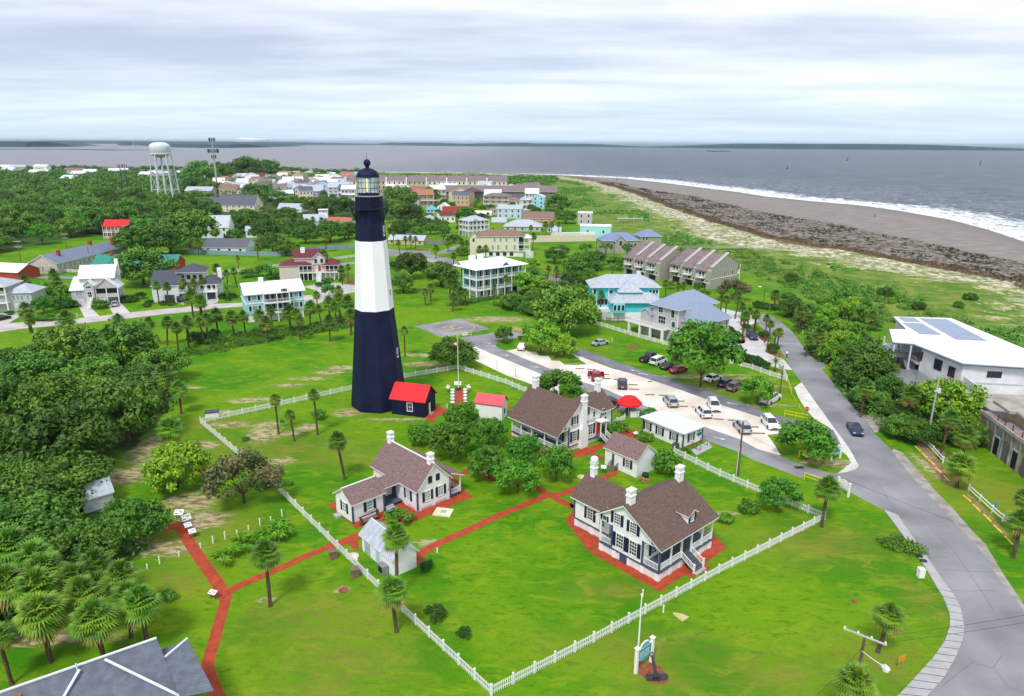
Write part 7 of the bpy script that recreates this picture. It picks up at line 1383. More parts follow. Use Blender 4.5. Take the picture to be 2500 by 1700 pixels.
c_ = along('R1 -300,480 300,470 700,455 1300,490 1700,460 2300,470 R2 600,440 1000,470 1400,500 1700,510 1960,500', 230, 7, 21); c_ = c_ + [0, 20]; woodmass('far_woods', 'dark tree line along the river shore behind the town', c_, 26, .9, (5, 8))
# individual trees filling the town
c_ = zone([Q('R2', 450, 1200), Q('R2', 1960, 1260), Q('R2', 1960, 560), Q('R2', 500, 640)], 600, 17); c_ = c_[clear(c_, 13)]
c2 = zone([Q('R3', 200, 1000), Q('R3', 1000, 1020), Q('R3', 1500, 700), Q('R3', 2250, 760), Q('R3', 2200, 470), Q('R3', 1000, 560), Q('R3', 250, 450)], 500, 18); c2 = c2[clear(c2, 12)]
for nm_, cc, lim in (('left of', c_, 85), ('right of', c2, 75)):
    sel = []
    for x, y in cc:
        if all((x - a) ** 2 + (y - b) ** 2 > 120 for a, b in sel): sel.append((x, y))
        if len(sel) >= lim: break
    for x, y in sel: plant('oak' if rndv.random() < .7 else 'lite', Vector((x, y, 0)), rndv.uniform(.45, .8) * (1 if y < 420 else .72), 'green garden tree among the town roofs ' + nm_ + ' the tower', 'garden trees ' + nm_ + ' the tower')
# ================================================================ FENCES
def picket_fence(label, pts, h=1.15, bay=2.45, mat=None, sp=.235, group=None, kind='picket'):
    mat = mat or trim; r = thing('picket_fence' if kind == 'picket' else kind, label, 'fence', (pts[0].x, pts[0].y, 0), 0, group)
    for a, b in zip(pts, pts[1:]):
        d = b - a; ln = math.hypot(d.x, d.y); n = max(1, round(ln / bay)); bl = ln / n; ang = math.atan2(d.y, d.x)
        m = MB()
        if kind == 'picket':
            for z in (.32, .85): m.box(.05, bl - .05, .03, .07, z * h / 1.15, (z + .09) * h / 1.15, mat)
            k = int(bl / sp)
            for i in range(k):
                x = .08 + (bl - .16) * (i + .5) / k; m.poly([(x - .04, -.01, .08), (x + .04, -.01, .08), (x + .04, .028, .08), (x - .04, .028, .08), (x - .04, -.01, h - .07), (x + .04, -.01, h - .07), (x + .04, .028, h - .07), (x - .04, .028, h - .07), (x, .01, h)], [(0, 1, 2, 3), (0, 1, 5, 4), (1, 2, 6, 5), (2, 3, 7, 6), (3, 0, 4, 7), (4, 5, 8), (5, 6, 8), (6, 7, 8), (7, 4, 8)], mat)
        elif kind == 'rail_fence':
            for z in (.35, .75, 1.15): m.box(0, bl, -.03, .03, z - .09, z + .09, mat)
        elif kind == 'board_fence': m.box(0, bl, -.03, .03, .05, h, mat)
        elif kind == 'pipe_fence':
            for z in (.45, .95): m.tube((0, 0, z), (bl, 0, z), .075, .075, mat, 6)
        me = m.mesh('fence_panel'); pm_ = MB().box(-.07, .07, -.03, .12, 0, h + .08, mat).box(-.09, .09, -.05, .14, h + .08, h + .12, mat).mesh('fence_post')
        for i in range(n):
            p = a + d * (i / n) - pts[0]; link('fence_panel', me, r, (p.x, p.y, 0), ang); link('fence_post', pm_, r, (p.x, p.y, 0), ang)
    p = pts[-1] - pts[0]; link('fence_post', pm_, r, (p.x, p.y, 0), ang); return r
A_ = lambda x, y: Q('A', x, y)
FW, FN, FE, FS = A_(490, 1035), A_(1118, 902), A_(2012, 1270), A_(1199, 1699)
picket_fence('long white picket fence from the left corner down past the shed', [FW, A_(652, 1172), A_(721.5, 1241), A_(924, 1440.5), FS])
picket_fence('near white picket fence run between the bottom corner and the right corner', [FS, A_(1450, 1569), A_(1755, 1401), FE])
picket_fence('back white picket fence run behind the tower', [FW, A_(863, 952), A_(988, 924), FN])
picket_fence('white picket fence run beside the gravel strip, behind the store house', [FN, A_(1234, 938), A_(1283, 959), A_(1312, 971)])
picket_fence('white picket fence run from the office to the right corner', [A_(1645, 1108), A_(1756.6, 1164), FE])
picket_fence('white picket fence in front of the grey deck house, left of the big leafy tree', PL('S2 255,712 650,835 1110,965'), group=None)
picket_fence('white picket fence with its corner by the main road, below the long dark hedge', PL('S3 150,690 400,755 600,830 795,888 745,790 710,740'), 1.2)
picket_fence('short white garden fence between the chimney house and the red canopy', PL('S5 1500,1060 1570,1130 1745,1045'), 1.0)
picket_fence('white rail fence beside the street near the long barrack', PL('R6 655,487 890,495'), kind='rail_fence'); picket_fence('white rail fence behind the garden of the charcoal roofed house', PL('R7 330,520 520,500 700,478'), kind='rail_fence'); picket_fence('white rail fence left of the maroon roofed house', PL('R7 820,468 960,445 1090,430'), kind='rail_fence'); picket_fence('white rail fence right of the maroon roofed house, running to the tower', PL('R7 1595,372 1780,340 1960,315'), kind='rail_fence')
picket_fence('long blue-grey board fence along the far lawn', PL('R2 40,1390 500,1412 1100,1425 1300,1385 1500,1360 1960,1330'), 2.0, 5, M('blue_grey_fence', (.22, .33, .38), .8, .1), kind='board_fence')
picket_fence('weathered grey board fence behind the ranch house', PL('R3 650,1010 840,1010 960,990'), 1.9, 5, M('weathered_fence', (.25, .23, .22), .9), kind='board_fence'); picket_fence('low whitish wall fence along the street right of the tower', PL('R3 540,1155 620,1180 730,1210 860,1248'), 1.1, 4, M('pale_fence', (.6, .6, .6)), kind='board_fence')
picket_fence('dark weathered fence under the turquoise house', PL('S1 1770,880 1900,875 2040,870'), 1.6, 3, M('grey_brown_fence', (.16, .13, .13)), kind='picket')
picket_fence('white pipe rail fence beside the yellow parking stops, farther run', PL('S4 660,1180 745,1265 825,1352'), 1.0, 3, kind='pipe_fence'); picket_fence('white pipe rail fence beside the yellow parking stops, nearer run', PL('T8 1220,262 1370,400 1510,520'), 1.0, 3, kind='pipe_fence')
def bar_gate(label, a, b, n=3, sign=None, h=1.15):
    r = thing('yellow_gate', label, 'gate', (a.x, a.y, 0)); d = b - a; m = MB()
    for z in (h, h * .5): m.tube((0, 0, z), (d.x, d.y, z), .05, .05, yellow, 5)
    m.build('rail', r)
    for i in range(n): p = d * (i / (n - 1)); MB().tube((p.x, p.y, 0), (p.x, p.y, h + .08), .065, .065, yellow, 6).build('post', r)
    if sign:
        ang = math.atan2(d.y, d.x); c = d * sign[0]; s = MB().box(-sign[1], sign[1], -.09, -.05, h * .42, h * 1.05, sign[2]); 
        for k in range(7): s.box(-sign[1] * .8 + k * sign[1] * .23, -sign[1] * .8 + k * sign[1] * .23 + sign[1] * .15, -.095, -.0905, h * .8, h * .88, dsteel)
        for k in range(4): s.box(-sign[1] * .45 + k * sign[1] * .23, -sign[1] * .45 + k * sign[1] * .23 + sign[1] * .16, -.095, -.0905, h * .62, h * .70, dsteel)
        o = s.build('gate_sign', r); o.location = (c.x, c.y, 0); o.rotation_euler = (0, 0, ang)
    return r
ysign = M('bright_yellow_sign', (.85, .80, .01), .5, .03)
bar_gate('yellow barrier with a bright yellow sign panel beside the lot exit', *PL('S6 1858,1240 2175,1320'), 2, (.46, 1.35, ysign)); bar_gate('plain yellow pipe gate at the end of the upper lot lane', *PL('S6 1697,775 1955,828'), 3); bar_gate('yellow pipe gate beside the palm at the lot exit', *PL('T8 166,187 380,262'), 3); bar_gate('yellow pipe gate running from the corner of the picket fence', *PL('S3 803,925 840,1040'), 3); bar_gate('yellow gate with white notice boards beside the helipad', *PL('S7 1555,418 1735,405'), 3, (.55, .7, white))
pp = PL('S3 840,1045 880,1110 932,1200 972,1262'); r = thing('chain_fence', 'low yellow posts and chain leading to the yellow gate at the lot end', 'fence', (pp[0].x, pp[0].y, 0))
for a, b in zip(pp, pp[1:] + pp[-1:]):
    v = a - pp[0]; MB().tube((v.x, v.y, 0), (v.x, v.y, .8), .05, .05, yellow, 6).build('post', r)
    if b is not a: w_ = b - pp[0]; mid = (v + w_) / 2; MB().tube((v.x, v.y, .7), (mid.x, mid.y, .35), .025, .025, yellow, 4).tube((mid.x, mid.y, .35), (w_.x, w_.y, .7), .025, .025, yellow, 4).build('chain', r)
# ================================================================ VEHICLES
def paint(n, c, r=.3): return M(n, c, r, .03, 1, spec=.6)
CP = {'white': paint('white_car_paint', (.80, .80, .80)), 'silver': paint('silver_car_paint', (.42, .44, .46)), 'grey': paint('dark_grey_car_paint', (.06, .065, .075)), 'black': paint('black_car_paint', (.012, .013, .018)), 'red': paint('dark_red_car_paint', (.40, .01, .03)), 'navy': paint('navy_car_paint', (.015, .03, .08)), 'brown': paint('brown_grey_car_paint', (.16, .13, .12)), 'blue': paint('midnight_blue_paint', (.02, .03, .12))}
cglass = M('car_glass', (.02, .03, .045), .08, .05, spec=.9); lampm = M('headlight_lens', (.7, .72, .75), .2, .03); tailm = M('taillight_lens', (.45, .01, .01), .3, .03)
TY = {'sedan': (4.75, 1.84, 1.45, .92, (-1.55, -.95, .45, 1.25)), 'suv': (4.75, 1.92, 1.74, 1.05, (-2.2, -1.85, .35, 1.15)), 'pickup': (5.7, 1.98, 1.88, 1.12, (-.55, -.35, .85, 1.6)), 'van': (5.1, 1.98, 1.78, 1.0, (-2.35, -2.1, .9, 1.75)), 'small': (4.2, 1.78, 1.5, .95, (-1.9, -1.5, .4, 1.15))}
_cm = {}
def car_parts(kind, col):
    k = (kind, col)
    if k in _cm: return _cm[k]
    L_, W_, H_, hb, (x0, x1, x2, x3) = TY[kind]; P_ = CP[col]; f = L_ / 2; b = MB(); hw = W_ / 2
    hood = hb - .06 if kind != 'pickup' else hb
    prof = [(-f, .38), (-f + .05, .26), (f - .1, .26), (f, .42), (f - .02, .66), (f - .16, hood - .12), (x3, hood + .02), (x0, hb), (-f + .06, hb - .04), (-f - .02, .62)]
    n = len(prof); vs = []
    for y, sh in ((-hw, 0), (-hw * .93, 1), (hw * .93, 1), (hw, 0)):
        for x, z in prof: vs.append((x * (.985 if not sh else 1), y, z - (.05 if not sh and z > .8 else 0) if sh == 0 else z))
    fs = []
    for r_ in range(3):
        for i in range(n): j = (i + 1) % n; fs.append((r_ * n + i, r_ * n + j, (r_ + 1) * n + j, (r_ + 1) * n + i))
    fs += [tuple(range(n))[::-1], tuple(range(3 * n, 4 * n))]; b.poly(vs, fs, P_)
    for sx in (1, -1):
        for sy in (1, -1):
            cx_ = sx * L_ * .30; b.lathe([(.40, -.02), (.40, .015)], darkin, 14) ; kk = 28
            for t_ in range(len(b.v) - kk, len(b.v)): x, y, z = b.v[t_]; b.v[t_] = (cx_ + x, sy * (hw + z * .5 + .004), .36 + y)
    if kind == 'pickup': b.box(-f + .12, x0 - .1, -hw * .82, hw * .82, hb - .03, hb + .004, darkin)
    b.box(f - .03, f + .02, -hw * .8, hw * .8, .3, .42, dsteel).box(f - .02, f + .012, -hw * .45, hw * .45, .48, .62, dsteel).box(-f - .04, -f + .02, -hw * .85, hw * .85, .32, .46, dsteel).box(-f - .045, -f - .02, -.25, .25, .6, .72, white)
    body = b.mesh('body'); c = MB(); w0, w1 = hw * .90, hw * .72; zt = H_ - .04
    B = [(x0, -w0, hb - .02), (x3, -w0, hood), (x3, w0, hood), (x0, w0, hb - .02)]; T = [(x1, -w1, zt), (x2, -w1, zt), (x2, w1, zt), (x1, w1, zt)]
    c.poly(B + T, [(0, 1, 5, 4), (1, 2, 6, 5), (2, 3, 7, 6), (3, 0, 4, 7)], cglass); cab = c.mesh('windows'); ro = MB()
    ro.poly([(x1 - .05, -w1 - .03, zt - .01), (x2 + .05, -w1 - .03, zt - .01), (x2 + .05, w1 + .03, zt - .01), (x1 - .05, w1 + .03, zt - .01), (x1 + .08, -w1 + .1, H_ + .03), (x2 - .08, -w1 + .1, H_ + .03), (x2 - .08, w1 - .1, H_ + .03), (x1 + .08, w1 - .1, H_ + .03)], [(0, 1, 5, 4), (1, 2, 6, 5), (2, 3, 7, 6), (3, 0, 4, 7), (4, 5, 6, 7)], P_)
    for s in (-1, 1):
        for bx, tx in ((x0, x1), (x3, x2), ((x0 * .45 + x3 * .55), (x1 * .45 + x2 * .55))) + ((((x0 * .8 + x3 * .2), (x1 * .8 + x2 * .2)),) if kind in ('suv', 'van') else ()): ro.tube((bx, s * (w0 + .005), hb), (tx, s * (w1 + .01), zt), .045, .04, P_, 4)
    if kind in ('suv', 'van'):
        for s in (-1, 1): ro.tube((x1 + .2, s * w1 * .85, H_ + .07), (x2 - .2, s * w1 * .85, H_ + .07), .02, .02, dsteel, 4)
    roof = ro.mesh('roof'); tire = MB().lathe([(.2, -.11), (.34, -.11), (.36, -.06), (.36, .06), (.34, .11), (.2, .11)], rubber, 16).mesh('tyre'); rm_ = MB().lathe([(.21, -.1), (.23, 0), (.21, .115), (.06, .09)], rim, 10).mesh('rim')
    hl = MB().box(-.12, .06, -.2, .2, -.08, .08, lampm).mesh('headlight'); tl = MB().box(-.05, .07, -.14, .14, -.14, .12, tailm).mesh('taillight'); mi = MB().box(-.06, .08, -.1, .1, -.06, .07, P_).mesh('mirror')
    _cm[k] = (body, cab, roof, tire, rm_, hl, tl, mi); return _cm[k]
def car(kind, col, zn, X, Y, X2, Y2, label, z=0, doors=False):
    p = Q(zn, X, Y); p2 = Q(zn, X2, Y2); ang = math.atan2(p2.y - p.y, p2.x - p.x); r = thing('pickup_truck' if kind == 'pickup' else 'parked_car', label, 'pickup truck' if kind == 'pickup' else 'car', (p.x, p.y, .015), ang); m = car_parts(kind, col); L_, W_, H_, hb, xx = TY[kind]
    link('body', m[0], r); link('windows', m[1], r); link('roof', m[2], r)
    for sx in (1, -1):
        for sy in (1, -1): o = link('wheel', m[3], r, (sx * L_ * .30, sy * (W_ / 2 - .10), .36)); o.rotation_euler = (-PI / 2 * sy, 0, 0); link('rim', m[4], o)
    for sy in (1, -1): link('headlight', m[5], r, (L_ / 2 - .1, sy * W_ * .36, .68)); link('taillight', m[6], r, (-L_ / 2 - .0, sy * W_ * .40, .82)); link('mirror', m[7], r, (xx[3] - .25, sy * (W_ / 2 + .06), hb + .05))
    if doors:
        for sy in (1, -1): MB().poly([(.75, sy * W_ / 2, .35), (.1, sy * (W_ / 2 + .85), .35), (.1, sy * (W_ / 2 + .80), 1.55), (.65, sy * W_ / 2, 1.55)], [(0, 1, 2, 3)], CP[col]).build('door', r)
    return r
for a in [('suv','red','S5',1415,580,1413,520,'dark red car with open doors parked on the gravel'),('suv','grey','S5',1715,668,1712,600,'dark grey car with roof rails on the gravel beside the timber stops'),('small','white','S5',578,245,600,205,'small white car parked at the edge of the lot island'),('sedan','silver','S5',1465,195,1545,178,'silver sedan standing alone on the grass by the small sign post'),
 ('pickup','black','S2',860,1115,960,1080,'black pickup truck at the left end of the row on the grass'),('van','white','S2',960,1150,1050,1110,'white van between the black pickup and a dark sedan, by the leafy tree'),('sedan','black','S2',1085,1205,1160,1180,'dark sedan half under the big leafy tree'),('sedan','red','S2',1190,1245,1270,1218,'dark red car mostly hidden under the big leafy tree'),
 ('sedan','white','S2',1580,1345,1660,1318,'white coupe on the grass, left of the two dark cars'),('small','blue','S2',1735,1405,1800,1380,'dark blue car on the grass between the white coupe and a brown-grey car'),('suv','brown','S2',1835,1445,1905,1412,'brown-grey car on the grass beside the small leafy tree'),('pickup','white','S3',605,1118,690,1072,'white pickup truck with dark bed cover on the grass by the small tree'),
 ('suv','silver','S6',402,635,350,570,'silver-grey car on the gravel, just above the office roof'),('suv','white','S6',893,685,925,745,'white car facing the camera on the gravel beside another white one'),('suv','white','S6',775,758,715,690,'white car seen from behind, nearer the office than its white neighbour'),('suv','silver','S6',1212,930,1160,870,'silver car behind the utility pole on the gravel'),('suv','white','S6',1530,885,1590,950,'white crossover at the right end of the gravel, nose to the island tree'),
 ('sedan','navy','S3',1565,1465,1610,1535,'navy car driving down the main road'),('van','blue','S3',398,400,445,450,'dark blue minivan in the driveway of the grey deck house'),('suv','black','S5',1550,885,1480,850,'black car behind the chimney house beside the red canopy'),('sedan','silver','R6',1305,868,1300,830,'silver car at the carport on the left street'),('suv','black','R6',2040,812,2020,790,'black car in front of the charcoal roofed house'),('sedan','black','R6',15,1030,80,1015,'dark car at the far left end of the street')]:
    car(*a, doors='open doors' in a[-1])
# timber wheel stops
tm_ = MB().box(-1.15, 1.15, -.09, .09, 0, .16, M('timber', (.17, .13, .10), .95, .3, 3)); tmm = tm_.mesh('timber'); ym_ = MB().box(-1.0, 1.0, -.1, .1, 0, .15, M('yellow_stop', (.78, .58, .06), .8, .2, 3)).mesh('stop')
def stops(spec, me, nm, label, group, L0):
    z = None
    for tk in spec.split():
        if ',' in tk:
            v = [float(x) for x in tk.split(',')]; a, b = Q(z, v[0], v[1]), Q(z, v[2], v[3]); c = (a + b) / 2; tag(link(nm, me, None, (c.x, c.y, .004), math.atan2(b.y - a.y, b.x - a.x), ((b - a).length / L0, 1, 1)), label, 'parking stop', group)
        else: z = tk
stops('S5 1185,470,1285,470 1320,478,1420,480 1490,535,1570,537 1480,583,1580,583 1620,590,1662,592 1790,650,1890,655 1790,700,1910,708 1975,765,2085,768 2130,772,2235,775 1050,418,1180,422 910,374,1000,376 2010,615,2055,617 S6 475,607,565,608 490,665,600,668 650,673,760,674 890,808,1010,815 1055,822,1180,828 1300,900,1405,903 1330,970,1480,975', tmm, 'timber_stop', 'weathered timber parking stop lying on the white gravel', 'timber parking stops on the gravel', 2.3)
stops('S4 605,1222,648,1258 660,1275,705,1315 715,1330,760,1370 770,1392,815,1435 835,1457,875,1500 T8 1190,293,1237,332 1250,350,1295,393 1320,415,1367,460 1385,485,1435,530 1455,555,1505,607', ym_, 'yellow_parking_stop', 'yellow parking stop in the row beside the white pipe fence', 'yellow parking stops beside the main road', 2.0)
# ================================================================ SIGNS, POSTS, POLES
pw = M('panel_white', (.78, .80, .80), .5, .04); pmk = M('panel_print', (.05, .07, .12), .6)
def panel(zn, X, Y, yaw, label, group, h=.95, w_=1.1, d=.75, tilt=35):
    p = Q(zn, X, Y, h); r = thing('information_panel', label, 'sign', (p.x, p.y, 0), math.radians(yaw), group); rot = Matrix.Rotation(math.radians(tilt), 3, 'X')
    pn = MB().box(-w_ / 2, w_ / 2, -d / 2, d / 2, -.025, .025, pw).box(-w_ * .4, -w_ * .1, -d * .3, -d * .15, .026, .032, pmk).box(w_ * .05, w_ * .35, d * .0, d * .16, .026, .032, pmk).box(-w_ * .4, w_ * .1, d * .26, d * .32, .026, .032, pmk).box(-w_ / 2 - .03, w_ / 2 + .03, -d / 2 - .03, d / 2 + .03, -.04, -.026, dsteel).build('panel', r); pn.location = (0, 0, h); pn.rotation_euler = (math.radians(tilt), 0, 0)
    for s in (-1, 1): MB().box(s * w_ * .33 - .035, s * w_ * .33 + .035, -.03, .03, 0, h - .05, M('rust_brown_post', (.16, .05, .03))).build('leg', r)
G_ = 'white panels lining the short brick walk'
for i, (y) in enumerate((1110, 1157, 1212, 1266, 1325)): panel('A', 1060 + 320 / 7.183, 800 + (y - 20) / 7.183, 30, 'white panel in the left row along the short brick walk, number %s from the flagpole' % ('one', 'two', 'three', 'four', 'five')[i], G_, .9, .75, .55, 25)
for i, (y) in enumerate((1105, 1152, 1207, 1262, 1322)): panel('A', 1060 + 543 / 7.183, 800 + (y - 20) / 7.183, -30, 'white panel in the right row along the short brick walk, number %s from the flagpole' % ('one', 'two', 'three', 'four', 'five')[i], G_, .9, .75, .55, 25)
panel('S7', 1568, 968, 0, 'wide white panel directly behind the base of the flagpole', None, 1.3, 1.4, .8, 55); panel('S7', 1450, 1010, -50, 'white panel on two legs left of the flagpole walk', None, 1.2, 1.0, .7, 50); panel('S7', 1697, 1007, 50, 'white panel on two legs right of the flagpole walk', None, 1.2, 1.0, .7, 50)
panel('T2', 1380, 162, 0, 'white panel at the top end of the left brick path', None, .9, 1.2, .8); panel('T2', 1436, 200, 50, 'white panel seen edge-on at the end of the left brick path', None, .9, 1.2, .8, 60); panel('T2', 1448, 258, 40, 'square white panel beside the left brick path, upper of two', None, .85, .85, .85, 15); panel('T2', 1482, 305, 35, 'square white panel beside the left brick path, lower of two', None, .85, .85, .85, 15); panel('T2', 1640, 778, -20, 'white panel at the fork of the left brick paths', None, .8, .95, .6, 20); panel('T2', 1252, 190, -20, 'white panel half hidden by oak leaves, the upper', None, .9, 1.2, .8); panel('T2', 1192, 250, -30, 'white panel half hidden by oak leaves, the lower', None, .9, 1.0, .8)
panel('T5', 1273, 1115, 0, 'white panel on the grass in front of the wood-shingled outbuilding', None, 1.1, .8, .6); panel('T4', 1135, 408, -30, 'small white panel beside the round trees behind the small cottage', None, 1.0, .7, .5); panel('S5', 1868, 1195, 30, 'white panel beside the brick walk to the office', None, .9, .8, .5)
def post(zn, X, Y, h, label, group=None, mat=None, r_=.06, cat='post', name='white_post'):
    p = Q(zn, X, Y); o = MB().box(-r_, r_, -r_, r_, 0, h, mat or trim).box(-r_ - .015, r_ + .015, -r_ - .015, r_ + .015, h, h + .03, mat or trim).build(name); o.location = (p.x, p.y, 0); return tag(o, label, cat, group)
for zn, X, Y in [('T3', 65, 400), ('T3', 157, 367), ('T3', 250, 333), ('T3', 338, 298), ('T3', 427, 263), ('T3', 510, 228), ('T3', 597, 193), ('T2', 1027, 638), ('T2', 1138, 598), ('T2', 1233, 560), ('T2', 1382, 500), ('T2', 1548, 435), ('T2', 1645, 402)]: post(zn, X, Y, 1.0 if int(X) % 2 else .6, 'short white post in the line across the lawn left of the fence', 'white posts across the left lawn')
post('T4', 1057, 1228, .7, 'short white post beside the brick path right of the shed'); post('S7', 1440, 1278, 1.0, 'short white post beside the brick circle at the annex'); post('R6', 878, 995, 1.1, 'white post on the verge of the left street'); post('S2', 436, 910, 1.2, 'small white sign post on the grass by the silver sedan'); post('T7', 655, 370, .9, 'short pale post with rounded top just outside the near fence'); post('S3', 975, 345, .9, 'small white marker beside the upper road'); post('R5', 258, 1452, 2.2, 'thin post with small white sign at the bend of the road', None, steel); post('R5', 388, 1455, 1.0, 'white marker at the edge of the thicket by the road bend', r_=.2); post('R4', 722, 190, 3, 'dark post standing alone on the far beach', None, dsteel, .3); post('R5', 1105, 692, 2, 'dark post standing on the wide beach', None, dsteel, .15); post('S4', 923, 1200, .6, 'small white marker on the grass left of the battery', None, None, .15); post('T6', 853, 1570, .9, 'small white tap post just inside the near fence'); post('S1', 850, 715, 1.2, 'white marker at the foot of the thicket')
bx = post('T8', 912, 812, 1.1, 'white utility box on the lawn by the sidewalk', None, None, .32, 'utility box', 'utility_box')
for zn, X, Y, rr_, lb, m_ in [('T3', 1140, 502, .75, 'round pale stone slab on the grass left of the shed', gravel), ('T5', 1018, 1230, .65, 'round pale stone disc on the grass left of the big house', M('yellowish_stone', (.55, .50, .25), .9, .3, 3)), ('T3', 1070, 762, .55, 'small round brown slab on the lawn left of the fence', mulch), ('T8', 488, 970, .35, 'small brown patch cover on the roadside lawn', mulch)]:
    p = Q(zn, X, Y); o = MB().lathe([(rr_, 0), (rr_, .06), (rr_ * .7, .08)], m_, 20).build('stone_disc'); o.location = (p.x, p.y, .004); tag(o, lb, 'stone disc')
p = Q('T4', 1115, 840); o = thing('cistern_cover', 'pale rounded concrete slab with grey hatch right of the small cottage', 'slab', (p.x, p.y, 0), math.radians(-12)); MB().box(-1.2, 1.2, -1.0, 1.0, 0, .2, M('cream_slab', (.70, .66, .48), .9)).build('slab', o); MB().box(-.35, .35, -.3, .3, .201, .3, concrete).build('hatch', o)
for zn, X, Y, lb in (('T3', 990, 515, 'brown wooden bin beside the white fence, farther from the camera'), ('T3', 1160, 655, 'brown wooden bin beside the white fence, nearer the camera')):
    p = Q(zn, X, Y); r = thing('litter_bin', lb, 'bin', (p.x, p.y, 0), .5); MB().box(-.4, .4, -.4, .4, 0, 1.0, wood).build('bin', r); MB().box(-.46, .46, -.46, .46, 1.0, 1.08, wood).build('lid', r)
p = Q('S8', 320, 545); r = thing('storage_box', 'white box with dark lid behind the left corner of the fence', 'box', (p.x, p.y, 0), .3); MB().box(-1.1, 1.1, -.6, .6, 0, .9, white).build('box', r); MB().box(-1.2, 1.2, -.7, .7, .9, 1.1, darkroof).build('lid', r)
for k, (X, Y) in enumerate(((295, 490), (508, 578))):
    p = Q('S5', X, Y); r = thing('garden_lamp', 'slender dark lamp post with pale foot on the verge by the gravel strip, the ' + ('left' if k == 0 else 'right'), 'lamp post', (p.x, p.y, 0), group='lamp posts on the verge'); MB().tube((0, 0, .2), (0, 0, 2.4), .05, .05, dsteel, 6).build('post', r); MB().box(-.16, .16, -.16, .16, 0, .25, white).build('foot', r)
def text(s, size, mat, par, loc, rot=(PI / 2, 0, 0)):
    cu = bpy.data.curves.new('lettering', 'FONT'); cu.body = s; cu.size = size; cu.align_x = 'CENTER'; cu.align_y = 'CENTER'; cu.extrude = .004; to = bpy.data.objects.new('lettering', cu); COL.objects.link(to)
    dg = bpy.context.evaluated_depsgraph_get(); me = bpy.data.meshes.new_from_object(to.evaluated_get(dg)); bpy.data.objects.remove(to); me.materials.clear(); me.materials.append(mat); o = link('lettering', me, par, loc); o.rotation_euler = rot; return o
# big teal welcome sign
a, b = Q('T7', 395, 945), Q('T7', 540, 835); ang = math.atan2(b.y - a.y, b.x - a.x); ln = (b - a).length; r = thing('welcome_sign', 'teal and white sign with arched crest between two capped white posts near the bottom fence', 'sign', (a.x, a.y, 0), ang)
for x in (0, ln): MB().box(x - .14, x + .14, -.14, .14, 0, 2.75, white).box(x - .22, x + .22, -.22, .22, 2.75, 2.83, white).poly([(x - .22, -.22, 2.83), (x + .22, -.22, 2.83), (x + .22, .22, 2.83), (x - .22, .22, 2.83), (x, 0, 3.05)], [(0, 1, 4), (1, 2, 4), (2, 3, 4), (3, 0, 4)], white).build('post', r)
skyb = M('sky_blue_sign', (.12, .42, .60), .5, .05); pnl = MB().box(.14, ln - .14, -.05, .05, 1.35, 2.45, white).box(.24, ln - .24, -.065, -.051, 1.45, 2.35, tealm)
arc = [(ln / 2 + .75 * math.cos(t_), 2.4 + .62 * math.sin(t_)) for t_ in [i * PI / 10 for i in range(11)]]; pnl.poly([(x, y, z) for y in (-.05, .05) for x, z in arc], [tuple(range(11)), tuple(range(11, 22))[::-1]] + [(i, i + 1, i + 12, i + 11) for i in range(10)], white)
arc = [(ln / 2 + .62 * math.cos(t_), 2.45 + .48 * math.sin(t_)) for t_ in [i * PI / 10 for i in range(11)]]; pnl.poly([(x, -.06, z) for x, z in arc], [tuple(range(11))], skyb)
arc = [(ln / 2 + (ln / 2 - .3) * math.cos(t_), 1.36 + .42 * math.sin(t_)) for t_ in [PI + i * PI / 10 for i in range(11)]]; pnl.poly([(x, -.04, z) for x, z in arc], [tuple(range(11))], skyb); pnl.build('sign_board', r)
mk_ = MB(); rs = random.Random(4)
for row, z in ((0, 2.0), (1, 1.68)):
    x = .4
    while x < ln - .5: w_ = rs.uniform(.07, .15); mk_.box(x, x + .05, -.075, -.066, z - .11, z + .11, white); mk_.box(x, x + w_, -.075, -.066, z + rs.choice((-.1, 0, .07)), z + rs.choice((-.1, 0, .07)) + .05, white); x += w_ + .07
mk_.build('worn_lettering', r)
# teal lot sign, white sign at lot exit
def sign2(lb, a, b, h, board, letters=True):
    ang = math.atan2(b.y - a.y, b.x - a.x); ln = math.hypot(b.x - a.x, b.y - a.y); r = thing('lot_sign', lb, 'sign', (a.x, a.y, 0), ang)
    for x in (0, ln): MB().box(x - .11, x + .11, -.11, .11, 0, h, white).box(x - .17, x + .17, -.17, .17, h, h + .1, white).build('post', r)
    m = MB().box(.1, ln - .1, -.04, .04, h * .5, h * .95, white).box(.2, ln - .2, -.055, -.041, h * .55, h * .85, board); arc = [(ln / 2 + ln * .25 * math.cos(t_), h * .94 + .35 * math.sin(t_)) for t_ in [i * PI / 8 for i in range(9)]]; m.poly([(x, y, z) for y in (-.04, .04) for x, z in arc], [tuple(range(9)), tuple(range(9, 18))[::-1]] + [(i, i + 1, i + 10, i + 9) for i in range(8)], white); m.build('sign_board', r)
sign2('white framed teal sign on two posts beside the yellow sign panel', *PL('S6 2225,1278 2325,1250'), 2.0, tealm); sign2('white sign with capped posts at the lot exit by the palm', *PL('T8 380,255 448,300'), 2.0, pw)
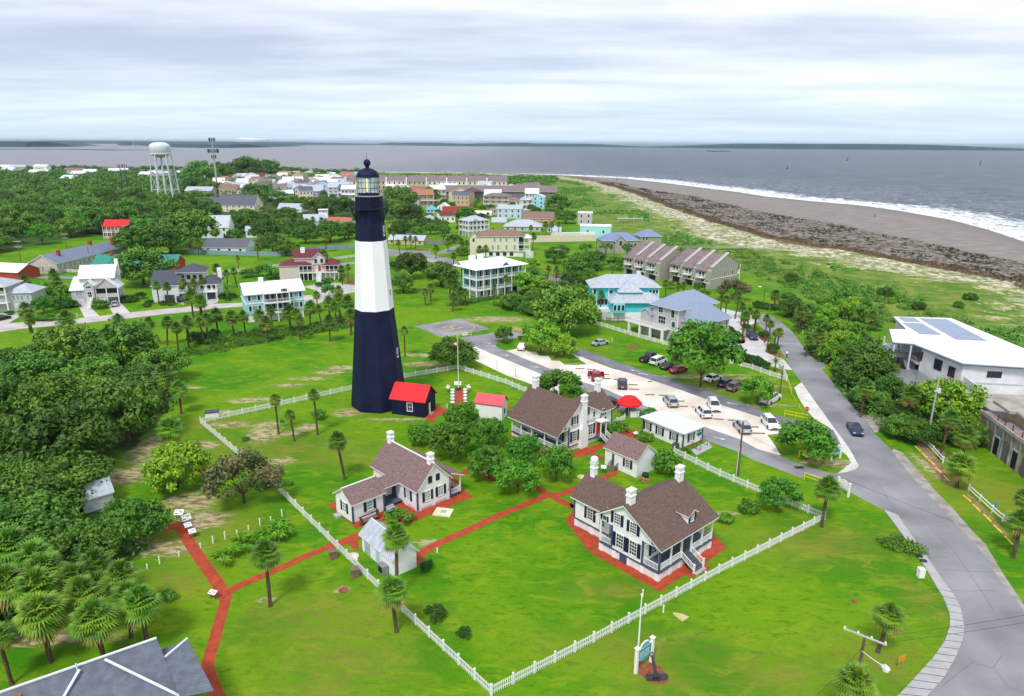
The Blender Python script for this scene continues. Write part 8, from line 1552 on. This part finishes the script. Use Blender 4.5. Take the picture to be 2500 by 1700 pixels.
# stop sign and warning sign
def octsign(lb, zn, X, Y, Xb, Yb, kind):
    g = Q(zn, Xb, Yb); zt = zof(g.x, g.y, q(zn, X, Y)[1]); r = thing('stop_sign' if kind == 'stop' else 'warning_sign', lb, 'sign', (g.x, g.y, 0), math.radians(-50) if kind == 'stop' else math.radians(15)); MB().tube((0, .03, 0), (0, .03, zt + .2), .035, .035, steel, 5).build('post', r)
    if kind == 'stop':
        rr_ = .48; oc = [(rr_ * math.cos(PI / 8 + i * PI / 4), rr_ * math.sin(PI / 8 + i * PI / 4)) for i in range(8)]; m = MB()
        m.poly([(x, y, zt + z) for y in (-.02, 0) for x, z in oc], [tuple(range(8)), tuple(range(8, 16))[::-1]] + [(i, (i + 1) % 8, 8 + (i + 1) % 8, 8 + i) for i in range(8)], white).poly([(x * .92, -.024, zt + z * .92) for x, z in oc], [tuple(range(8))], M('stop_red', (.5, .01, .02), .5)); m.build('sign_plate', r); text('STOP', .34, white, r, (0, -.03, zt))
    else: MB().poly([(x * .62, y, zt + z * .62) for y in (-.02, 0) for x, z in ((0, 1), (1, 0), (0, -1), (-1, 0))], [(0, 1, 2, 3), (7, 6, 5, 4), (0, 1, 5, 4), (1, 2, 6, 5), (2, 3, 7, 6), (3, 0, 4, 7)], yellow if kind != 'stop' else white).box(-.3, .3, -.026, -.021, zt - .02, zt + .08, dsteel).box(-.2, .2, -.026, -.021, zt - .2, zt - .12, dsteel).build('sign_plate', r)
octsign('red octagonal stop sign on the verge at the end of the gravel lot', 'S6', 1940, 690, 1945, 775, 'stop'); octsign('yellow diamond warning sign beside the main road', 'S3', 1293, 690, 1290, 765, 'w'); octsign('red octagonal stop sign at the town junction right of the tower', 'R3', 695, 1070, 695, 1120, 'stop'); octsign('red octagonal stop sign by the utility pole at the far left', 'R6', 208, 425, 212, 485, 'stop')
p = Q('T8', 785, 1395); r = thing('orange_sign', 'orange sign board on a thin stand near the street lamp', 'sign', (p.x, p.y, 0), .5); om = M('orange_board', (.75, .28, .01), .6); MB().box(-.5, .5, -.02, .02, .7, 1.35, om).build('board', r)
for x in (-.3, .3): MB().tube((x, .03, 0), (x, .03, .8), .025, .025, steel, 4).build('leg', r)
# flagpoles
g = Q('S7', 1577, 1050); zt = zof(g.x, g.y, q('S7', 0, 400)[1]); r = thing('flagpole', 'tall white flagpole with red pennant at the end of the short brick walk', 'flagpole', (g.x, g.y, 0)); MB().tube((0, 0, 0), (0, 0, zt), .09, .05, white, 8).build('pole', r); MB().lathe([(.09, zt), (.12, zt + .1), (.02, zt + .2)], yellow, 8).build('finial', r); MB().box(-.5, .5, -.4, .4, 0, .25, dwood).box(-.35, .35, -.3, .3, .25, .5, dwood).build('base', r)
z = zt - 1.0; MB().poly([(-.08, 0, z), (-.08, 0, z - 1.1), (-1.25, .12, z - .6), (-.08, .03, z), (-.08, .03, z - 1.1), (-1.25, .15, z - .6)], [(0, 1, 2), (5, 4, 3)], M('red_flag', (.38, .02, .03), .8)).build('pennant', r); MB().poly([(-.2, -.01, z - .25), (-.2, -.01, z - .9), (-.9, .07, z - .6)], [(0, 1, 2)], white).build('pennant_field', r)
g = Q('T7', 410, 850); zt = zof(g.x, g.y, q('T7', 0, 203)[1]); r = thing('flagpole', 'bare white flagpole rising beside the teal welcome sign', 'flagpole', (g.x, g.y, 0)); MB().tube((0, 0, 0), (0, 0, zt), .09, .055, white, 8).build('pole', r); MB().lathe([(.06, zt - .05), (.12, zt + .03), (.02, zt + .12)], white, 8).build('finial', r)
# anchor
g = Q('T7', 590, 1005); am = M('anchor_iron', (.035, .035, .055), .6, .3, 3); r = thing('anchor', 'large dark ship anchor lying in the mulch beside the welcome sign', 'anchor', (g.x, g.y, 0), .05)
MB().poly([(x, y, z) for x, y, z in [(-.12, 0, .25), (.12, 0, .25), (.09, 1.9, .95), (-.09, 1.9, .95), (-.12, .1, .5), (.12, .1, .5), (.09, 1.9, 1.15), (-.09, 1.9, 1.15)]], [(0, 1, 2, 3), (4, 5, 6, 7), (0, 1, 5, 4), (1, 2, 6, 5), (2, 3, 7, 6), (3, 0, 4, 7)], am).build('shank', r)
m = MB(); m.box(-.3, .3, -.25, .25, .1, .55, am)
for s in (-1, 1): m.poly([(s * .25, -.2, .15), (s * 1.0, -.3, .25), (s * 1.05, -.1, .55), (s * .25, .15, .5), (s * .3, .35, .3), (s * .95, .25, .45)], [(0, 1, 2, 3), (3, 2, 5, 4), (0, 1, 5, 4), (1, 2, 5), (0, 3, 4)], am)
m.tube((-1.0, 0, .3), (1.0, 0, .3), .12, .12, am, 6).build('flukes', r)
m = MB()
for i in range(10): a_, b_ = 2 * PI * i / 10, 2 * PI * (i + 1) / 10; m.tube((.22 * math.cos(a_), 2.0 + .05, 1.1 + .22 * math.sin(a_)), (.22 * math.cos(b_), 2.05, 1.1 + .22 * math.sin(b_)), .04, .04, am, 5)
m.build('ring', r)
# red canopy with booth
g = Q('S5', 1790, 985); r = thing('red_canopy', 'red many-sided canopy over a small stand at the edge of the lot', 'canopy', (g.x, g.y, 0), math.radians(10)); rc = M('red_canvas', (.75, .015, .02), .75, .08, 2)
MB().lathe([(2.35, 2.15), (2.35, 2.45), (1.35, 3.35), (.05, 3.75)], rc, 8, PI / 8, cap=False).build('canopy', r)
for i in range(8): a_ = PI / 8 + i * PI / 4; MB().tube((2.25 * math.cos(a_), 2.25 * math.sin(a_), 0), (2.25 * math.cos(a_), 2.25 * math.sin(a_), 2.3), .035, .035, steel, 5).build('pole', r)
MB().box(-.2, 1.4, -1.6, -.9, 0, .95, white).box(-.3, 1.5, -1.7, -.8, .95, 1.02, white).build('counter', r); MB().box(.3, 1.2, -.6, .2, 0, 1.9, M('vending_grey', (.25, .3, .4))).build('cabinet', r)
# utility poles
pwood = M('pole_wood', (.15, .10, .07), .95, .3, 3)
def upole(zn, Xb, Yb, Yt, label, arm=0, arms=(0.35,), w_=2.2, r0=.17, extra=None, mat=None):
    g = Q(zn, Xb, Yb); zt = zof(g.x, g.y, q(zn, 0, Yt)[1]); r = thing('utility_pole', label, 'utility pole', (g.x, g.y, 0), math.radians(arm)); MB().tube((0, 0, 0), (0, 0, zt), r0, r0 * .7, mat or pwood, 7).build('pole', r)
    for k in arms:
        z = zt - k; MB().box(-w_ / 2, w_ / 2, -.2, -.08, z - .07, z + .07, M('crossarm_grey', (.5, .5, .5))).build('crossarm', r)
        for i in range(4): x = -w_ / 2 + .12 + (w_ - .24) * i / 3; MB().lathe([(.05, z + .07), (.09, z + .12), (.09, z + .2), (.04, z + .3)], white, 6, 0, (x, -.14)).build('insulator', r)
    return r, zt, g
up1, z1, g1 = upole('S6', 1165, 1450, 835, 'wooden utility pole standing just outside the fence by the lot', 0, ()); MB().tube((-.25, -.1, 0), (-.2, -.1, z1 * .55), .06, .06, M('pale_conduit', (.55, .68, .66)), 6).build('conduit', up1); MB().tube((-.05, -.15, z1 * .5), (.0, -.15, z1 * .9), .035, .035, M('red_conduit', (.3, .04, .03)), 5).build('conduit', up1)
g = Q('T8', 500, 1520); up2, z2, g2 = upole('T8', 500, 1520, 1185, 'wooden pole with long crossarm and white street lamp at the bottom right', -38, (.1,), 3.6)
m = MB().tube((0, -.1, z2 * .70), (1.1, -1.1, z2 * .76), .045, .045, lmetal, 6).tube((1.1, -1.1, z2 * .76), (1.9, -1.5, z2 * .77), .045, .06, lmetal, 6); m.build('lamp_arm', up2); lh = MB().poly([(1.7, -1.4, z2 * .77), (2.05, -1.35, z2 * .78), (2.5, -1.6, z2 * .79), (2.55, -1.85, z2 * .78), (2.3, -1.95, z2 * .77), (1.85, -1.75, z2 * .77), (2.1, -1.65, z2 * .84)], [(0, 1, 6), (1, 2, 6), (2, 3, 6), (3, 4, 6), (4, 5, 6), (5, 0, 6), (0, 1, 2, 3, 4, 5)], lmetal).build('lamp_head', up2); MB().lathe([(.05, z2 * .70), (.28, z2 * .73), (.28, z2 * .765)], M('lamp_bowl', (.8, .85, .88), .3), 12, 0, (2.2, -1.65)).build('lamp_bowl', up2)
up3, z3, g3 = upole('S4', 712, 1125, 640, 'utility pole with white transformer in front of the flat-roofed building', 20, (3.0,), 1.2, mat=M('pale_pole', (.45, .45, .44))); MB().lathe([(.05, z3 - 3.4), (.26, z3 - 3.3), (.26, z3 - 2.5), (.05, z3 - 2.4)], lmetal, 10, 0, (.35, -.2)).build('transformer', up3); MB().box(-.25, .25, -.5, -.2, 0.1, .9, lmetal).build('meter_box', up3)
for a_ in [('R6',258,470,125,'utility pole at the street corner at the far left',10,(.5,2.5),2.4),('R6',762,235,45,'utility pole behind the ridge of the long barrack',10,(.5,2.2),2.4),('R3',1122,1130,960,'tall pole left of the cream two-storey house',0,(),2),('R3',1480,1105,955,'dark slim pole in front of the cream two-storey house',0,(),2),('S1',1210,240,30,'utility pole with arms among the trees behind the turquoise house',20,(.5,),2.4),('S1',1275,420,165,'pale bare pole behind the big thicket',0,(),2),('R3',2125,690,550,'utility pole at the edge of the dunes beyond the town',10,(.5,),2.4),
  ('R2',1405,950,845,'thin white pole left of the cupola house',0,(),2),('R2',200,770,715,'utility pole beside the grey-roofed inn, the left of a pair',10,(.4,1.6),3),('R2',272,760,705,'utility pole beside the grey-roofed inn, the right of a pair',10,(.4,1.6),3),('S3',716,1025,710,'thin wooden pole on the grass between the picket fence and the white pickup',0,(),2),('R4',488,1060,850,'dark pole among the pines before the townhouses',0,(),2),('R6',1915,480,250,'utility pole in front of the green roofed building',10,(.3,),1.6),('R6',1025,400,190,'pole with white lamp in front of the long barrack',0,(),1),('R3',762,960,860,'pole beside the weathered board fence',0,(),1.5)]:
    upole(a_[0], a_[1], a_[2], a_[3], a_[4], a_[5], a_[6], a_[7], .14)
g = Q('R5', 210, 1392); zt = zof(g.x, g.y, q('R5', 0, 1252)[1]); r = thing('street_lamp', 'slim street lamp with white head on the lawn by the dunes', 'street lamp', (g.x, g.y, 0), PI); MB().tube((0, 0, 0), (0, 0, zt), .1, .07, dsteel, 6).build('pole', r); MB().box(0, 1.6, -.05, .05, zt - .05, zt + .03, dsteel).build('arm', r); MB().box(1.2, 2.1, -.2, .2, zt - .1, zt + .12, white).build('lamp_head', r)
# wires
def wire(name, lb, a, b, sag=.5):
    m = MB(); P_ = [a.lerp(b, i / 14) - Vector((0, 0, sag * 4 * (i / 14) * (1 - i / 14))) for i in range(15)]
    for u_, v_ in zip(P_, P_[1:]): m.tube(u_, v_, .018, .018, dsteel, 3, False)
    tag(m.build(name, fix=False), lb, 'wire')
wire('power_line', 'overhead wire crossing the main road from the pole by the lot', Vector((g1.x, g1.y, z1 * .8)), at(q('T8', 1900, 720), 6.5), .9)
wire('power_line', 'overhead wire from the street lamp pole to the right edge, the upper', Vector((g2.x, g2.y, z2 * .93)), at(q('T8', 2100, 960), 8), .3); wire('power_line', 'overhead wire from the street lamp pole to the right edge, the lower', Vector((g2.x, g2.y, z2 * .80)), at(q('T8', 2100, 1010), 7), .3)
wire('guy_wire', 'pale guy wire running down left from the street lamp pole', Vector((g2.x, g2.y, z2 * .78)), at(q('T8', 250, 1575), 2), .1)
p = Q('T8', 1390, 375); r = thing('hydrant', 'small blue hydrant behind the white pipe fence', 'hydrant', (p.x, p.y, 0)); bm_ = M('hydrant_blue', (.02, .25, .6), .5); MB().lathe([(.16, 0), (.14, .1), (.14, .75), (.18, .8), (.12, .95), (.03, 1.0)], bm_, 10).build('body', r); MB().tube((-.25, 0, .6), (.25, 0, .6), .07, .07, bm_, 6).build('outlets', r)
for k, (X, Y) in enumerate(((402, 305), (885, 238), (1950, 270))):
    p = at(q('R5', X, Y), -1); s_ = p.length / 1200; r = thing('buoy', 'dark channel buoy on the sea, ' + ('nearest the beach', 'middle one near the horizon', 'rightmost')[k], 'buoy', (p.x, p.y, -1), 0, 'buoys off the beach', s_); MB().lathe([(1.3, 0), (1.4, .6), (.5, 1.2), (.3, 4), (.6, 4.2), (.1, 5)], dsteel, 10).build('float', r)
for k, (X, Y, w_) in enumerate(((760, 158, 9), (1405, 161, 12), (1520, 166, 26))):
    p = at(q('R1', X, Y), -1); s_ = p.length / 6000 * w_; r = thing('barge', 'low dark boat on the river beyond the woods, ' + ('leftmost', 'middle', 'largest and rightmost')[k], 'boat', (p.x, p.y, -1), 0, 'boats on the river'); MB().poly([(-5 * s_, -s_, 2), (5 * s_, -s_, 2), (5 * s_, s_, 2), (-5 * s_, s_, 2), (-4 * s_, -.8 * s_, -.5), (4 * s_, -.8 * s_, -.5), (4 * s_, .8 * s_, -.5), (-4 * s_, .8 * s_, -.5)], [(0, 1, 2, 3), (4, 5, 6, 7), (0, 1, 5, 4), (1, 2, 6, 5), (2, 3, 7, 6), (3, 0, 4, 7)], dsteel).build('hull', r); MB().box(-3 * s_, -1 * s_, -.6 * s_, .6 * s_, 2, 2 + s_, dsteel).build('cabin', r)
m = MB(); a, b = at(q('R4', 1235, 940), 1.5), at(q('R4', 2190, 950), 1.5); d = b - a
r = thing('beach_boardwalk', 'long low boardwalk crossing the dunes beyond the townhouses', 'boardwalk', (a.x, a.y, 0)); ang = math.atan2(d.y, d.x); r.rotation_euler = (0, 0, ang); ln = math.hypot(d.x, d.y); MB().box(0, ln, -.9, .9, 1.3, 1.45, M('boardwalk_wood', (.30, .26, .24), .9)).build('deck', r); MB().box(0, ln, -.9, -.85, 2.3, 2.4, M('boardwalk_wood', (.3, .26, .24))).build('handrail', r)
m = MB()
for i in range(30): m.box(ln * i / 29 - .06, ln * i / 29 + .06, -.95, -.83, 0, 2.35, M('boardwalk_wood', (.3, .26, .24)))
link('posts', m.mesh('posts'), r)['kind'] = 'stuff'
r = House('beach_platform', 'pale timber platform among the dune bushes', 'platform', pos=Q('R4', 740, 665), yaw=5); r.box('deck', 0, 16, 0, 2, 2.2, 2.4, M('pale_timber', (.55, .58, .55), .9)); r.posts([(x, y) for x in (0.2, 5, 10, 15.8) for y in (.2, 1.8)], 0, 3.2, .1, M('pale_timber', (.55, .58, .55)))
# ================================================================ PEOPLE
def person(label, loc, yaw, joints, mats, s=1.0, hair=(.05, .03, .02)):
    # joints: positions for a skinned skeleton
    r = thing('person', label, 'person', loc, yaw); J = joints; names = list(J); idx = {k: i for i, k in enumerate(names)}
    E_ = [('pelvis', 'chest'), ('chest', 'neck'), ('neck', 'head'), ('chest', 'shL'), ('shL', 'elL'), ('elL', 'haL'), ('chest', 'shR'), ('shR', 'elR'), ('elR', 'haR'), ('pelvis', 'hiL'), ('hiL', 'knL'), ('knL', 'anL'), ('anL', 'toL'), ('pelvis', 'hiR'), ('hiR', 'knR'), ('knR', 'anR'), ('anR', 'toR')]
    me = bpy.data.meshes.new('body'); me.from_pydata([J[k] for k in names], [(idx[a], idx[b]) for a, b in E_], []); o = link('body', me, r); o.modifiers.new('skin', 'SKIN')
    rad = {'pelvis': .15, 'chest': .17, 'neck': .07, 'head': .10, 'sh': .08, 'el': .05, 'ha': .04, 'hi': .10, 'kn': .065, 'an': .045, 'to': .04}
    for i, k in enumerate(names): rr_ = rad.get(k) or rad[k[:2]]; me.skin_vertices[0].data[i].radius = (rr_, rr_)
    me.skin_vertices[0].data[idx['pelvis']].use_root = True; o.modifiers.new('sub', 'SUBSURF').levels = 1; o.modifiers['sub'].render_levels = 1
    dg = bpy.context.evaluated_depsgraph_get(); m2 = bpy.data.meshes.new_from_object(o.evaluated_get(dg)); o.modifiers.clear(); o.data = m2; m2.materials.clear()
    for m_ in mats: m2.materials.append(m_)
    for p_ in m2.polygons:
        c_ = p_.center; hz_ = J['pelvis'][2]; p_.material_index = 0 if (c_.z > J['neck'][2] or (c_.z < hz_ - .45)) else (1 if c_.z > hz_ else 2)
        if abs(c_.x) > abs(J['elL'][0]) - .02 and c_.z > hz_ * .6 and c_.z < J['neck'][2] - .2: p_.material_index = 0
    hd = J['head']; MB().lathe([(.02, hd[2] + .13), (.08, hd[2] + .11), (.115, hd[2] + .04), (.11, hd[2] - .03)], M('hair%d' % int(hair[0] * 100), hair, .8), 12, 0, (hd[0], hd[1] + .015), cap=False).build('hair', r, smooth=True)
    return r
def stand(lean=0, stride=.12): return {'pelvis': (0, 0, .95), 'chest': (0, lean * .5, 1.32), 'neck': (0, lean * .9, 1.50), 'head': (0, lean, 1.66), 'shL': (.19, lean * .6, 1.42), 'elL': (.26, lean + .02, 1.15), 'haL': (.24, lean - .12, .90), 'shR': (-.19, lean * .6, 1.42), 'elR': (-.26, lean, 1.15), 'haR': (-.25, lean - .1, .88), 'hiL': (.10, 0, .90), 'knL': (.11, -stride, .50), 'anL': (.11, -stride * .5, .09), 'toL': (.12, -stride * .5 - .17, .04), 'hiR': (-.10, 0, .90), 'knR': (-.11, stride * .3, .50), 'anR': (-.11, stride, .10), 'toR': (-.12, stride - .17, .04)}
skin_ = M('skin', (.45, .27, .19), .6, .05)
p = Q('S5', 1338, 585); person('person in brown shorts standing at the open door of the dark red car', (p.x, p.y, .01), 1.2, stand(-.05), [skin_, M('brown_shirt', (.22, .12, .09)), M('brown_shorts', (.14, .08, .05))])
for k, (X, Y) in enumerate(((2015, 795), (2063, 802))): p = at(q('R5', X, Y), -.6); person('person walking on the beach near the surf, the ' + ('left one in dark clothes' if k == 0 else 'right one of the pair'), (p.x, p.y, -.6), 1.0 + k, stand(-.03, .2), [skin_, M('dark_clothes' if k == 0 else 'grey_clothes', (.03, .03, .04) if k == 0 else (.3, .3, .32)), M('dark_clothes', (.03, .03, .04))])
g = Q('S3', 792, 622); J = stand(-.3); J.update({'pelvis': (0, .12, 1.0), 'chest': (0, -.1, 1.33), 'neck': (0, -.22, 1.48), 'head': (0, -.3, 1.62), 'shL': (.18, -.14, 1.42), 'elL': (.24, -.32, 1.2), 'haL': (.25, -.52, 1.05), 'shR': (-.18, -.14, 1.42), 'elR': (-.24, -.32, 1.2), 'haR': (-.25, -.52, 1.05), 'hiL': (.09, .1, .95), 'knL': (.12, -.25, .72), 'anL': (.12, -.05, .32), 'toL': (.12, -.2, .27), 'hiR': (-.09, .1, .95), 'knR': (-.12, -.05, .55), 'anR': (-.12, .08, .16), 'toR': (-.12, -.07, .12)})
person('cyclist in white shirt and dark shorts riding on the left side of the main road', (g.x, g.y, .01), -.3 + PI, J, [skin_, M('white_shirt', (.8, .8, .8)), M('dark_clothes', (.03, .03, .04))])
bk = thing('bicycle', 'dark bicycle ridden by the cyclist in white on the main road', 'bicycle', (g.x, g.y, .01), -.3 + PI); fm_ = M('bike_frame', (.05, .05, .07), .4)
for y in (-.55, .5):
    m = MB()
    for i in range(16): a_, b_ = 2 * PI * i / 16, 2 * PI * (i + 1) / 16; m.tube((0, y + .34 * math.cos(a_), .34 + .34 * math.sin(a_)), (0, y + .34 * math.cos(b_), .34 + .34 * math.sin(b_)), .02, .02, rubber, 4)
    for i in range(6): a_ = i * PI / 3; m.tube((0, y, .34), (0, y + .33 * math.cos(a_), .34 + .33 * math.sin(a_)), .004, .004, steel, 3)
    m.build('wheel', bk)
MB().tube((0, .5, .34), (0, .15, .85), .018, .018, fm_, 5).tube((0, .5, .34), (0, .0, .3), .018, .018, fm_, 5).tube((0, 0, .3), (0, .15, .85), .02, .02, fm_, 5).tube((0, 0, .3), (0, -.42, .8), .02, .02, fm_, 5).tube((0, .12, .78), (0, -.42, .85), .02, .02, fm_, 5).tube((0, -.42, 1.0), (0, -.55, .34), .02, .02, fm_, 5).build('frame', bk)
MB().box(-.07, .07, .05, .28, .86, .91, rubber).build('saddle', bk); MB().tube((-.28, -.48, 1.02), (.28, -.48, 1.02), .018, .018, fm_, 5).build('handlebar', bk)
# ================================================================ SEA AIR
hz_m = bpy.data.materials.new('sea_haze'); hz_m.use_nodes = True; t = hz_m.node_tree; t.nodes.clear(); ou = t.nodes.new('ShaderNodeOutputMaterial'); pv_ = t.nodes.new('ShaderNodeVolumePrincipled'); pv_.inputs['Color'].default_value = (.66, .83, 1, 1); pv_.inputs['Density'].default_value = .00005; pv_.inputs['Anisotropy'].default_value = .2
t.links.new(pv_.outputs[0], ou.inputs['Volume'])
hb_ = MB().box(-42000, 42000, -2000, 42000, -8, 75, hz_m).build('haze'); tag(hb_, kind='stuff'); hb_['label'] = 'pale sea haze over the water and far shores'; hb_['category'] = 'haze'
# ================================================================ LABELS THAT SINGLE OUT
def single_out():
    from collections import defaultdict
    gs = defaultdict(list)
    for o in COL.objects:
        if o.parent is None and o.get('group') and o.get('category') in ('tree', 'palm', 'shrub', 'plant', 'post', 'parking stop', 'house'): gs[(o['group'], o['label'])].append(o)
    ROW = ['nearest row', 'second row', 'third row', 'farthest row']; CO = ['far left', 'left of centre', 'right of centre', 'far right']; SZ = ['largest', 'second largest', 'third largest', 'small', 'smaller', 'smallest']
    for (g, lb), L_ in gs.items():
        n = len(L_)
        if n < 2 or n > 60: continue
        L_.sort(key=lambda o: o.location.y); nr = 1 if n < 4 else 2 if n < 9 else 3 if n < 16 else 4; rows = [L_[i * n // nr:(i + 1) * n // nr] for i in range(nr)]
        for i, R_ in enumerate(rows):
            R_.sort(key=lambda o: o.location.x / o.location.y); m = len(R_); nc = min(4, m)
            for c in range(nc):
                cell = R_[c * m // nc:(c + 1) * m // nc]; cw = {1: ['']}.get(nc) or {2: ['left', 'right'], 3: ['left', 'middle', 'right'], 4: CO}[nc]; cell.sort(key=lambda o: -o.scale.x)
                for k, o in enumerate(cell):
                    parts = [ROW[i] if nr > 1 and i < nr - 1 else ('farthest row' if nr > 1 else ''), cw[c], (SZ[min(k, 5)] if len(cell) > 1 else '')]
                    s_ = lb.split(); ex = ', '.join(p for p in parts if p); s_ = s_[:16 - len(ex.split())]; o['label'] = ' '.join(s_) + ', ' + ex
single_out()
